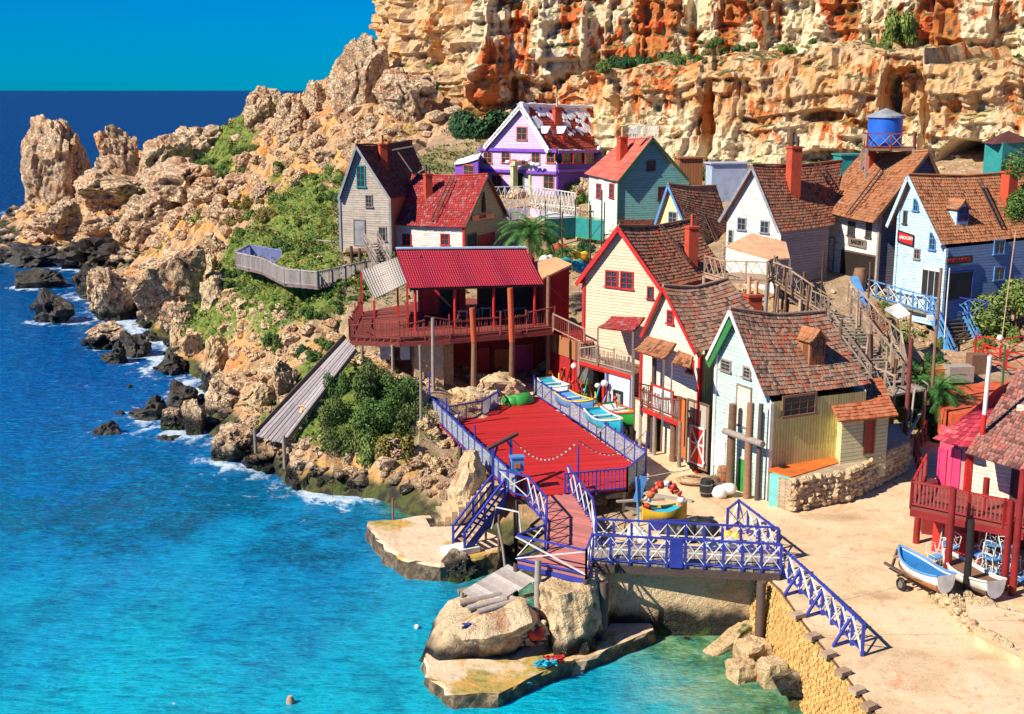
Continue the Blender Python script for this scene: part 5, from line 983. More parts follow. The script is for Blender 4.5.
# school house
h = house('white walled red-roofed house with olive sign gable above the big crimson roof', 8.6, (464, 262), 68, 508, 391, -1, (488, 174.5), (465, 227), (509, 216), (412, 175), (390, 224), gm=OLIVS, lm=WHITES, rm=SH_RED, trim=WOODD, ovr=.25, sag=.12, corner=RED); hs['s'] = h
opening(h.root, h.S, (403, 234, 411, 245), RED, nx=2, ny=2); opening(h.root, h.S, (441, 234, 449, 245), RED, nx=2, ny=2); opening(h.root, h.G, (478, 234, 494, 247), DRED, DRED, 1, 1, 'door', sub='leaf', sill=False); opening(h.root, h.G, (467, 234, 476, 247), WOODD, nx=1, ny=1)
chimney(h.root, None, 428, 175, 191, 9, pl=h.pl, pots=2); roofladder(h.root, h.pl, (453, 178), (433, 222)); W = h.G; m_ = MB(); a = W.at(472, 221, .08); b = W.at(494, 218, .08); m_.bar(a, b, .06, .5, up=W.n.cross(V3(0, 0, 1))) if False else m_.hexa([a, b, b + W.n * .05, a + W.n * .05, a + V3(0, 0, .45), b + V3(0, 0, .45), b + V3(0, 0, .45) + W.n * .05, a + V3(0, 0, .45) + W.n * .05]); so_ = m_.build('sign_board', ORANGEP, h.root); text_part(h.root, W, 483, 216.7, 'SCHOOL', .38, WOODD, .15)
m_ = MB(); m_.tube([W.at(484, 212, .15), W.at(484, 198, .15), W.at(484, 192, .12)], [.22, .12, .06], 8); m_.build('bell', WOODD, h.root)
# purple house
h = house('purple and white fairy-tale house with frosted red roof under the cliff', 13, (557, 194), 140, 479, 600, 1, (520, 105), (548, 151), (484, 147), (611, 107), (597, 152), gm=LILAC, lm=PURS, rm=SH_PUR, trim=WHITE, ovr=.4, sag=.15, corner=PURP, row=.4, colw=.4, tw=.42, name='gingerbread_house'); hs['p'] = h
for r_ in [(550, 128, 560, 141), (536, 146, 546, 160), (517, 149, 524, 160), (498, 151, 508, 163), (483, 152, 493, 163)]: pass
opening(h.root, h.G, (517, 127, 527, 140), ORANGEP, nx=2, ny=2)
for x in (488, 506, 536, 551): opening(h.root, h.G, (x - 4, 152, x + 4, 163), ORANGEP, nx=2, ny=2)
for x in (497, 549): opening(h.root, h.G, (x - 5, 175, x + 5, 189), ORANGEP, nx=2, ny=2)
for x in (566, 577, 589): opening(h.root, h.S, (x - 4, 153, x + 4, 163), RED, nx=2, ny=2)
m_ = MB(); W = h.G; m_.bar(W.at(479, 149, .1), W.at(557, 151, .1), .25, .3); m_.bar(W.at(479, 170, .15), W.at(557, 173, .15), .3, .28); m_.build('band', PURP, h.root)
m_ = MB(); W = h.S; m_.bar(W.at(558, 152, .1), W.at(599, 151, .1), .2, .25); m_.bar(W.at(558, 171, .12), W.at(599, 170, .12), .25, .28); m_.build('side_band', PURP, h.root)
SNOW = paint('white_frosting', (.80, .82, .88), .6, .15); m_ = MB(); rr_ = random.Random(2)
def blob(mb, c, r, mi=0, sq=.6): 
    vs = []; fs = []
    for i in range(5):
        a = math.pi * i / 4
        for k in range(8): t = k * math.pi / 4; vs.append(Vector(c) + Vector((math.sin(a) * math.cos(t), math.sin(a) * math.sin(t), math.cos(a) * sq)) * r)
    for i in range(4):
        for k in range(8): fs.append((i * 8 + k, i * 8 + (k + 1) % 8, (i + 1) * 8 + (k + 1) % 8, (i + 1) * 8 + k))
    mb.add(vs, fs, mi, None, True)
def patch(mb, q, n_, r_, th=.07):
    x = n_.cross(V3(0, 0, 1)).normalized(); y = n_.cross(x); k = 11; rr = [r_ * rr_.uniform(.6, 1.2) for _ in range(k)]; ring = [q + x * math.cos(i * 6.283 / k) * rr[i] + y * math.sin(i * 6.283 / k) * rr[i] for i in range(k)]; top = [p_ + (q - p_) * .18 + n_ * th for p_ in ring]
    mb.add(ring + top, [tuple(range(k, 2 * k))] + [(i, (i + 1) % k, k + (i + 1) % k, k + i) for i in range(k)], 0)
np_ = h.pl[1]
for a, b, r0 in ((h.r0, h.r1, .22), (h.e0, h.r0, .15), (h.e1, h.r0, .15), (h.f0, h.r1, .17), (h.e0, h.f0, .13)):
    k_ = 40; m_.tube([a + (b - a) * (i / k_) + np_ * .1 - V3(0, 0, 4 * .1 * (i / k_) * (1 - i / k_) if a is h.r0 else 0) for i in range(k_ + 1)], [r0 * rr_.uniform(.7, 1.25) for _ in range(k_ + 1)], 8)
for i in range(95):
    t = rr_.random(); s_ = rr_.random() ** 1.5 * (.62 if t > .4 or t < .12 else .22); q = (h.r0 + (h.r1 - h.r0) * t) * (1 - s_) + (h.e0 + (h.f0 - h.e0) * t) * s_ - V3(0, 0, .15 * (1 - s_) * 4 * t * (1 - t) + .08); patch(m_, q + np_ * .06, np_, rr_.uniform(.25, .6))
m_.build('frosting', SNOW, h.root)
for px in (549, 565): dormer(h, px, 139, .9, .7, RED, SNOW, RED)
chimney(h.root, None, 557, 108, 122, 9, pl=h.pl, pots=1, potmat=TANP)
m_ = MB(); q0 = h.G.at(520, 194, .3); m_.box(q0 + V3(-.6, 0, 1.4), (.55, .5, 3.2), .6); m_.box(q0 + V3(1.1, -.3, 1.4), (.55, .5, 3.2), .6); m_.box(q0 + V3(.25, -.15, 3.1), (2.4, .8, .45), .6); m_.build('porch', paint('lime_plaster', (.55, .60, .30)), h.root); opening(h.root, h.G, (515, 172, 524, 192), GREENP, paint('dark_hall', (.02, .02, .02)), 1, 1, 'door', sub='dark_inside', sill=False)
m_ = MB(); W = h.G; c = W.at(518, 166, .7)
for k in range(7): blob(m_, W.at(508 + k * 5, 162 + 3 * math.sin(k * 1.4), .8), .33, 0)
m_.build('puffy_ornament', SNOW, h.root); m_ = MB(); blob(m_, c + V3(-.4, 0, .4), .45); blob(m_, c + V3(.4, 0, .4), .45); blob(m_, c + V3(0, -.1, .35), .2); m_.build('red_bow', RED, h.root)
r_, G_, T_ = leanto('lilac side annex with sloping white edge on the purple house', [(478, 194), (484, 176), (466, 172), (455, 190)], 13, PURS, SNOW, (3.4, 3.4, 2.6, 2.6)); n_ = (G_[3] - G_[0]).cross(V3(0, 0, 1)); opening(r_, Wall(G_[0], n_ if n_.y < 0 else -n_), (464, 165, 474, 184), ORANGEP, nx=2, ny=3)
# teal house
h = house('teal clapboard house with coral red roof beside the purple house', 10.8, (618, 234), 19, 688, 592, -1, (653, 137), (618, 181), (689, 179), (622, 140), (585, 173), gm=TEALS, lm=MINT, rm=SH_CORAL, trim=DGREENP, ovr=.35, sag=.06, corner=DGREENP, row=.6, colw=1.2); hs['t'] = h
opening(h.root, h.G, (647, 161, 655, 171), WOODD, nx=1, ny=2); opening(h.root, h.G, (658, 187, 668, 200), WOODD, nx=1, ny=1, pane=paint('maroon_shutter', (.16, .02, .05)))
for x in (599, 612): opening(h.root, h.S, (x - 2.2, 184, x + 2.2, 198), RED, nx=1, ny=3)
chimney(h.root, None, 622, 138, 153, 10, pl=h.pl, pots=1, potmat=TANP)
m_ = MB(); 
for x0, x1 in ((629, 640), (643, 657)): 
    a, b = PY(x0, 137, 108), PY(x1, 137, 108)
    for zz in (0, .5, 1.0): m_.bar(a + V3(0, 0, zz), b + V3(0, 0, zz), .06)
    for k in range(7): q = a + (b - a) * (k / 6); m_.bar(q - V3(0, 0, .1), q + V3(0, 0, 1.0), .05); m_.bar(q, a + (b - a) * (min(6, k + 1) / 6) + V3(0, 0, 1), .04)
m_.build('roof_cresting', WHITE, h.root)
r_, G_, T_ = leanto('low brown-roofed lean-to before the teal house', [(622, 246), (668, 240), (662, 226), (618, 232)], 10.2, TEALS, SH_BROWN, (1.6, 1.6, 2.2, 2.2))
# yellow gable cottage
h = house('small cottage with yellow gable, blue rake and grey shingle roof behind the cream house', 9.6, (684, 258), 130, 656, 740, 1, (668, 184), (684, 222), (655, 223), (716, 186), (738, 250), gm=YELW, lm=GREYS, rm=SH_GREYB, trim=LBLUE, ovr=.3, sag=.15, row=.25, colw=.2); hs['o'] = h
opening(h.root, h.G, (669, 212, 677, 224), GREYP, nx=2, ny=2); roofladder(h.root, h.pl, (691, 185), (716, 244)); 
# chimney house
h = house('white gabled house with pale rakes, tall red chimney and rusty brown roof', 9.6, (779, 280), 128, 725, 828, 1, (752, 165), (779, 231), (719, 220), (842, 161), (834, 224), gm=WHITES, lm=PINKG, rm=SH_BROWN, trim=GREYP, ovr=.4, sag=.2, corner=None, tw=.22); hs['h'] = h
opening(h.root, h.G, (738, 218, 746, 230), GREYP, nx=2, ny=2); opening(h.root, h.G, (761, 221, 769, 233), GREYP, nx=2, ny=2); opening(h.root, h.G, (729, 230, 733, 243), GREYP, nx=1, ny=2); chimney(h.root, None, 793, 148, 184, 14, pl=h.pl, pots=2, yaw=.3); roofladder(h.root, h.pl, (815, 163), (829, 184), w_=.6)
aw = thing('awning', 'orange tan canopy roof on posts before the white gabled house', 'awning', tuple(P(760, 290, 8.6))); c_ = [PY(725, 246, 86), PY(752, 233, 88.5), PY(786, 242, 88), PY(790, 258, 85), PY(770, 259, 84.5)]; m_ = MB(); m_.slab(c_, .1); m_.build('canopy', TANP, aw)
for q in (c_[0], c_[4], c_[3]): m_ = MB(); m_.bar(q - V3(0, 0, 2.6), q - V3(0, 0, .05), .12); m_.build('post', WOODG, aw)
# tank house
h = house('white house with open dark workshop front under the blue water tank', 9.2, (876, 285), 22, 936, 821, -1, (929, 151), (873, 222), (943, 182), (864, 150), (811, 208), gm=GREYD, lm=WHITES, rm=SH_ORANGE, trim=WOODB, ovr=.3, sag=.2, corner=WOODG, row=.25, colw=.18); hs['k'] = h
for r_ in [(848.5, 222, 855, 236), (866.5, 222, 871.5, 238)]: opening(h.root, h.S, r_, WOODD, nx=2, ny=3)
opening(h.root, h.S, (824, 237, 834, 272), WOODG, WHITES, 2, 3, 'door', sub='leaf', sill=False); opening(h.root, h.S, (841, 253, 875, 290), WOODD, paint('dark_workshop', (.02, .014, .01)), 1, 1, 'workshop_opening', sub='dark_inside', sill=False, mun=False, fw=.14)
W = h.S; a = W.at(848, 245, .06); b = W.at(866, 249, .06); m_ = MB(); m_.hexa([a, b, b + W.n * .05, a + W.n * .05, a + V3(0, 0, .62), b + V3(0, 0, .62), b + V3(0, 0, .62) + W.n * .05, a + V3(0, 0, .62) + W.n * .05]); m_.build('sign_board', WOODG, h.root); text_part(h.root, W, 857, 242.6, 'BAKERY', .42, BLACK, .13)
roofladder(h.root, h.pl, (884, 170), (849, 216), w_=.45); chimney(h.root, None, 870, 148, 158, 9, pl=h.pl, pots=1, potmat=WOODD)
# blue house
h = house('light blue post office house with orange shingle roof, dormer and tall brick chimney', 8.6, (942, 306), 116, 894, 1085, 1, (908, 175), (941, 244), (887, 225), (1022, 172), (1075, 231), gm=LBS, lm=BLS, rm=SH_ORANGE, trim=LBS, ovr=.4, sag=.2, corner=LBS, tw=.26); hs['b'] = h
opening(h.root, h.G, (914, 199, 919, 211), LBLUE, nx=2, ny=2); opening(h.root, h.G, (904, 211, 907, 224), WOODD, nx=1, ny=1); opening(h.root, h.G, (930, 233, 936, 250), LBLUE, nx=2, ny=3); opening(h.root, h.G, (914.5, 249, 920, 259), WOODG, nx=2, ny=2)
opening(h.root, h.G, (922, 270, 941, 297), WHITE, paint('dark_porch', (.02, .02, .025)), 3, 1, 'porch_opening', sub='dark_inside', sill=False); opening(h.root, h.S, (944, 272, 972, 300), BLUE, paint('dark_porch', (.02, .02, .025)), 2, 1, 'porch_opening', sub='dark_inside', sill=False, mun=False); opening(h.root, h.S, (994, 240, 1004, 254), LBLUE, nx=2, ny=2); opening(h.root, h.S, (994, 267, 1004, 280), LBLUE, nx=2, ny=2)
def signb(h, W, x0, y0, x1, y1, hh, mat, txt, ts, tm, frame=None):
    a = W.at(x0, y0, .05); b = W.at(x1, y1, .05); m_ = MB(); z = V3(0, 0, hh); m_.hexa([a, b, b + W.n * .05, a + W.n * .05, a + z, b + z, b + W.n * .05 + z, a + W.n * .05 + z]); o = m_.build('sign_board', mat, h.root)
    if frame: d = (b - a).normalized(); m_ = MB(); e = W.n * .07; [m_.bar(p_ + e, q_ + e, .08, .05) for p_, q_ in ((a, b), (a + z, b + z), (a, a + z), (b, b + z))]; m_.build('frame', frame, o)
    c = (a + b) / 2 + z * .5; d = ray(0, 0); k = c - O3; zc = k.y * cP - k.z * sP; px = CX + F * k.x / zc; py = CY - F * (k.y * sP + k.z * cP) / zc; text_part(h.root, W, px, py, txt, ts, tm, .12)
signb(h, h.G, 898.5, 241, 913.5, 246, .75, RED, 'GROCERY', .30, WHITE, BLACK); signb(h, h.S, 946, 265, 972, 262.5, .5, BLACK, 'POST-OFFICE', .34, RED)
dormer(h, 962, 222, 1.1, 1.0, LBS, SH_ORANGE, BLUE, pane=paint('blue_black_pane', (.02, .04, .10))); roofladder(h.root, h.pl, (978, 181), (1000, 226)); chimney(h.root, None, 1008, 173, 197, 14, pl=h.pl, pots=1, potmat=BRICK)
# water tank on its stand
tk = thing('water_tank', 'blue round water tank with grey cone roof on a fenced timber stand', 'water tank', tuple(PY(884, 160, 93))); q = PY(884, 146, 93); m_ = MB(); m_.tube([q, q + V3(0, 0, 2.1)], 1.25, 24, 0, .2); m_.build('drum', paint('bright_blue_tank_paint', (.02, .13, .62), .45, .15), tk); m_ = MB(); m_.tube([q + V3(0, 0, 2.08), q + V3(0, 0, 2.22), q + V3(0, 0, 2.75)], [1.38, 1.36, .05], 20, 0, .3, smooth=False); m_.build('cone_roof', GREYP, tk)
c_ = [q + V3(-1.7, -1.6, -.1), q + V3(1.6, -1.9, -.1), q + V3(2.6, .9, -.1), q + V3(-1.2, 1.4, -.1)]; m_ = MB(); m_.slab(c_, .18); m_.build('platform', WOODB, tk)
for a in c_: m_ = MB(); m_.bar(a - V3(0, 0, 2.2), a, .16); m_.build('leg', WOODG, tk)
rail('', [c_[3], c_[0], c_[1], c_[2]], 1.05, 1.5, WOODR, WOODR, WOODP, 'XX', root=tk, pw=.1)
# outhouse behind
q = PY(1000, 186, 98); oh = thing('outhouse', 'little teal and green hut with striped roof behind the brick chimney', 'hut', tuple(q)); m_ = MB(); m_.box(q + V3(.3, 0, 1.2), (2.6, 2, 4.4), .35); m_.build('wall', TEALP, oh); m_ = MB(); m_.add([q + V3(-1.4, -1.4, 3.3), q + V3(2.1, -1.0, 3.5), q + V3(1.8, 1.6, 3.5), q + V3(-1.3, 1.3, 3.3), q + V3(.2, -.2, 4.3)], [(0, 1, 4), (1, 2, 4), (2, 3, 4), (3, 0, 4), (0, 3, 2, 1)]); m_.build('roof', SH_DARK, oh); opening(oh, Wall(q + V3(.3, -1.15, 0), V3(.35, -.94)), (1001, 163, 1009, 180), DGREENP, DGREENP, 1, 1, 'door', sub='leaf', sill=False)
# ---------------------------------------------------------------- crimson-roofed pavilion on the raised deck
CORR = corrugated('crimson_corrugated_sheet', (.44, .014, .04), rust=.2); CORG = corrugated('pale_corrugated_sheet', (.50, .44, .38), rust=.6)
def sheet(name, mat, quad, th=.05, root=None, amp=.022, freq=.17, sag=.06, nt=14):
    """corrugated sheet: quad = eave start, eave end, ridge end, ridge start"""
    a, b, c, d = map(Vector, quad); n_ = (b - a).cross(d - a).normalized(); n_ = n_ if n_.z > 0 else -n_; W_ = (b - a).length; nu = int(W_ / freq * 6); L_ = (d - a).length; vs = []; uu = []; fs = []
    for lay in (0, 1):
        for j in range(nt + 1):
            for i in range(nu + 1):
                s, t = i / nu, j / nt; q = (a * (1 - s) + b * s) * (1 - t) + (d * (1 - s) + c * s) * t; vs.append(q + n_ * (amp * math.sin(2 * math.pi * s * W_ / freq) - th * lay - .02 * ((t * L_ / .6) % 1)) - V3(0, 0, sag * 4 * t * (1 - t))); uu.append((s * W_, t * L_))
    m = (nt + 1) * (nu + 1)
    for j in range(nt):
        for i in range(nu): k = j * (nu + 1) + i; fs.append((k, k + 1, k + nu + 2, k + nu + 1)); fs.append((m + k, m + k + nu + 1, m + k + nu + 2, m + k + 1))
    mb = MB(); mb.add(vs, fs, 0, .5, True); o = mb.build(name, mat, root, fix=False)
    for nm, k in (('ucoord', 0), ('vcoord', 1)): at = o.data.attributes.new(nm, 'FLOAT', 'POINT'); at.data.foreach_set('value', [q[k] for q in uu])
    return o
DZ = 7.35
pv = thing('pavilion', 'open pavilion with crimson corrugated roof on a raised red balcony deck', 'pavilion', tuple(P(450, 336, DZ)))
dp = PP([(350, 338), (400, 340), (450, 337), (500, 333), (553, 328), (556, 300), (440, 298), (362, 312)], DZ); deck(dp, DZ, .14, WOODR, pv, 'deck', .25, axis=dp[4] - dp[1])
m_ = MB(); [m_.bar(a - V3(0, 0, .3), b - V3(0, 0, .3), .16, .3) for a, b in zip(dp[:4], dp[1:5])]; m_.build('edge_beam', WOODR, pv)
rail('', dp[:5], 1.15, 1.6, WOODR, WOODR, WOODR, 'picket', root=pv, density=.17, jit=.35, mid=False); rail('', [dp[0], dp[7]], 1.15, 1.6, WOODR, WOODR, WOODR, 'picket', root=pv, density=.2, jit=.3)
q = [PY(409, 288, 80.2), PY(544, 284, 82.5), PY(526, 248, 88), PY(396, 249, 86.5)]; sheet('roof', CORR, q, root=pv, sag=.1)
m_ = MB(); m_.bar(q[3] + V3(0, 0, .06), q[2] + V3(0, 0, .06), .5, .1); m_.build('ridge_flashing', paint('pale_blue_flashing', (.42, .55, .72)), pv)
sheet('back_roof', CORR, [q[3] + V3(-.2, 2.2, -1.1), q[2] + V3(.2, 2.2, -1.1), q[2], q[3]], root=pv, nt=4)
for t, x_ in ((.04, 0), (.33, 1), (.62, 1), (.93, 0)): 
    for off, wd in ((.35, .2), (5.2, .15)): m_ = MB(); p_ = q[0] + (q[1] - q[0]) * t + V3(0, off, 0); m_.tube([V3(p_.x, p_.y, DZ), V3(p_.x, p_.y, p_.z - .1 + off * .3)], wd / 2, 7); m_.build('post', RED if wd > .18 else WOODR, pv)
m_ = MB(); a, b = q[0] + V3(0, .3, -.12), q[1] + V3(0, .3, -.12); m_.bar(a, b, .12, .2); m_.build('eave_beam', WOODD, pv)
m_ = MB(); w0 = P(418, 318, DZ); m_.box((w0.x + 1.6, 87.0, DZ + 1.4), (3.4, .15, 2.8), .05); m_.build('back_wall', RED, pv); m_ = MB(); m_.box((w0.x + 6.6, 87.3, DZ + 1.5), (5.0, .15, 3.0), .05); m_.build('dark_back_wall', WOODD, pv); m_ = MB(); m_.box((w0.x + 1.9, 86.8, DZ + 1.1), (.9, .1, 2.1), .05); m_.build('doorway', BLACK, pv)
for i in range(9): 
    m_ = MB(); x_ = w0.x + 3.2 + i * .8; m_.box((x_, 84 + (i % 3) * .6, DZ + .75), (.7, .5, .05), .1 * i); [m_.bar((x_ + u, 84 + (i % 3) * .6 + v, DZ), (x_ + u, 84 + (i % 3) * .6 + v, DZ + .74), .05) for u in (-.28, .28) for v in (-.18, .18)]
    r_ = m_.build('table', WOODG if i % 2 else WHITE); tag(r_, 'small cafe table on the deck under the crimson roof', 'table', 'cafe tables under the crimson roof')
lt = thing('side_roof', 'pale rusty corrugated lean-to roof beside the crimson pavilion roof', 'roof', tuple(P(385, 330, DZ))); s_ = [PY(374, 299, 80.5), PY(407, 283, 81), PY(397, 257, 86), PY(361, 270, 86)]; sheet('sheet', CORG, s_, root=lt, nt=8)
for p_ in s_: m_ = MB(); m_.bar(V3(p_.x, p_.y, DZ - .05), p_ - V3(0, 0, .1), .13); m_.build('post', RED, lt)
# tall posts carrying the deck
for k, (px, yb, yt, r, mt_, lb) in enumerate([(363, 372, 340, .1, WOODG, 'grey post under the far sea end of the balcony'), (421, 412, 345, .09, WOODG, 'crooked slim post leaning against the stone pillar'), (434, 410, 318, .12, WOODG, 'tall grey post rising through the balcony rail'), (548, 385, 275, .16, WOODB, 'tall brown post at the end of the balcony'), (393, 385, 345, .1, WOODG, 'short grey post over the pale rubble')]): postobj('', lb, px, yb, yt, r, mt_, z=3.2 + (1.2 if px < 430 else 0), cat='post')
for px, yt, lb in ((473, 308, 'thick post with red-orange head rising before the balcony rail'), (511, 288, 'taller thick post with red-orange head beside the first')):
    t_ = thing('post', lb, 'post', tuple(PY(px, 392, 78.2))); q = PY(px, 392, 78.2); s_ = PY(px + 1, 342, 78.2); e_ = PY(px - 1, yt, 78.2); m_ = MB(); m_.tube([V3(q.x, q.y, 2.4), s_], [.19, .17], 9); m_.build('lower_shaft', WOODB, t_); m_ = MB(); m_.tube([s_, e_], [.2, .18], 9); m_.build('painted_head', wood('red_orange_painted_wood', (.62, .12, .03), (.30, .04, .02)), t_)
uc = thing('undercroft', 'shadowy red-doored undercroft below the balcony', 'building', tuple(P(510, 384, 3))); m_ = MB(); c0, c1 = P(452, 378, 3.1), P(556, 372, 3.1); m_.hexa([c0, c1, c1 + V3(.5, 2, 0), c0 + V3(0, 2, 0)] + [v + V3(0, 0, 4.1) for v in (c0, c1, c1 + V3(.5, 2, 0), c0 + V3(0, 2, 0))]); m_.build('wall', REDB, uc)
Wn = Wall(c0, -(c1 - c0).cross(V3(0, 0, -1))); Wn = Wall(c0, Wn.n if Wn.n.y < 0 else -Wn.n); opening(uc, Wn, (472, 347, 490, 386), WOODD, RED, 1, 1, 'door', sub='leaf', sill=False); opening(uc, Wn, (512, 345, 532, 382), ORANGEP, PINKP, 1, 1, 'door', sub='leaf', sill=False, label='pink door in an orange frame'); opening(uc, Wn, (495, 350, 508, 382), ORANGEP, ORANGEP, 1, 1, 'shutter', sub='leaf', sill=False)
m_ = MB(); a = P(427, 402, 3); m_.box((a.x, a.y + 1, 5.0), (1.9, 1.6, 4.4), .2); tag(m_.build('stone_pillar', SHOT), 'grey rendered stone pillar below the balcony', 'pillar'); m_ = MB(); a = P(447, 395, 3); m_.box((a.x, a.y + .6, 5.0), (.75, .7, 4.4), .2); tag(m_.build('stone_pillar', SHOT), 'narrow pale pillar between the wide pillar and the dark undercroft', 'pillar')
for x in (385, 405): m_ = MB(); a = P(x, 352, 6.2); m_.box((a.x, a.y, 6.5), (.6, .6, 1.5), .2); tag(m_.build('pier_block', WHITE), 'short white block pier under the balcony', 'pier', 'white piers under the balcony')
# small hut with orange roof by the palm
ht = thing('hut', 'dark red hut with flat orange roof between pavilion and cream house', 'hut', tuple(P(560, 318, 6.8))); r4 = [PY(543, 278, 83), PY(572, 264, 84), PY(556, 257, 88), PY(532, 262, 88)]; m_ = MB(); m_.slab(r4, .14); m_.build('roof', paint('orange_sheet_roof', (.66, .33, .16), .6, .2), ht); m_ = MB(); lo = [V3(q_.x, q_.y, 6.2) for q_ in r4]; c_ = sum(r4, V3(0, 0)) / 4
m_.hexa([V3(*(v + (c_ - v) * .12)[:2], 6.2) for v in r4] + [v + (c_ - v) * .12 - V3(0, 0, .15) for v in r4]); m_.build('wall', REDB, ht)
# red shed and sloping gangway left of the cream house
rs_ = thing('red_shed', 'red plank shed with brown band beside the cream house', 'shed', tuple(P(560, 390, 3))); c0, c1 = P(549, 384, 3.1), P(582, 398, 3.1); m_ = MB(); bk = V3(2.5, 3.5, 0); m_.hexa([c0, c1, c1 + bk, c0 + bk] + [v + V3(0, 0, 3.6) for v in (c0, c1, c1 + bk, c0 + bk)]); m_.build('wall', paint('bright_red_door_boards', (.42, .02, .02)), rs_); m_ = MB(); m_.hexa([v + V3(0, 0, 2.4) + V3(-.05, -.1, 0) for v in (c0, c1)] + [v + V3(0, 0, 2.4) for v in (c1, c0)] + [v + V3(0, 0, 3.7) + V3(-.05, -.1, 0) for v in (c0, c1)] + [v + V3(0, 0, 3.7) for v in (c1, c0)]); m_.build('upper_band', ORBR, rs_)
rail('faded pink gangway railing sloping down beside the cream house', [P(553, 330, 7.3), P(584, 345, 6.6)], 1.1, 1.6, WOODP, WOODP, WOODR, 'picket', density=.15)
# balconies on the alley
def balcony(label, front, z0, zd, back, postm, railm, infill, roofq=None, roofm=None, panels=(), sp=1.6, posts=None):
    G_ = [P(x, y, z0) for x, y in front]; r_ = thing('balcony', label, 'balcony', tuple(G_[0])); T_ = [V3(q.x, q.y, zd) for q in G_]; bk = V3(*back)
    m = MB(); m.slab([T_[0], T_[-1], T_[-1] + bk, T_[0] + bk], .14); m.build('floor', WOODB, r_); m = MB(); m.bar(T_[0] - V3(0, 0, .22), T_[-1] - V3(0, 0, .22), .16, .22); m.build('beam', RED, r_)
    for q in G_: m = MB(); m.tube([q - V3(0, 0, .2), V3(q.x, q.y, zd - .05)], .12, 7); m.build('post', postm, r_)
    rail('', [T_[0] + bk * .5, T_[0], T_[-1]], 1.05, sp, railm, railm, infill, 'picket', root=r_, density=.13, jit=.3)
    if roofq:
        m = MB(); roof_slope(m, *roofq, row=.3, colw=.25, sag=.02, esag=.03); m.build('roof', roofm, r_)
        for q in roofq[:2]: m = MB(); m.bar(V3(q.x, q.y, zd), q - V3(0, 0, .05), .1); m.build('roof_post', postm, r_)
    return r_, G_, T_
r_, G_, T_ = balcony('timber balcony with red spotted awning roof in front of the cream house', [(579, 400), (606, 408), (632, 417)], 3, 5.75, (1.6, 1.5, 0), WOODG, WOODP, WOODG, [PY(598, 327, 77.5), PY(633, 331, 74.5), PY(645, 317, 77), PY(612, 316, 79)], SH_RED)
Wn = Wall(G_[1], (G_[2] - G_[0]).cross(V3(0, 0, 1))); opening(r_, Wn, (608, 371, 631, 412), BLUE, paint('pale_blue_door', (.70, .80, .90)), 1, 1, 'big_door', sub='leaf', sill=False, fw=.2, mun=False); opening(r_, Wn, (615.5, 391, 623, 413), BLACK, YELLOWP, 1, 1, 'arched_hatch', sub='leaf', sill=False, mun=False, proud=.2); opening(r_, Wn, (583, 357, 605, 369), RED, CREAM, 1, 1, 'name_panel', sub='boards', sill=False, mun=False)
m_ = MB(); a, b = G_[0] + V3(1.2, 1.2, 0), G_[1] + V3(1.2, 1.2, 0); m_.hexa([a, b, b + V3(.1, .1, 0), a + V3(.1, .1, 0)] + [v + V3(0, 0, 2.6) for v in (a, b, b + V3(.1, .1, 0), a + V3(.1, .1, 0))]); m_.build('shade_back', BLACK, r_)  # black sheet stands in for the shade under the balcony
r_, G_, T_ = balcony('timber balcony with brown shingled awning between the cream and white houses', [(640, 449), (654, 455), (679, 467)], 3, 5.6, (1.3, 1.0, 0), WOODG, WOODR, WOODG, [PY(634, 350, 67.3), PY(664, 359, 63.2), PY(676, 343, 64.6), PY(648, 336, 68)], SH_ORANGE)
Wn = Wall(G_[1], (G_[2] - G_[0]).cross(V3(0, 0, 1))); opening(r_, Wn, (653, 388, 673, 418), RED, WHITES, 1, 1, 'white_panel', sub='boards', sill=False, mun=False); opening(r_, Wn, (678, 398, 687, 458), WOODB, ORANGEP, 1, 1, 'orange_panel', sub='boards', sill=False, mun=False); opening(r_, Wn, (635, 400, 648, 442), WOODB, CREAM, 1, 1, 'cream_panel', sub='boards', sill=False, mun=False)
leanp = [PY(672, 363, 63.4), PY(690, 368, 61.8), PY(693, 356, 62.6), PY(678, 350, 64.2)]; hd = thing('door_hood', 'tiny shingled hood over the side door of the white house', 'hood', tuple(leanp[0])); m_ = MB(); roof_slope(m_, *leanp, sag=0, esag=0); m_.build('roof', SH_ORANGE, hd); m_ = MB(); m_.bar(leanp[0], leanp[0] - V3(0, 0, 2.2), .08); m_.build('prop', WOODG, hd)
for px, yb, yt, r, mt_, lb in [(652, 452, 350, .14, WOODD, 'tall dark post between the two alley balconies'), (673, 461, 396, .2, WOODB, 'thick timber post hung with rope coils before the white house'), (730, 487, 404, .22, WOODB, 'thick mooring pile nearest the white house'), (747, 498, 403, .2, WOODB, 'thick mooring pile in the middle of the three'), (757, 500, 404, .13, WOODD, 'dark slim pile against the aqua gable')]: postobj('', lb, px, yb, yt, r, mt_, z=3, cat='post', name='timber_pile' if px > 700 else 'post')
m_ = MB(); m_.tube([P(721, 485, 3) + V3(0, -.3, 3), P(759, 503, 3) + V3(0, -.3, 3.1)], .17, 9); tag(m_.build('cross_log', WOODG), 'grey log lashed across the mooring piles', 'log')
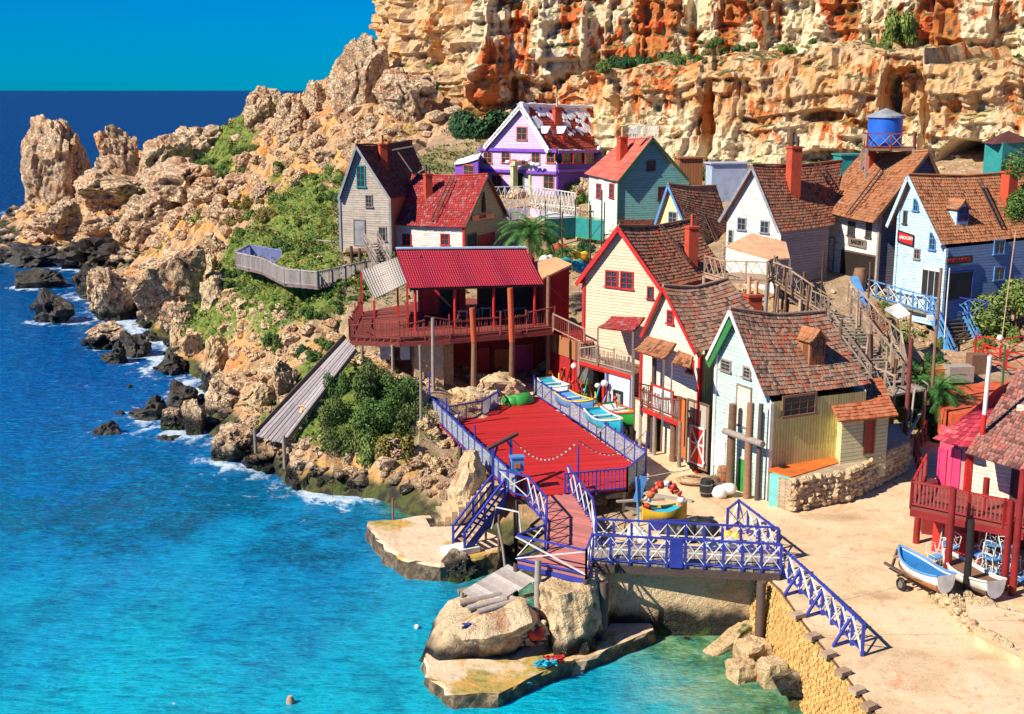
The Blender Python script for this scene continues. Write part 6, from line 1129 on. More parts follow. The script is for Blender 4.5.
# ---------------------------------------------------------------- stairs and high walkways
def stairs(label, top, bot, w_, nst, mat, railm=None, rh=1.0, name='staircase', closed=False, side=None, inf=None):
    top, bot = Vector(top), Vector(bot); d = bot - top; hd = V3(d.x, d.y).normalized(); s = V3(hd.y, -hd.x) * (w_ / 2); r_ = thing(name, label, 'stairs', tuple(bot)); m = MB()
    for i in range(nst): t = (i + .5) / nst; q = top + d * t; m.box(q, (V3(d.x, d.y).length / nst * 1.05, w_, .06 if not closed else .3), math.atan2(hd.y, hd.x))
    m.build('treads' if False else 'tread_flight', mat, r_)
    for sg in (-1, 1): m = MB(); m.bar(top + s * sg - V3(0, 0, .12), bot + s * sg - V3(0, 0, .12), .07, .55 if railm is LBLUE else .3); m.build('stringer', railm or mat, r_)
    if railm:
        for sg in (-1, 1): rail('', [top + s * sg, bot + s * sg], rh, 1.3, railm, railm, inf or railm, 'none' if not inf else 'X', root=r_, mid=False, pw=.13); rail('', [top + s * sg, bot + s * sg], rh * .55, 9, railm, railm, railm, 'none', root=r_, pw=.09)
    return r_
zt = PY(722, 279, 77).z + 1.2; pf = [PY(704, 283, 79), PY(724, 297, 76.5), PY(766, 299, 76), PY(776, 288, 78.5), PY(738, 276, 80)]
pf = [V3(q.x, q.y, zt - 1.2) for q in pf]; hp = thing('lookout_platform', 'timber lookout platform with crossed rails above the brown roofs', 'platform', tuple(pf[1])); m_ = MB(); m_.slab([pf[0], pf[1], pf[2], pf[3], pf[4]], .2); m_.build('floor', WOODP, hp)
rail('', [pf[0], pf[1], pf[2]], 1.2, 1.4, WOODP, WOODP, WOODP, 'XX', root=hp, pw=.1, xw=.07); rail('', [pf[2], pf[3]], 1.2, 1.4, WOODD, WOODD, WOODD, 'XX', root=hp)
for q in pf[:4]: m_ = MB(); m_.tube([V3(q.x, q.y, 5.5), q - V3(0, 0, .1)], .13, 7); m_.build('leg', WOODG, hp)
rt, rb_ = pf[2] + V3(.4, .3, 0), PY(829, 318, 75); gw = thing('gangway', 'sloping timber gangway with slatted rails from the lookout to the long stairs', 'gangway', tuple(rb_)); sd = V3(.3, 1.3, 0); m_ = MB(); m_.slab([rt, rb_, rb_ + sd, rt + sd], .15); m_.build('floor', WOODP, gw)
rail('', [rt, rb_], 1.15, 1.3, WOODP, WOODP, WOODP, 'picket', root=gw, density=.28, jit=.4); rail('', [rt + sd, rb_ + sd], 1.15, 1.3, WOODP, WOODP, WOODP, 'XX', root=gw)
for t in (.1, .5, .95): m_ = MB(); q = rt + (rb_ - rt) * t; m_.tube([V3(q.x, q.y, 5), q], .11, 7); m_.build('leg', WOODP, gw)
stairs('long weathered timber stairs descending behind the quay house roof', rb_ + V3(.6, .8, 0), PY(886, 384, 69.5), 2.1, 22, WOODG, wood('driftwood_rail', (.40, .30, .23), (.15, .10, .07)), 1.15)
lp = [PY(866, 384, 70.5), PY(893, 402, 67.5), PY(925, 392, 69), PY(900, 378, 72)]; lz = PY(886, 384, 69.5).z - .15; lp = [V3(q.x, q.y, lz) for q in lp]; ld = thing('landing', 'plank landing at the foot of the long timber stairs', 'landing', tuple(lp[1])); deck(lp, lz, .12, WOODG, ld, 'floor', .22); 
for q in lp: m_ = MB(); m_.tube([V3(q.x, q.y, 2.5), q - V3(0, 0, .1)], .12, 7); m_.build('leg', WOODB, ld)
m_ = MB(); rl = [PY(862, 305, 79), PY(880, 335, 74.5), PY(893, 325, 77), PY(876, 302, 81)]; roof_slope(m_, rl[1], rl[2], rl[3], rl[0]); tag(m_.build('brick_slope', SH_ORANGE), 'small tiled slope beside the long timber stairs', 'roof')
BW = [P(864, 294, 8.5), P(900, 305, 8.2), P(938, 316, 7.9)]; rail('blue railing with crosses along the path before the blue house', BW, 1.15, 1.2, LBLUE, LBLUE, WHITE, 'X', pw=.12, xw=.06); rail('blue picket railing behind the first at the blue house gable', [P(952, 312, 8.0), P(985, 318, 7.9), P(1010, 318, 7.9)], 1.1, 1.4, BLUE, BLUE, LBLUE, 'X')
m_ = MB(); bw2 = [BW[0], BW[1], BW[2], P(950, 308, 8.2), P(905, 294, 8.4), P(875, 284, 8.7)]; m_.slab([q - V3(0, 0, .02) for q in bw2], .15); tag(m_.build('boardwalk', WOODG), 'grey boardwalk before the white and blue houses', 'boardwalk')
stairs('bright blue double stairs dropping from the blue house to the red yard', P(945, 311, 8.1), P(970, 364, 5.0), 2.4, 14, WOODD, LBLUE, 1.1); m_ = MB(); q = P(962, 366, 5.0)
stairs('short wooden steps at the foot of the blue stairs', q + V3(0, .5, .9), q + V3(-1.2, -2.2, -.3), 1.8, 5, WOODP, None, closed=True)
m_ = MB(); m_.bar(PY(854, 277, 84), PY(867, 309, 79), .5, .12); tag(m_.build('slide', LBLUE), 'blue chute leaning beside the white workshop house', 'slide')
tp = thing('canvas_sheet', 'pale canvas sheet slung between poles above the rubble', 'canvas', tuple(P(900, 320, 7))); m_ = MB(); c4_ = [PY(883, 309, 80), PY(899, 303, 81), PY(911, 314, 79), PY(898, 319, 78.5)]; G_ = []
for j in range(7):
    for i in range(7): s, t = i / 6, j / 6; qq = (c4_[0] * (1 - s) + c4_[3] * s) * (1 - t) + (c4_[1] * (1 - s) + c4_[2] * s) * t; G_.append(qq - V3(0, 0, .45 * math.sin(math.pi * s) * math.sin(math.pi * t)))
m_.add(G_, [(j * 7 + i, j * 7 + i + 1, j * 7 + i + 8, j * 7 + i + 7) for j in range(6) for i in range(6)], 0, .5, True); m_.build('cloth', WHITE, tp)
for q in c4_[:3]: m_ = MB(); m_.bar(q + V3(0, 0, .1), V3(q.x, q.y, q.z - 2.6), .1); m_.build('pole', WOODB, tp)
# grey house steps and deck
stairs('steep pale steps under the weathered grey house', PY(371, 243, 103), PY(384, 267, 99), 1.2, 9, WOODG, WOODG, .9); 
for x, yb in ((352, 268), (360, 270), (372, 268), (386, 262)): postobj('', 'dark stilt under the porch of the grey house', x, yb, yb - 22, .12, WOODD, z=8.3, group='stilts of the grey house', cat='post')
m_ = MB(); m_.slab(PP([(345, 252), (388, 250), (386, 240), (348, 242)], 9.5), .2); tag(m_.build('porch_deck', WOODB), 'small brown porch deck of the weathered grey house', 'porch')
# viewing terrace
vt = PP([(236, 266), (262, 272), (285, 284), (318, 287), (345, 281), (364, 276), (345, 262), (312, 260), (282, 264), (250, 258)], 8.0); v_ = thing('viewing_terrace', 'plank viewing terrace with silvery board fence on the green slope', 'terrace', tuple(vt[3])); deck(vt, 8.0, .2, wood('mauve_boards', (.42, .30, .30), (.24, .15, .15)), v_, 'floor', .3, axis=V3(1, 0))
rail('', vt[:6], 1.2, 1.9, WOODD, WOODW, WOODW, 'plank', root=v_); rail('', [vt[0], vt[9], vt[8]], 1.2, 1.9, GREYP, paint('blue_tarpaulin', (.22, .26, .52)), paint('blue_tarpaulin', (.22, .26, .52)), 'plank', root=v_); rail('', [vt[7] + V3(.4, 1, .2), vt[6] + V3(1, 0, .2)], 1.5, 1.8, WOODW, WOODW, WOODW, 'X', root=v_)
rail('silvery board fence joining the viewing terrace to the pavilion', PP([(366, 276), (392, 268)], 8.1), 1.2, 1.5, WOODD, WOODW, WOODW, 'plank')
# ramp down to the sea
rp = [P(255, 435, 2.1), P(284, 443, 2.1), P(356, 348, 7.1), P(345, 339, 7.1)]; rm_ = thing('boat_ramp', 'long silvery plank ramp running down to the rocks', 'ramp', tuple(rp[0])); m_ = MB(); NP = 7
for i in range(NP):
    s0, s1 = i / NP + .012, (i + 1) / NP - .012
    for t0, t1 in ((0, .34), (.345, .7), (.705, 1)):
        a = rp[0] + (rp[1] - rp[0]) * s0; b = rp[0] + (rp[1] - rp[0]) * s1; c_ = rp[3] + (rp[2] - rp[3]) * s0; d_ = rp[3] + (rp[2] - rp[3]) * s1; z_ = V3(0, 0, random.uniform(-.02, .02)); q = [a + (c_ - a) * t0 + z_, b + (d_ - b) * t0 + z_, b + (d_ - b) * t1 + z_, a + (c_ - a) * t1 + z_]; m_.slab(q, .07)
m_.build('plank', wood('grey_violet_planks', (.42, .38, .38), (.17, .14, .15)), rm_); m_ = MB(); m_.bar(rp[0] + V3(0, 0, .1), rp[3] + V3(0, 0, .2), .1, .3); m_.build('side_board', WOODD, rm_); m_ = MB(); m_.bar(rp[1] - V3(0, 0, .05), rp[2] - V3(0, 0, .1), .14, .25); m_.build('side_beam', WOODG, rm_)
for t in (0, .3, .62):
    for a, b in ((rp[0], rp[3]), (rp[1], rp[2])): q = a + (b - a) * t; m_ = MB(); m_.tube([V3(q.x, q.y, min(q.z - .5, ground_z(q.x, q.y)) - .4), q + V3(0, 0, .45 if t == 0 else -.1)], .11, 7); m_.build('post', WOODG, rm_)
# stone steps and wooden stair at the dock
for i in range(9):
    t = i / 8; q = P(437 + 52 * t, 522 - 38 * t, .9 + 2.1 * t); m_ = MB(); m_.box((q.x, q.y + .3, q.z - .45), (1.1, 1.9 - .6 * t, .9), .25 + .3 * t); tag(m_.build('stone_step', ROCKY), 'rough cream stone step climbing from the sea dock', 'step', 'stone steps from the sea dock')
stairs('wooden stairs with blue rails from the dock up to the stage', P(499, 496, SZ_), P(459, 548, 1.0), 1.1, 11, WOODP, BLUE, 1.0); 
m_ = MB(); m_.box(P(460, 549, 1.05), (1.7, 1.0, .25), .5); tag(m_.build('stone_slab', WHITE), 'pale slab at the foot of the wooden stairs', 'slab')
m_ = MB(); a, b = P(496, 507, 3.9), P(519, 512, 3.9); m_.tube([a - V3(.2, .2, 1), a, b, b - V3(-.1, 0, 1.0)], .05, 6); tag(m_.build('pipe_rail', WHITE), 'white pipe rail at the top of the wooden stairs', 'rail')
for px, yb, yt, lb in ((393, 517, 498, 'thin rusty post on the sea dock'), (486, 540, 512, 'brown prop under the wooden stairs'), (499, 552, 515, 'second brown prop under the wooden stairs')): postobj('', lb, px, yb, yt, .06, WOODB, z=.9, cat='post')
# driftwood hut on the islet
dh = thing('driftwood_hut', 'open driftwood hut with silvery plank roof on the rock islet', 'hut', tuple(P(510, 625, 2.2))); R4 = [PY(490, 607, 47.3), PY(462, 591, 48.6), PY(508, 564, 50), PY(536, 579, 48.7)]; m_ = MB()
for i in range(10): t0, t1 = i / 10 + .008, (i + 1) / 10 - .008; e_ = random.uniform(-.03, .05); a = R4[1] + (R4[2] - R4[1]) * t0; b = R4[1] + (R4[2] - R4[1]) * t1; c_ = R4[0] + (R4[3] - R4[0]) * t1; d_ = R4[0] + (R4[3] - R4[0]) * t0; m_.slab([a, b, c_ + (c_ - b) * e_, d_ + (d_ - a) * e_], .06)
m_.build('roof', WOODW, dh)
for q in (R4[0], R4[3], R4[2], R4[1]): m_ = MB(); m_.tube([V3(q.x, q.y, 1.2), q - V3(0, 0, .05)], .08, 7); m_.build('post', WOODG, dh)
m_ = MB(); a, b = V3(R4[0].x, R4[0].y, 2.4), V3(R4[3].x, R4[3].y, 2.3); m_.tube([a, b], .07, 6); m_.build('cross_pole', WOODB, dh)
postobj('', 'tall driftwood pole beside the driftwood hut', 538, 615, 560, .14, WOODG, z=1.5, name='pole', cat='pole'); postobj('', 'leaning thin pole between hut and dock', 507, 572, 528, .06, WOODG, z=2.0, name='pole', cat='pole', lean=(-.4, .5))
for i, (a, b) in enumerate([((458, 592), (480, 588)), ((460, 603), (486, 600)), ((468, 608), (492, 604)), ((478, 612), (500, 606))]): m_ = MB(); m_.tube([P(*a, 2.3), P(*b, 2.5) + V3(.6, .5, 0)], .13, 8); tag(m_.build('driftwood_log', WOODG), 'weathered log end poking out below the hut roof', 'log', 'log ends under the hut roof')
m_ = MB(); blob(m_, P(536, 632, 1.4), .42, 0, .8); tag(m_.build('red_bag', RED), 'red bundle inside the driftwood hut', 'bundle')
tag(rubble_face('dry_stone_wall', [(518, 648), (548, 645)], .8, 1.9, .3, ROCKY), 'packed stone infill between the low cream rock and the pillar', 'stone wall')
# ---------------------------------------------------------------- pink house on stilts
KZ = 5.6; pk = thing('stilt_house', 'crimson and white boarded house with pink shingle roof raised on dark red posts', 'house', tuple(P(960, 520, KZ)))
kp = PP([(911, 506), (968, 518), (1040, 533), (1110, 548), (1110, 500), (1000, 486), (925, 478)], KZ); deck(kp, KZ, .14, WOODR, pk, 'deck', .25, axis=kp[2] - kp[1])
m_ = MB(); [m_.bar(a - V3(0, 0, .28), b - V3(0, 0, .28), .16, .3) for a, b in zip(kp[:3], kp[1:4])]; m_.build('edge_beam', DRED, pk)
rail('', kp[:4], 1.1, 1.7, DRED, paint('crimson_rail', (.36, .03, .03)), paint('pink_rail', (.50, .12, .11)), 'picket', root=pk, density=.16, pw=.12, xw=.06); rail('', [kp[0], kp[6]], 1.1, 1.5, DRED, RED, paint('pink_rail', (.62, .12, .10)), 'picket', root=pk, density=.2)
wp_ = [P(937, 482, KZ), P(966, 492, KZ), P(1110, 522, KZ)]; ez = 8.1; up_ = lambda q, z: V3(q.x, q.y, z)
bk = V3(2.4, 3.6, 0)
for i, (mt_, nm) in enumerate([(PINKB, 'side_wall'), (WARMW, 'wall')]): a, b = wp_[i], wp_[i + 1]; m_ = MB(); m_.quad(a, b, up_(b, ez + .2), up_(a, ez + .2)); m_.build(nm, mt_, pk)
m_ = MB(); a = wp_[0]; m_.quad(a, a + bk * .2, up_(a + bk * .2, ez - .25), up_(a, ez - .15)); m_.build('end_wall', PINKB, pk)
for x0, x1 in ((939, 946), (952, 960)): opening(pk, Wall(wp_[0], -(wp_[1] - wp_[0]).cross(V3(0, 0, -1)).normalized() if (wp_[1] - wp_[0]).cross(V3(0, 0, -1)).y > 0 else (wp_[1] - wp_[0]).cross(V3(0, 0, -1))), (x0, 449, x1, 486), PINKP, PINKP, 1, 1, 'shutter', sub='leaf', sill=False, mun=False)
m_ = MB(); m_.bar(wp_[1] - V3(0, .05, 0), up_(wp_[1], ez) - V3(0, .05, 0), .25); m_.build('corner_post', RED, pk); m_ = MB(); m_.bar(up_(wp_[1], ez - .1) - V3(0, .08, 0), up_(wp_[2], ez - .1) - V3(0, .08, 0), .1, .3); m_.build('fascia', RED, pk)
W_ = Wall(wp_[1], (wp_[2] - wp_[1]).cross(V3(0, 0, 1))); opening(pk, W_, (1012, 468, 1023, 500), WOODD, WOODD, 1, 1, 'door', sub='leaf', sill=False)
m_ = MB(); roof_slope(m_, P(934, 438, 8.0), P(970, 447, 8.0), P(1017, 377, 10.3), P(1001, 386, 10.3), sag=.05); m_.build('side_roof', SH_PINK, pk)
m_ = MB(); roof_slope(m_, P(966, 452, 8.05), P(1075, 484, 8.05), P(1110, 385, 10.9), P(1020, 365, 10.9), sag=.15, row=.24, colw=.2); m_.build('roof', shingle('pink_brown_shingles', [(.1, (.14, .05, .04)), (.4, (.40, .17, .13)), (.65, (.50, .26, .20)), (.85, (.55, .12, .08)), (.97, (.60, .40, .32))]), pk)
m_ = MB(); c = P(1022, 424, 9.0); m_.box(c + V3(.9, .6, .1), (1.6, 1.4, 1.2), -.5); m_.build('dormer', WARMW, pk)
m_ = MB(); a = P(983, 428, 8.9); b = PY(990, 356, a.y); m_.tube([a - V3(0, 0, .4), b], .1, 8); m_.build('flue_pipe', WHITE, pk); m_ = MB(); m_.tube([a - V3(0, 0, .3), a + V3(.01, 0, .6)], .115, 8); m_.build('flue_band', RED, pk)
for px, yb, yt, mt_ in [(916, 545, 497, DRED), (946, 585, 488, DRED), (979, 570, 478, DRED), (1003, 592, 500, DRED), (1012, 597, 470, DRED), (965, 598, 520, BLACK), (1040, 600, 520, DRED)]: postobj('', None, px, yb, yt, .15, mt_, z=2.9, name='stilt', root=pk)
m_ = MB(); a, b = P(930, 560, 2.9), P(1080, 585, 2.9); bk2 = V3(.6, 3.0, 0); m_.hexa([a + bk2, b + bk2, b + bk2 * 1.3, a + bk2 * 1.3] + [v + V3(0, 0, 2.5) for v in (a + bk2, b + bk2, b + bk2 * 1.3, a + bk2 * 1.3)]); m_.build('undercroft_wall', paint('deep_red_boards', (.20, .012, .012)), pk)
for (x0, y0, x1, y1), lb in (((931, 513, 941, 553), 'bright red panel standing under the pink house deck'), ((950, 533, 966, 560), 'broad red panel leaning under the pink house deck')): a = P(x0, y1, 2.9); b = P(x1, y1 + 2, 2.9); t = PY(x0, y0, a.y); m_ = MB(); d = (b - a).normalized(); n_ = V3(d.y, -d.x) * .04; zz = V3(.1, .2, t.z - a.z); m_.hexa([a - n_, b - n_, b + n_, a + n_, a - n_ + zz, b - n_ + zz, b + n_ + zz, a + n_ + zz]); tag(m_.build('painted_board', RED), lb, 'panel')
# stacked ornate chairs: white scroll frames
CH = MB(); 
for s_ in (-.24, .24):
    for v in (-.22, .22): CH.tube([(s_, v, 0), (s_ * 1.0, v, .45)], .02, 5)
    CH.tube([(s_, .22, .45), (s_, .26, .95)], .02, 5)
    CH.tube([(s_, -.22, .45), (s_ * 1.1, -.25, .62), (s_ * 1.1, .1, .68), (s_, .24, .62)], .018, 5)
CH.tube([(-.24, .26, .95), (-.1, .27, 1.03), (.1, .27, 1.03), (.24, .26, .95)], .02, 5); CH.tube([(-.12, .24, .5), (.1, .25, .7), (-.12, .26, .9)], .015, 5); CH.tube([(.12, .24, .5), (-.1, .25, .7), (.12, .26, .9)], .015, 5)
ch0 = thing('chair', 'white curly metal chair piled under the pink house deck', 'chair', (0, 0, 0), 'white chairs under the pink house'); CH.build('frame', WHITE, ch0); m_ = MB(); m_.box((0, 0, .46), (.5, .46, .05)); m_.build('seat', LBLUE, ch0)
rc = random.Random(4); first = True
for px, py, lev in [(938, 566, 0), (947, 568, 0), (955, 570, 0), (942, 568, 1), (950, 570, 1), (975, 578, 0), (983, 580, 0), (978, 579, 1), (988, 581, 1), (992, 583, 0), (1000, 583, 0), (1008, 585, 0), (1016, 586, 0), (1024, 588, 0), (995, 584, 1), (1004, 585, 1), (1014, 586, 1), (985, 582, 2), (1000, 584, 2), (1010, 585, 2)]:
    o = ch0 if first else copy_tree(ch0); first = False; o.location = P(px, py, 2.95) + V3(rc.uniform(-.1, .1), rc.uniform(-.1, .3), lev * .62); o.rotation_euler = (rc.uniform(-.25, .25), rc.uniform(-.3, .3), rc.uniform(0, 6))
# ---------------------------------------------------------------- boats
def hull(L_, B_, D_, mb_out, mb_in, sheer=.25, stern=.75, strip=None, deckz=None, nst=13):
    st = []
    for i in range(nst):
        t = i / (nst - 1); x = (t - .5) * L_; w_ = B_ / 2 * (stern + (1 - stern) * min(1, t * 2.2)) * (1 - max(0, (t - .5) / .5) ** 2.3) + .015; top = D_ + sheer * (2 * abs(t - .42)) ** 2; keel = .12 * max(0, (t - .7) / .3) ** 2 * D_ * 3
        ring = [(x, 0, keel)] + [(x, w_ * math.sin(a) ** .8, keel + (top - keel) * (1 - math.cos(a)) ** 1.0) for a in (.45, .8, 1.1, 1.35, math.pi / 2)]; st.append(ring)
    vs = []; 
    for r_ in st: vs += [Vector(p) for p in r_[::-1]] + [Vector((p[0], -p[1], p[2])) for p in r_[1:]]
    m = 11; fs = [(i * m + k, i * m + k + 1, (i + 1) * m + k + 1, (i + 1) * m + k) for i in range(nst - 1) for k in range(m - 1)]
    mb_out.add(vs, fs, 0, .2, True); mb_out.add([vs[k] for k in range(m)], [tuple(range(m))], 0, .2)
    zd = deckz if deckz is not None else D_ * .82
    dv = []
    for i in range(nst): a, b = vs[i * m], vs[i * m + m - 1]; dv += [Vector((a.x, a.y * .93, a.z - (D_ - zd))), Vector((b.x, b.y * .93, b.z - (D_ - zd)))]
    mb_in.add(dv, [(i * 2, i * 2 + 1, i * 2 + 3, i * 2 + 2) for i in range(nst - 1)], 0, .5)
    return [vs[i * m] for i in range(nst)], [vs[i * m + m - 1] for i in range(nst)]
def boat(label, loc, yaw, L_, B_, D_, out, inn, gun, low=None, stuff=(), z=0, pitch=0, name='boat'):
    r_ = thing(name, label, 'boat', (0, 0, 0)); a, b = MB(), MB(); s0, s1 = hull(L_, B_, D_, a, b); a.build('hull', out, r_); b.build('cover', inn, r_)
    m = MB(); m.tube(s0 + s1[::-1], .05, 6); m.build('gunwale', gun, r_)
    if low: m = MB(); c_, d_ = MB(), MB(); hull(L_ * .985, B_ * 1.03, D_ * .5, c_, d_, sheer=.12); c_.build('lower_hull', low, r_)
    for k, (x, mt_) in enumerate(stuff): m = MB(); m.bar((x, -B_ * .42, D_ * .98), (x, B_ * .42, D_ * .98), .16, .05); m.build('thwart', mt_, r_)
    r_.location = loc; r_.rotation_euler = (0, pitch, yaw); return r_
CY_ = paint('cyan_paint', (.02, .42, .55), .4, .2); a, b = P(598, 441, 3.9), P(572, 420, 3.9)
sy_ = RAD(107); 
bs = [((606, 430), 3.7, 'cyan boat with white stripes on a trailer, nearest the alley behind the railing', CY_, CY_, WHITE, 3.5), ((577, 411), 3.6, 'blue boat with yellow rim on the quay, second behind the stage railing', LBLUE, paint('sky_blue_cover', (.10, .35, .75)), YELLOWP, 3.4), ((556, 396), 3.6, 'white and teal boat farthest along behind the stage railing', WHITE, CY_, WHITE, 3.2), ((622, 423), 3.6, 'green and red boat before the pale blue door', GREENP, WHITE, RED, 3.3)]
for (x, y), z_, lb, o_, i_, g_, L_ in bs:
    q = P(x, y, z_); r_ = boat(lb, q, sy_ + math.pi + random.uniform(.1, .35), L_, 1.45, .75, o_, i_, g_, stuff=((-.6, WHITE), (.3, YELLOWP)))
    t_ = thing('boat_trailer', 'dark low trailer carrying the ' + ' '.join(lb.split()[:4]), 'trailer', (q.x, q.y, 3)); m_ = MB(); [m_.bar((q.x + u, q.y + v, 3.05), (q.x + u, q.y + v, z_ + .05), .1) for u in (-.35, .35) for v in (-.6, .6)]; m_.bar((q.x - .35, q.y, 3.45), (q.x + .35, q.y, 3.45), .1); m_.bar((q.x, q.y + 1.6, 3.4), (q.x, q.y - 1.6, 3.4), .1); m_.build('frame', BLACK, t_)
rp_ = random.Random(9); COLS = [RED, WHITE, YELLOWP, CY_, LBLUE, GREENP, ORANGEP, WHITE]; CN = ['red', 'white', 'yellow', 'cyan', 'light blue', 'green', 'orange', 'cream']
for k in range(30):
    px = 550 + k * 2.5 + rp_.uniform(-4, 4); py = 391 + k * 1.35 + rp_.uniform(-5, 3); q = P(px, py, 3.0); j = rp_.randrange(8); m_ = MB(); a = rp_.uniform(0, 6.28); hh = rp_.uniform(.5, 1.5); d = V3(math.cos(a), math.sin(a)) * rp_.uniform(.2, .7)
    if k % 5: m_.tube([q + V3(0, 0, .6), q + V3(0, 0, .6 + hh) + d], .05, 6); nm = 'oar'
    else: blob(m_, q + V3(0, 0, 1.2 + .3 * (k % 3)), rp_.uniform(.12, .2), 0, .9); nm = 'float'
    tag(m_.build(nm, COLS[j]), f'{CN[j]} {nm} in the clutter among the boats behind the stage railing', nm, f'{CN[j]} {nm}s among the boats')
m_ = MB(); q = P(589, 402, 3); vs0 = len(m_.v)
m_.tube([q + V3(-.1, 0, 0), q + V3(.1, .1, .7), q + V3(-.1, 0, 1.4), q + V3(.05, .1, 2.0), q + V3(0, 0, 2.45)], [.75, .7, .8, .6, .2], 9, smooth=False)
tag(m_.build('tarpaulin_bundle', BLACK), 'tall black tarpaulin bundle beside the red shed', 'bundle')
for px, py, z0_, lb in ((574, 396, 1.9, 'red and white clown-like buoy post beside the red shed'), (604, 410, 1.6, 'small white ball on a post beside the black bundle')): q = P(px, py, 3); t_ = thing('buoy_post', lb, 'post', tuple(q)); m_ = MB(); m_.tube([q, q + V3(0, 0, z0_)], .16, 8); m_.build('shaft', RED, t_); m_ = MB(); blob(m_, q + V3(0, 0, z0_ + .15), .24, 0, 1); m_.build('ball', WHITE, t_)
m_ = MB(); blob(m_, P(519, 400, 3.4), 1.0, 0, .7); blob(m_, P(513, 401, 3.4), .75, 0, .7); tag(m_.build('covered_pile', GREENP), 'bright green covered pile at the far edge of the stage', 'pile')
# trailered boat on the sand
q = P(921, 580, 3.45); yw = math.atan2(P(955, 598, 3).y - P(888, 560, 3).y, P(955, 598, 3).x - P(888, 560, 3).x)
boat('white rowing boat with blue cover on a trailer before the pink house', q, yw + math.pi, 3.0, 1.15, .62, WHITE, paint('blue_boat_cover', (.02, .20, .50)), LBLUE, low=ORBR, stuff=((.9, WOODP), (1.2, WOODP)))
t_ = thing('boat_trailer', 'rusty trailer with two wheels and a long drawbar under the white boat', 'trailer', (q.x, q.y, 2.95)); dx = V3(math.cos(yw), math.sin(yw)); nx_ = V3(-dx.y, dx.x); c = V3(q.x, q.y, 3.3); m_ = MB(); m_.bar(c - dx * 2.4, c + dx * 1.6, .1); m_.bar(c - nx_ * .7 - dx * .3, c + nx_ * .7 - dx * .3, .08); m_.bar(c - dx * 1.9, c - dx * 1.6 + V3(0, 0, .9), .09); [m_.bar(c + dx * u - nx_ * .4, c + dx * u + nx_ * .4 + V3(0, 0, .12), .08) for u in (-1, 0, 1)]; m_.build('frame', WOODD, t_)
for s_ in (-1, 1):
    w0 = c + nx_ * (.72 * s_) - dx * .3 - V3(0, 0, .06); m_ = MB(); ring = [w0 + dx * (.24 * math.cos(k * math.pi / 8)) + V3(0, 0, .24 * math.sin(k * math.pi / 8)) for k in range(17)]; m_.tube(ring, .07, 6, cap=False); wh = m_.build('wheel', BLACK, t_); m_ = MB(); m_.tube([w0 - nx_ * .05, w0 + nx_ * .05], .15, 10); m_.build('hub', METAL, wh)
q = P(968, 584, 3.2); boat('second white boat with brown bottom under the pink house deck', q, yw + math.pi, 3.2, 1.2, .6, WHITE, WOODB, WHITE, low=WOODB)
bw_ = PP([(940, 600), (975, 612), (1000, 622), (1060, 640)], 3.0)
for k in range(40): q = P(930 + k * 2.6 + rp_.uniform(-4, 4), 603 + max(0, k - 8) * .85 + rp_.uniform(-7, 8), 2.85); o = bpy.data.objects.new('stone', rp_.choice(RMY)); COL.objects.link(o); s_ = rp_.uniform(.3, .75); o.location = q; o.scale = (s_, s_, s_ * .8); o.rotation_euler = (0, 0, rp_.uniform(0, 6)); tag(o, 'pale stone of the low broken wall before the pink house', 'stone', 'stones of the low wall by the pink house')
w1 = PP([(965, 604), (1000, 612), (1060, 625), (1060, 668), (1020, 662), (975, 640)], 3.2); m_ = MB(); m_.prism([(p_.x, p_.y) for p_ in w1], 2.5, 3.35); tag(rubble_face('rubble_edging', [(940, 604), (975, 640), (1020, 664), (1060, 672)], 2.9, 3.4, .4, ROCKY), 'row of rubble stones edging the bank by the pink house', 'stone edging'); tag(m_.build('stone_bank', GRD), 'low stone bank rising at the sandy road edge', 'bank')
# ---------------------------------------------------------------- quay clutter
fl = thing('parade_float', 'yellow and blue fairground boat with a flower arch beside the footbridge', 'fairground boat', tuple(P(666, 528, 3))); q = P(662, 526, 3.0); a_, b_ = MB(), MB(); hull(2.2, 1.0, .6, a_, b_, .3); 
for mb_, nm, mt_ in ((a_, 'hull', YELLOWP), (b_, 'inside', CY_)): mb_.v = [tuple(q + V3(v[0] * .95 + .1, v[1], v[2] + .25)) for v in mb_.v]; mb_.build(nm, mt_, fl)
for k in range(15): an = math.pi * k / 14; m_ = MB(); blob(m_, q + V3(.85 * math.cos(an) + .1, 0, .7 + 1.35 * math.sin(an)), .10 + .05 * (k % 3), 0, 1); [blob(m_, q + V3(.85 * math.cos(an) + .1 + rp_.uniform(-.15, .15), rp_.uniform(-.1, .1), .7 + 1.35 * math.sin(an) + rp_.uniform(-.15, .15)), .09, 0, 1) for _ in range(4)]; m_.build('flower', [RED, ORANGEP, WHITE, RED, ORANGEP][k % 5], fl)
m_ = MB(); m_.box(q + V3(.3, -.55, .15), (1.9, .15, .7)); m_.build('skirt', BLUE, fl); m_ = MB(); m_.tube([q + V3(-1.1, 0, 0), q + V3(-1.25, 0, 2.4)], .06, 6); m_.build('mast', LBLUE, fl); m_ = MB(); m_.bar(q + V3(-1.2, .1, 1.2), q + V3(-.9, .1, 2.4), .35, .1); m_.build('banner', LBLUE, fl)
m_ = MB(); q = P(690, 540, 3)
for k in range(14): blob(m_, q + V3(rp_.uniform(-1.0, .9), rp_.uniform(-.4, .4), rp_.uniform(.1, .75)), rp_.uniform(.4, .6), 0, .9)
tag(m_.build('tarpaulin_heap', BLACK), 'large black tarpaulin heap next to the fairground boat', 'heap')
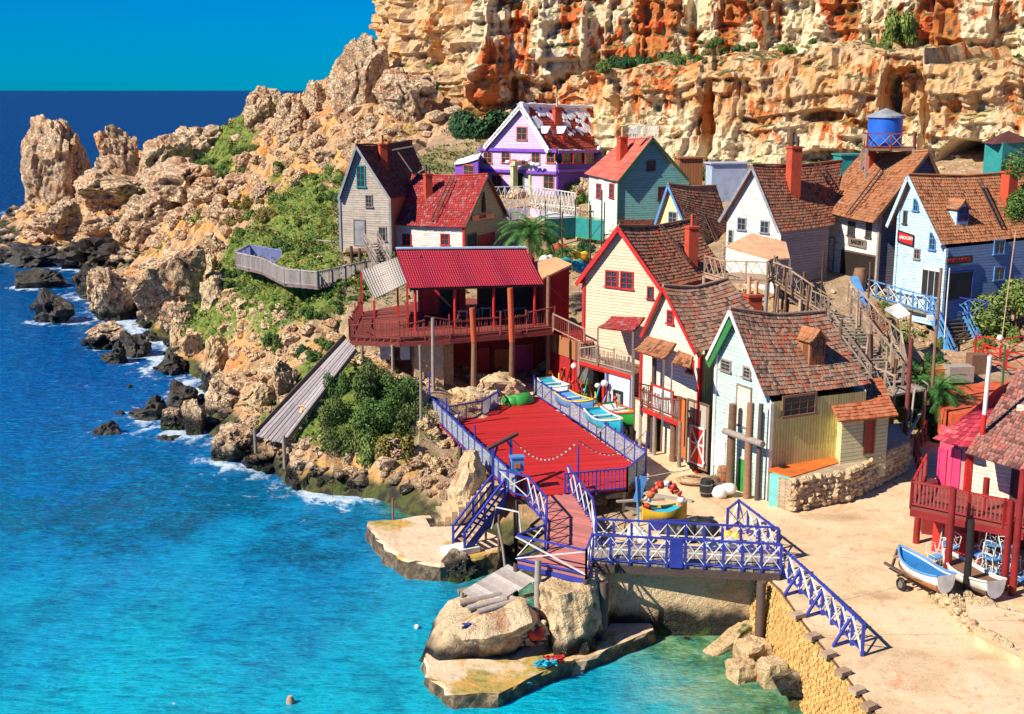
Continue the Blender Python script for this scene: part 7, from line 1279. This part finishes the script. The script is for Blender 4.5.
for k, (px, py, s_, mt_, lb) in enumerate([(640, 537, .5, WHITE, 'pale sack left of the fairground boat under the bridge rail'), (724, 546, .55, WHITE, 'cream sack leaning on the quay rail'), (733, 540, .45, YELLOWP, 'yellow bag on the cream sacks by the quay rail'), (714, 550, .5, WHITE, 'cream sack lying behind the bridge rail'), (745, 551, .5, WHITE, 'cream sack farthest toward the quay corner'), (724, 492, .55, WHITE, 'cream rope sack at the foot of the mooring piles'), (700, 534, .35, WOODP, 'small pale bag beside the black heap')]):
    m_ = MB(); q = P(px, py, 3.0 + s_ * .4); [blob(m_, q + V3(rp_.uniform(-.3, .3), rp_.uniform(-.2, .2), rp_.uniform(0, .25)), s_ * rp_.uniform(.6, .9), 0, .8) for _ in range(4)]; tag(m_.build('sack', mt_), lb, 'sack')
for px, py, mt_, lb in ((706, 496, BLACK, 'black barrel nearest the alley in front of the piles'), (714, 494, WOODB, 'brown barrel between the black barrel and the rope sack'), (723, 483, ORBR, 'orange brown barrel at the foot of the first pile')): 
    t_ = thing('barrel', lb, 'barrel', tuple(P(px, py, 3))); q = P(px, py, 3); m_ = MB(); m_.tube([q, q + V3(0, 0, .3), q + V3(0, 0, .6), q + V3(0, 0, .9)], [.27, .34, .34, .27], 12); m_.build('staves', mt_, t_); [(lambda m2: (m2.tube([q + V3(0, 0, z_), q + V3(0, 0, z_ + .06)], .345, 12), m2.build('hoop', METAL, t_)))(MB()) for z_ in (.2, .62)]
cl_ = MB(); q = P(694, 484, 3.0)
for k in range(26): a = k * .7; r_ = .35 + .5 * ((k * 37) % 10) / 10; cl_.tube([q + V3(math.cos(a + j * .5) * r_ * 1.2, math.sin(a + j * .5) * r_ * .7, .12 + .35 * (1 - r_) + .05 * math.sin(j)) for j in range(8)], .06, 5)
tag(cl_.build('rope_heap', wood('tan_rope', (.60, .42, .24), (.30, .18, .09))), 'tan heap of coiled ropes and nets on the quay near the barn door', 'rope')
for i, (px, py, L_, a) in enumerate([(640, 500, 2.4, .2), (655, 512, 3.0, -.4), (668, 497, 2.6, -.5)]): m_ = MB(); m_.box(P(px, py, 3.06), (L_, .22, .08), a); tag(m_.build('plank', WOODG), 'grey plank lying flat on the quay beside the stage corner', 'plank', 'loose planks by the stage corner')
# ropes, weed and floats hung on dock edges
for k, (px, py, z_, mt_, lb) in enumerate([(412, 560, .3, WHITE, 'tangled white rope over the edge of the sea dock'), (400, 552, .4, RED, 'tangled red rope over the edge of the sea dock'), (480, 690, .2, WHITE, 'tangled white rope at the front of the islet ledge'), (520, 684, .3, CY_, 'tangled cyan rope on the islet ledge edge'), (545, 664, .8, CY_, 'blue net lying on the islet ledge'), (553, 660, .8, RED, 'red cloth lying beside the blue net on the ledge'), (474, 628, 1.9, BLUE, 'dark coil of rope on the low cream rock')]):
    m_ = MB(); q = P(px, py, z_); 
    for j in range(9): m_.tube([q + V3(rp_.uniform(-.5, .5), rp_.uniform(-.15, .25), rp_.uniform(-.12, .15)) for _ in range(5)], .035, 5)
    tag(m_.build('rope_tangle', mt_), lb, 'rope')
# posts standing in the sea at the bottom edge
for px, yt, r_, mt_, lb in ((290, 696, .16, WOODP, 'pale yellow-stained post top rising from the sea'), (174, 703, .09, WHITE, 'thin white post top rising from the sea')): q = PY(px, yt, 43.5); m_ = MB(); m_.tube([V3(q.x, q.y, -2), q - V3(0, 0, .15), q], [r_, r_, r_ * .5], 9); tag(m_.build('sea_post', mt_), lb, 'post')
for px, py, lb in ((417, 627, 'small white float drifting beside the low cream rock'),): m_ = MB(); blob(m_, P(px, py, .05), .13, 0, 1); tag(m_.build('float', WHITE), lb, 'float')
# ---------------------------------------------------------------- red yard, lamp posts, poles
yd = PP([(932, 402), (952, 386), (1010, 380), (1060, 395), (1000, 414), (952, 414)], 5.1); m_ = MB(); m_.prism([(p_.x, p_.y) for p_ in yd], 3.0, 5.1); tag(m_.build('red_yard', paint('worn_red_floor', (.58, .10, .035), .8, .5)), 'round red-painted yard terrace behind the pink house', 'terrace')
m_ = MB(); a = P(958, 381, 5.1); m_.box(a + V3(0, 0, .5), (1.6, .9, 1.0), .1); tag(m_.build('planter_box', WOODG), 'grey box planter on the red yard', 'planter'); m_ = MB(); a = P(976, 375, 5.1); m_.box(a + V3(0, 0, .7), (1.1, .9, 1.4), .1); tag(m_.build('planter_box', WOODB), 'brown taller box planter at the back of the red yard', 'planter'); m_ = MB(); m_.box(P(935, 378, 5.2) + V3(0, 0, .3), (2.6, .7, .7), .2); tag(m_.build('low_wall', ORANGEP), 'orange low wall at the rim of the red yard', 'wall')
rail('bright red rail fence with crosses behind the yard', [P(975, 352, 6.1), P(1000, 356, 6.1), P(1030, 352, 6.2)], 1.1, 1.6, RED, RED, RED, 'X', pw=.12, xw=.1); rail('second bright red rail fence sloping before the first', [P(982, 362, 5.9), P(1030, 374, 5.6)], 1.1, 1.6, RED, RED, RED, 'X', pw=.12, xw=.1)
rail('dark red rail fence by the corner of the pink house deck', [P(921, 482, 3.2), P(914, 455, 3.3), P(925, 440, 3.4)], 1.1, 1.1, DRED, DRED, BLACK, 'X', xw=.04)
for px, yb, yt, r_, z_, mt_, lb in [(930, 420, 268, .1, 4.0, WOODB, 'tall brown pole with a white lamp box left of the red yard'), (904, 445, 338, .13, 3.6, WOODR, 'stout reddish pole at the landing'), (1000, 408, 345, .07, 5.1, DGREENP, 'green lamp post on the red yard'), (868, 300, 262, .08, 8.5, WOODD, 'thin dark pole by the workshop opening'), (945, 330, 268, .045, 7.5, WHITE, 'white pole at the top of the blue stairs'), (820, 320, 252, .09, 8, WOODD, 'dark pole by the white workshop house door')]: postobj('', lb, px, yb, yt, r_, mt_, z=z_, name='pole', cat='pole')
q = P(1000, 408, 5.1); t = PY(1016, 230, q.y); m_ = MB(); m_.tube([PY(1001, 345, q.y), t], .035, 5); tag(m_.build('whip_pole', WOODP), 'very thin leaning pole above the green lamp post', 'pole')
for px, py, Y, lb in ((930, 318, P(930, 420, 4.0).y - .15, 'white lamp box on the tall brown pole'), (1000, 338, P(1000, 408, 5.1).y, 'white globe on the green lamp post')): m_ = MB(); (m_.box(PY(px, py, Y), (.35, .2, .3)) if px < 950 else blob(m_, PY(px, py, Y), .2, 0, 1)); tag(m_.build('lamp_globe', WHITE), lb, 'lamp')
m_ = MB(); a = P(909, 440, 3.6); pts = [a, a + V3(.1, 0, 2.9), a + V3(.5, 0, 3.5), a + V3(.9, 0, 3.2), a + V3(.9, 0, 2.9)]; m_.tube(pts, .06, 6); tag(m_.build('crook_pole', WOODG), 'grey pole with a curled crook beside the palm clump', 'pole')
for i, (x0, y0, x1, y1) in enumerate([(895, 438, 915, 402), (888, 405, 916, 410), (900, 450, 925, 405)]): m_ = MB(); m_.bar(P(x0, y0, 4.2), P(x1, y1, 5.0), .14); tag(m_.build('propped_timber', WOODG), 'grey timber propped beside the annex', 'timber', 'timbers propped beside the annex')
for px, py, mt_, lb in ((901, 292, RED, 'small red pillar box at the blue house gable'), (911, 292, RED, 'red petrol-pump shaped box beside the pillar box')):
    t_ = thing('pillar_box', lb, 'box', tuple(P(px, py, 8.6))); q = P(px, py, 8.6); m_ = MB(); m_.tube([q, q + V3(0, 0, 1.45), q + V3(0, 0, 1.6)], [.32, .32, .1], 10); m_.build('body', mt_, t_); m_ = MB(); m_.tube([q + V3(0, 0, 1.35), q + V3(0, 0, 1.45)], .37, 10); m_.build('cap', BLACK if px < 905 else WHITE, t_)
# white scroll fence in front of the purple house
SCR = MB(); rail('upper white scroll fence along the terrace of the purple house', PP([(492, 205), (530, 204), (575, 212)], 12.3), 1.7, 1.3, WHITE, WHITE, WHITE, 'XX', xw=.09); rail('lower white scroll fence stepping down before the purple house', PP([(496, 222), (540, 221), (580, 226)], 11.2), 1.6, 1.2, GREYP, WHITE, WHITE, 'XX', xw=.09); m_ = MB(); a, b, c_ = P(494, 209, 12.2), P(530, 208, 12.2), P(577, 216, 12.2); [m_.hexa([u, v, v + V3(0, .2, 0), u + V3(0, .2, 0)] + [k + V3(0, 0, -1.8) for k in (u, v, v + V3(0, .2, 0), u + V3(0, .2, 0))]) for u, v in ((a, b), (b, c_))]; tag(m_.build('terrace_wall', paint('lilac_white_wall', (.55, .50, .62))), 'lilac-white retaining wall between the scroll fences', 'wall')
rail('green netting fence on tall poles below the purple house', PP([(545, 240), (575, 238), (604, 242)], 10.3), 1.9, 1.7, BLACK, GREENP, TEALP, 'panel', ph=3.4)
for px, yb, yt in ((562, 262, 212), (590, 262, 205), (601, 258, 190)): postobj('', 'tall thin dark pole in the garden by the green netting', px, yb, yt, .06, WOODD, z=9.3, name='pole', cat='pole', group='garden poles by the green netting')
for k, (px, py, mt_, s_, lb) in enumerate([(582, 258, YELLOWP, .55, 'yellow upturned tub in the garden below the teal house'), (572, 268, TEALP, .7, 'teal heap in the garden below the teal house'), (584, 272, CY_, .6, 'pale aqua heap beside the yellow tub'), (606, 250, WHITE, .5, 'white bundle at the corner of the teal house'), (545, 262, WHITE, .45, 'white bundle beside the palm trunk'), (560, 252, RED, .6, 'red heap beside the palm')]): m_ = MB(); q = P(px, py, 9.2); [blob(m_, q + V3(rp_.uniform(-.5, .5), rp_.uniform(-.3, .3), rp_.uniform(.1, .4)), s_ * rp_.uniform(.6, 1), 0, .8) for _ in range(5)]; tag(m_.build('garden_heap', mt_), lb, 'heap')
# ---------------------------------------------------------------- palms and trees
def palm(label, q, th, R_, nf, seed, tr=.22, name='palm_tree', droop=.9, mat=PALMG):
    r = random.Random(seed); t_ = thing(name, label, 'palm', tuple(q)); m_ = MB(); pts = [q + V3(.04 * math.sin(i), 0, th * i / 5) for i in range(6)]; pts[0] -= V3(0, 0, .4); m_.tube(pts, [tr * 1.2] + [tr] * 4 + [tr * 1.1], 9); 
    m_.build('trunk', WOODB, t_); c = q + V3(0, 0, th); m_ = MB()
    for k in range(nf):
        a = k * 2.399 + r.uniform(-.2, .2); el = 1.25 - 1.25 * (k / nf) + r.uniform(-.1, .1); L_ = R_ * r.uniform(.85, 1.15); d = V3(math.cos(a), math.sin(a)); sd = V3(-d.y, d.x); pr = None; n_ = 14; p_ = c.copy(); e = el
        for i in range(n_):
            st_ = L_ / n_; nx2 = p_ + d * (math.cos(e) * st_) + V3(0, 0, math.sin(e) * st_); e -= droop * 1.9 / n_; wl = .38 * R_ * math.sin(math.pi * (i + .8) / (n_ + .6)) ** .6 * .55
            for sg in (-1, 1):
                for j in range(2): b0 = p_ + (nx2 - p_) * (j * .5); tip = b0 + sd * sg * wl + (nx2 - p_).normalized() * wl * .7 - V3(0, 0, wl * .3); m_.add([b0, b0 + (nx2 - p_) * .38, tip], [(0, 1, 2)], 0, r.random())
            m_.bar(p_, nx2, .035, .03, 0, .2); p_ = nx2
    m_.build('crown', mat, t_, fix=False); return t_
palm('spreading date palm rising behind the crimson pavilion roof', PY(531, 262, 93), 2.2, 2.9, 46, 5); palm('low palm spreading fronds beside the landing', P(935, 422, 3.8), 1.8, 2.3, 40, 6); palm('small upright palm just behind the low palm', P(918, 396, 4.6), 1.0, 1.9, 26, 7, tr=.15, droop=.5); palm('little palm in the garden behind the hut', P(566, 262, 9.0), .8, 1.4, 26, 8, tr=.12)
def tree(label, q, lobes, h_, mat, nl, size, seed, name='tree'):
    r = random.Random(seed); t_ = thing(name, label, 'tree', tuple(q)); m_ = MB()
    for (x, y, z, R_) in lobes[:7]: m_.tube([q + V3(x * .05, 0, -.3), q + V3(x * .3, y * .3, h_ * .4), q + V3(x * .8, y * .8, z * .9)], [.16, .1, .03], 7)
    m_.build('trunk', WOODB, t_); m_ = MB(); leafcloud(m_, [(q.x + x, q.y + y, q.z + z, R_) for x, y, z, R_ in lobes], nl, size, r, .35); m_.build('crown', mat, t_, fix=False); return t_
rt_ = random.Random(12)
tree('leafy olive green tree in front of the blue house wall', P(1016, 345, 6), [(rt_.uniform(-2.2, 3), rt_.uniform(-1, 1.5), rt_.uniform(.8, 4.4), rt_.uniform(.7, 1.15)) for _ in range(16)], 3, OLIVE, 9000, .12, 3); tree('dark green tree at the edge beside the brick chimney', PY(1032, 230, 84), [(rt_.uniform(-1.4, 2), rt_.uniform(-1, 1), rt_.uniform(.5, 4.5), rt_.uniform(.6, 1.0)) for _ in range(10)], 3, GREEN, 5000, .1, 4)
def vb(lst, label, group, kinds):
    for (x0, y0, x1, y1) in lst: bush(x0, y0, x1, y1, label, group, rb.choice(kinds), rnd=rb)
vb([(890, 395, 925, 425), (905, 405, 950, 440), (915, 425, 955, 448), (945, 400, 975, 425), (885, 380, 905, 400), (925, 385, 945, 402)], 'dark leafy bush around the palms beside the red yard', 'bushes around the low palm', 'dg')
vb([(895, 330, 912, 345), (880, 300, 892, 312), (935, 335, 950, 350), (975, 335, 1000, 352), (1000, 320, 1024, 345), (955, 312, 975, 330)], 'green bush on the rubble bank under the blue house', 'bushes under the blue house', 'go')
vb([(560, 225, 578, 240), (578, 240, 596, 255), (545, 232, 560, 246), (590, 255, 605, 268), (536, 245, 552, 258), (552, 248, 568, 262), (605, 236, 618, 250), (562, 180, 584, 196), (575, 190, 592, 206)], 'garden bush between the purple house and the cream house', 'garden bushes below the purple house', 'dgo')
vb([(695, 165, 715, 182), (706, 170, 726, 186), (722, 168, 738, 184), (682, 176, 700, 192), (676, 160, 690, 175), (640, 224, 656, 240), (716, 150, 728, 160)], 'green bush behind the cottage roofs below the ledge', 'bushes behind the cottage roofs', 'dgo')
vb([(480, 395, 494, 404), (470, 466, 484, 476)], 'small green tuft among the boulders by the stage', 'tufts by the stage', 'g')
for k, (px, Y, y, w__, h__, mt_, lb) in enumerate([(688, 112, 176, 2.2, 1.6, ORBR, 'rusty low shed roofed wall behind the yellow gable cottage'), (726, 108, 182, 3.2, 1.6, paint('pale_blue_shed', (.42, .50, .66)), 'pale blue shed wall behind the white gabled house'), (850, 104, 172, 2.4, 1.4, TEALP, 'teal shed peeking between chimney house and tank house')]): q = PY(px, y, Y); m_ = MB(); m_.box(q, (w__, 1.5, h__ * 2), .2); m_.box(q + V3(0, 0, h__ + .05), (w__ * 1.1, 1.8, .12), .2); tag(m_.build('garden_shed', mt_), lb, 'shed')
q = P(858, 284, 9.2); t_ = thing('barrel', 'big brown cask inside the open workshop front', 'barrel', tuple(q)); m_ = MB(); m_.tube([q + V3(0, -.3, 0), q + V3(0, -.3, .6), q + V3(0, -.3, 1.2)], [.38, .5, .38], 12); m_.build('staves', WOODB, t_)
# festoon line with little flags over the stage
a, b = P(578, 490, SZ_) + V3(0, 0, 2.6), P(646, 474, SZ_) + V3(0, 0, 2.4)
for (a, b, lb) in ((P(513, 481, SZ_) + V3(0, 0, 2.2), P(578, 490, SZ_) + V3(0, 0, 2.6), 'festoon line from the gate arch to the front stage pole'), (P(578, 490, SZ_) + V3(0, 0, 2.6), P(646, 474, SZ_) + V3(0, 0, 2.4), 'festoon line from the front stage pole to the alley corner')):
    t_ = thing('festoon', lb, 'festoon', tuple(a)); pts = [a + (b - a) * (i / 16) - V3(0, 0, 1.0 * math.sin(math.pi * i / 16)) for i in range(17)]; m_ = MB(); m_.tube(pts, .018, 5); m_.build('cord', WOODD, t_)
    [(lambda m2, p_: (blob(m2, p_ - V3(0, 0, .05), .05, 0, 1), m2.build('bulb', WHITE, t_)))(MB(), p_) for p_ in pts[1:-1]]

# ---------------------------------------------------------------- uncounted rubble and ground scrub
rg = np.random.RandomState(4); mb = MB(); msk = (GZ > -.1) & ~inpoly(GX, GY, PLAZA) & (GX < 12) & (GY < 260) & (GX > -100)
shore_ = np.where(GZ < 6, 3., 1.) * np.where(flat, .35, 1) * np.clip(1 - green * 1.4, .05, 1) * (.3 + (gr < 0)); wgt = (msk * shore_ * (1 + 1.2 * (GY > 140))).ravel(); pick = rg.choice(wgt.size, 4200, p=wgt / wgt.sum())
RLO1 = [rockmesh(230 + i, 1, .3) for i in range(6)]; LV = [([v.co.copy() for v in m.vertices], [tuple(p.vertices) for p in m.polygons]) for m in RLO1]
def rubble(pick, s0, s1, mb):
    for i in pick:
        x = GX.ravel()[i] + rg.uniform(-.3, .3); y = GY.ravel()[i] + rg.uniform(-.3, .3); s = (s0 + (s1 - s0) * rg.rand() ** 2.5) * (1 + .5 * (y > 120)); vs_, fs_ = LV[rg.randint(6)]; a = rg.uniform(0, 6.28); ca, sa = math.cos(a) * s, math.sin(a) * s; z = ground_z(x, y) - s * .2
        mb.add([(x + v.x * ca - v.y * sa, y + v.x * sa + v.y * ca, z + v.z * s * .75) for v in vs_], fs_, 0, rg.rand())
rubble(pick, .25, 1.5, mb); o = mb.build('rubble', ROCK, fix=False); tag(o, 'loose limestone rubble strewn over the shore and hillside', kind='stuff')
mb = MB(); msk = flat & ~inpoly(GX, GY, PLAZA) & (GX > 5) & (GX < 50) & (GY < 125); wgt = msk.ravel() * (.2 + (gr.ravel() > .1)); rubble(rg.choice(wgt.size, 900, p=wgt / wgt.sum()), .15, .6, mb); o = mb.build('rubble', ROCKY, fix=False); tag(o, 'pale stone rubble between the houses of the village', kind='stuff')
mb = MB(); wgt = ((green > .3) & (GZ > 1)).ravel() * green.ravel() + ((flat & ~inpoly(GX, GY, PLAZA) & (GX > -25) & (GX < 55) & (gr < -.25)).ravel()) * .12
for i in rg.choice(wgt.size, 5200, p=wgt / wgt.sum()):
    x = GX.ravel()[i] + rg.uniform(-.4, .4); y = GY.ravel()[i] + rg.uniform(-.4, .4); z = ground_z(x, y); t = rg.rand(); R_ = rg.uniform(.25, .8)
    for _ in range(10):
        d = Vector(rg.normal(size=3)); d.z = abs(d.z); d.normalize(); c = V3(x, y, z) + d * R_ * rg.uniform(.4, 1); t1 = d.cross(Vector(rg.rand(3))).normalized() * rg.uniform(.06, .16); t2 = d * rg.uniform(.06, .14); mb.add([c - t1, c - t2, c + t1, c + t2], [(0, 1, 2, 3)], 0 if t < .5 else 1 if t < .82 else 2, rg.rand())
o = mb.build('scrub', [GREEN, OLIVE, BROWNG], fix=False); tag(o, 'low green scrub covering the earth slopes', kind='stuff')
''
# weathered timber tangle round the long stairs
rtb = random.Random(21)
def timber(a, b, r_, mt_, lb, grp): m_ = MB(); m_.tube([a, (a + b) / 2 + V3(rtb.uniform(-.08, .08), 0, rtb.uniform(-.05, .05)), b], r_, 6); tag(m_.build('scaffold_timber', mt_), lb, 'timber', grp)
for k in range(30):
    t = rtb.random(); top = pf[2].lerp(Vector(rb_), t) if k < 10 else (Vector(rb_).lerp(PY(886, 384, 69.5), t)); off = V3(rtb.uniform(-1.2, 1.6), rtb.uniform(-.6, 2.6)); a = V3(top.x + off.x, top.y + off.y, max(2.5, top.z - 5)); b = V3(a.x + rtb.uniform(-.5, .5), a.y + rtb.uniform(-.3, .3), top.z + rtb.uniform(-.2, 1.5))
    timber(a, b, rtb.uniform(.05, .1), rtb.choice([WOODP, WOODG, WOODB]), 'weathered upright in the timber tangle around the long stairs', 'uprights around the long stairs')
for k in range(22):
    t = rtb.random(); top = pf[2].lerp(Vector(rb_), t) if k < 8 else (Vector(rb_).lerp(PY(886, 384, 69.5), t)); off = V3(rtb.uniform(-1.2, 1.6), rtb.uniform(-.6, 2.6)); a = top + off - V3(0, 0, rtb.uniform(.3, 2)); b = a + V3(rtb.uniform(1, 2.6), rtb.uniform(-1.2, .6), rtb.uniform(-1.4, .8))
    timber(a, b, rtb.uniform(.04, .08), rtb.choice([WOODP, WOODG, WOODB]), 'slanting brace in the timber tangle around the long stairs', 'braces around the long stairs')
rail('weathered crossed railing on the slope right of the long stairs', [PY(848, 300, 80), PY(900, 352, 74.5), PY(905, 380, 71.5)], 1.2, 1.3, WOODP, WOODP, WOODG, 'XX', pw=.1, jit=.1)
rail('weathered railing along the plank landing', [V3(q.x, q.y, lz) for q in (lp[0], lp[1])], 1.1, 1.2, WOODP, WOODP, WOODG, 'X', pw=.1, jit=.1)
vb([(868, 395, 890, 415), (930, 405, 960, 435), (948, 408, 972, 432), (918, 415, 945, 446), (890, 420, 912, 442), (912, 438, 935, 452), (925, 350, 945, 366), (905, 358, 925, 374), (940, 362, 958, 378), (880, 340, 896, 354), (960, 385, 980, 400), (856, 330, 870, 345)], 'leafy bush in the gap behind the annex and landing', 'bushes behind the annex', 'dgo')
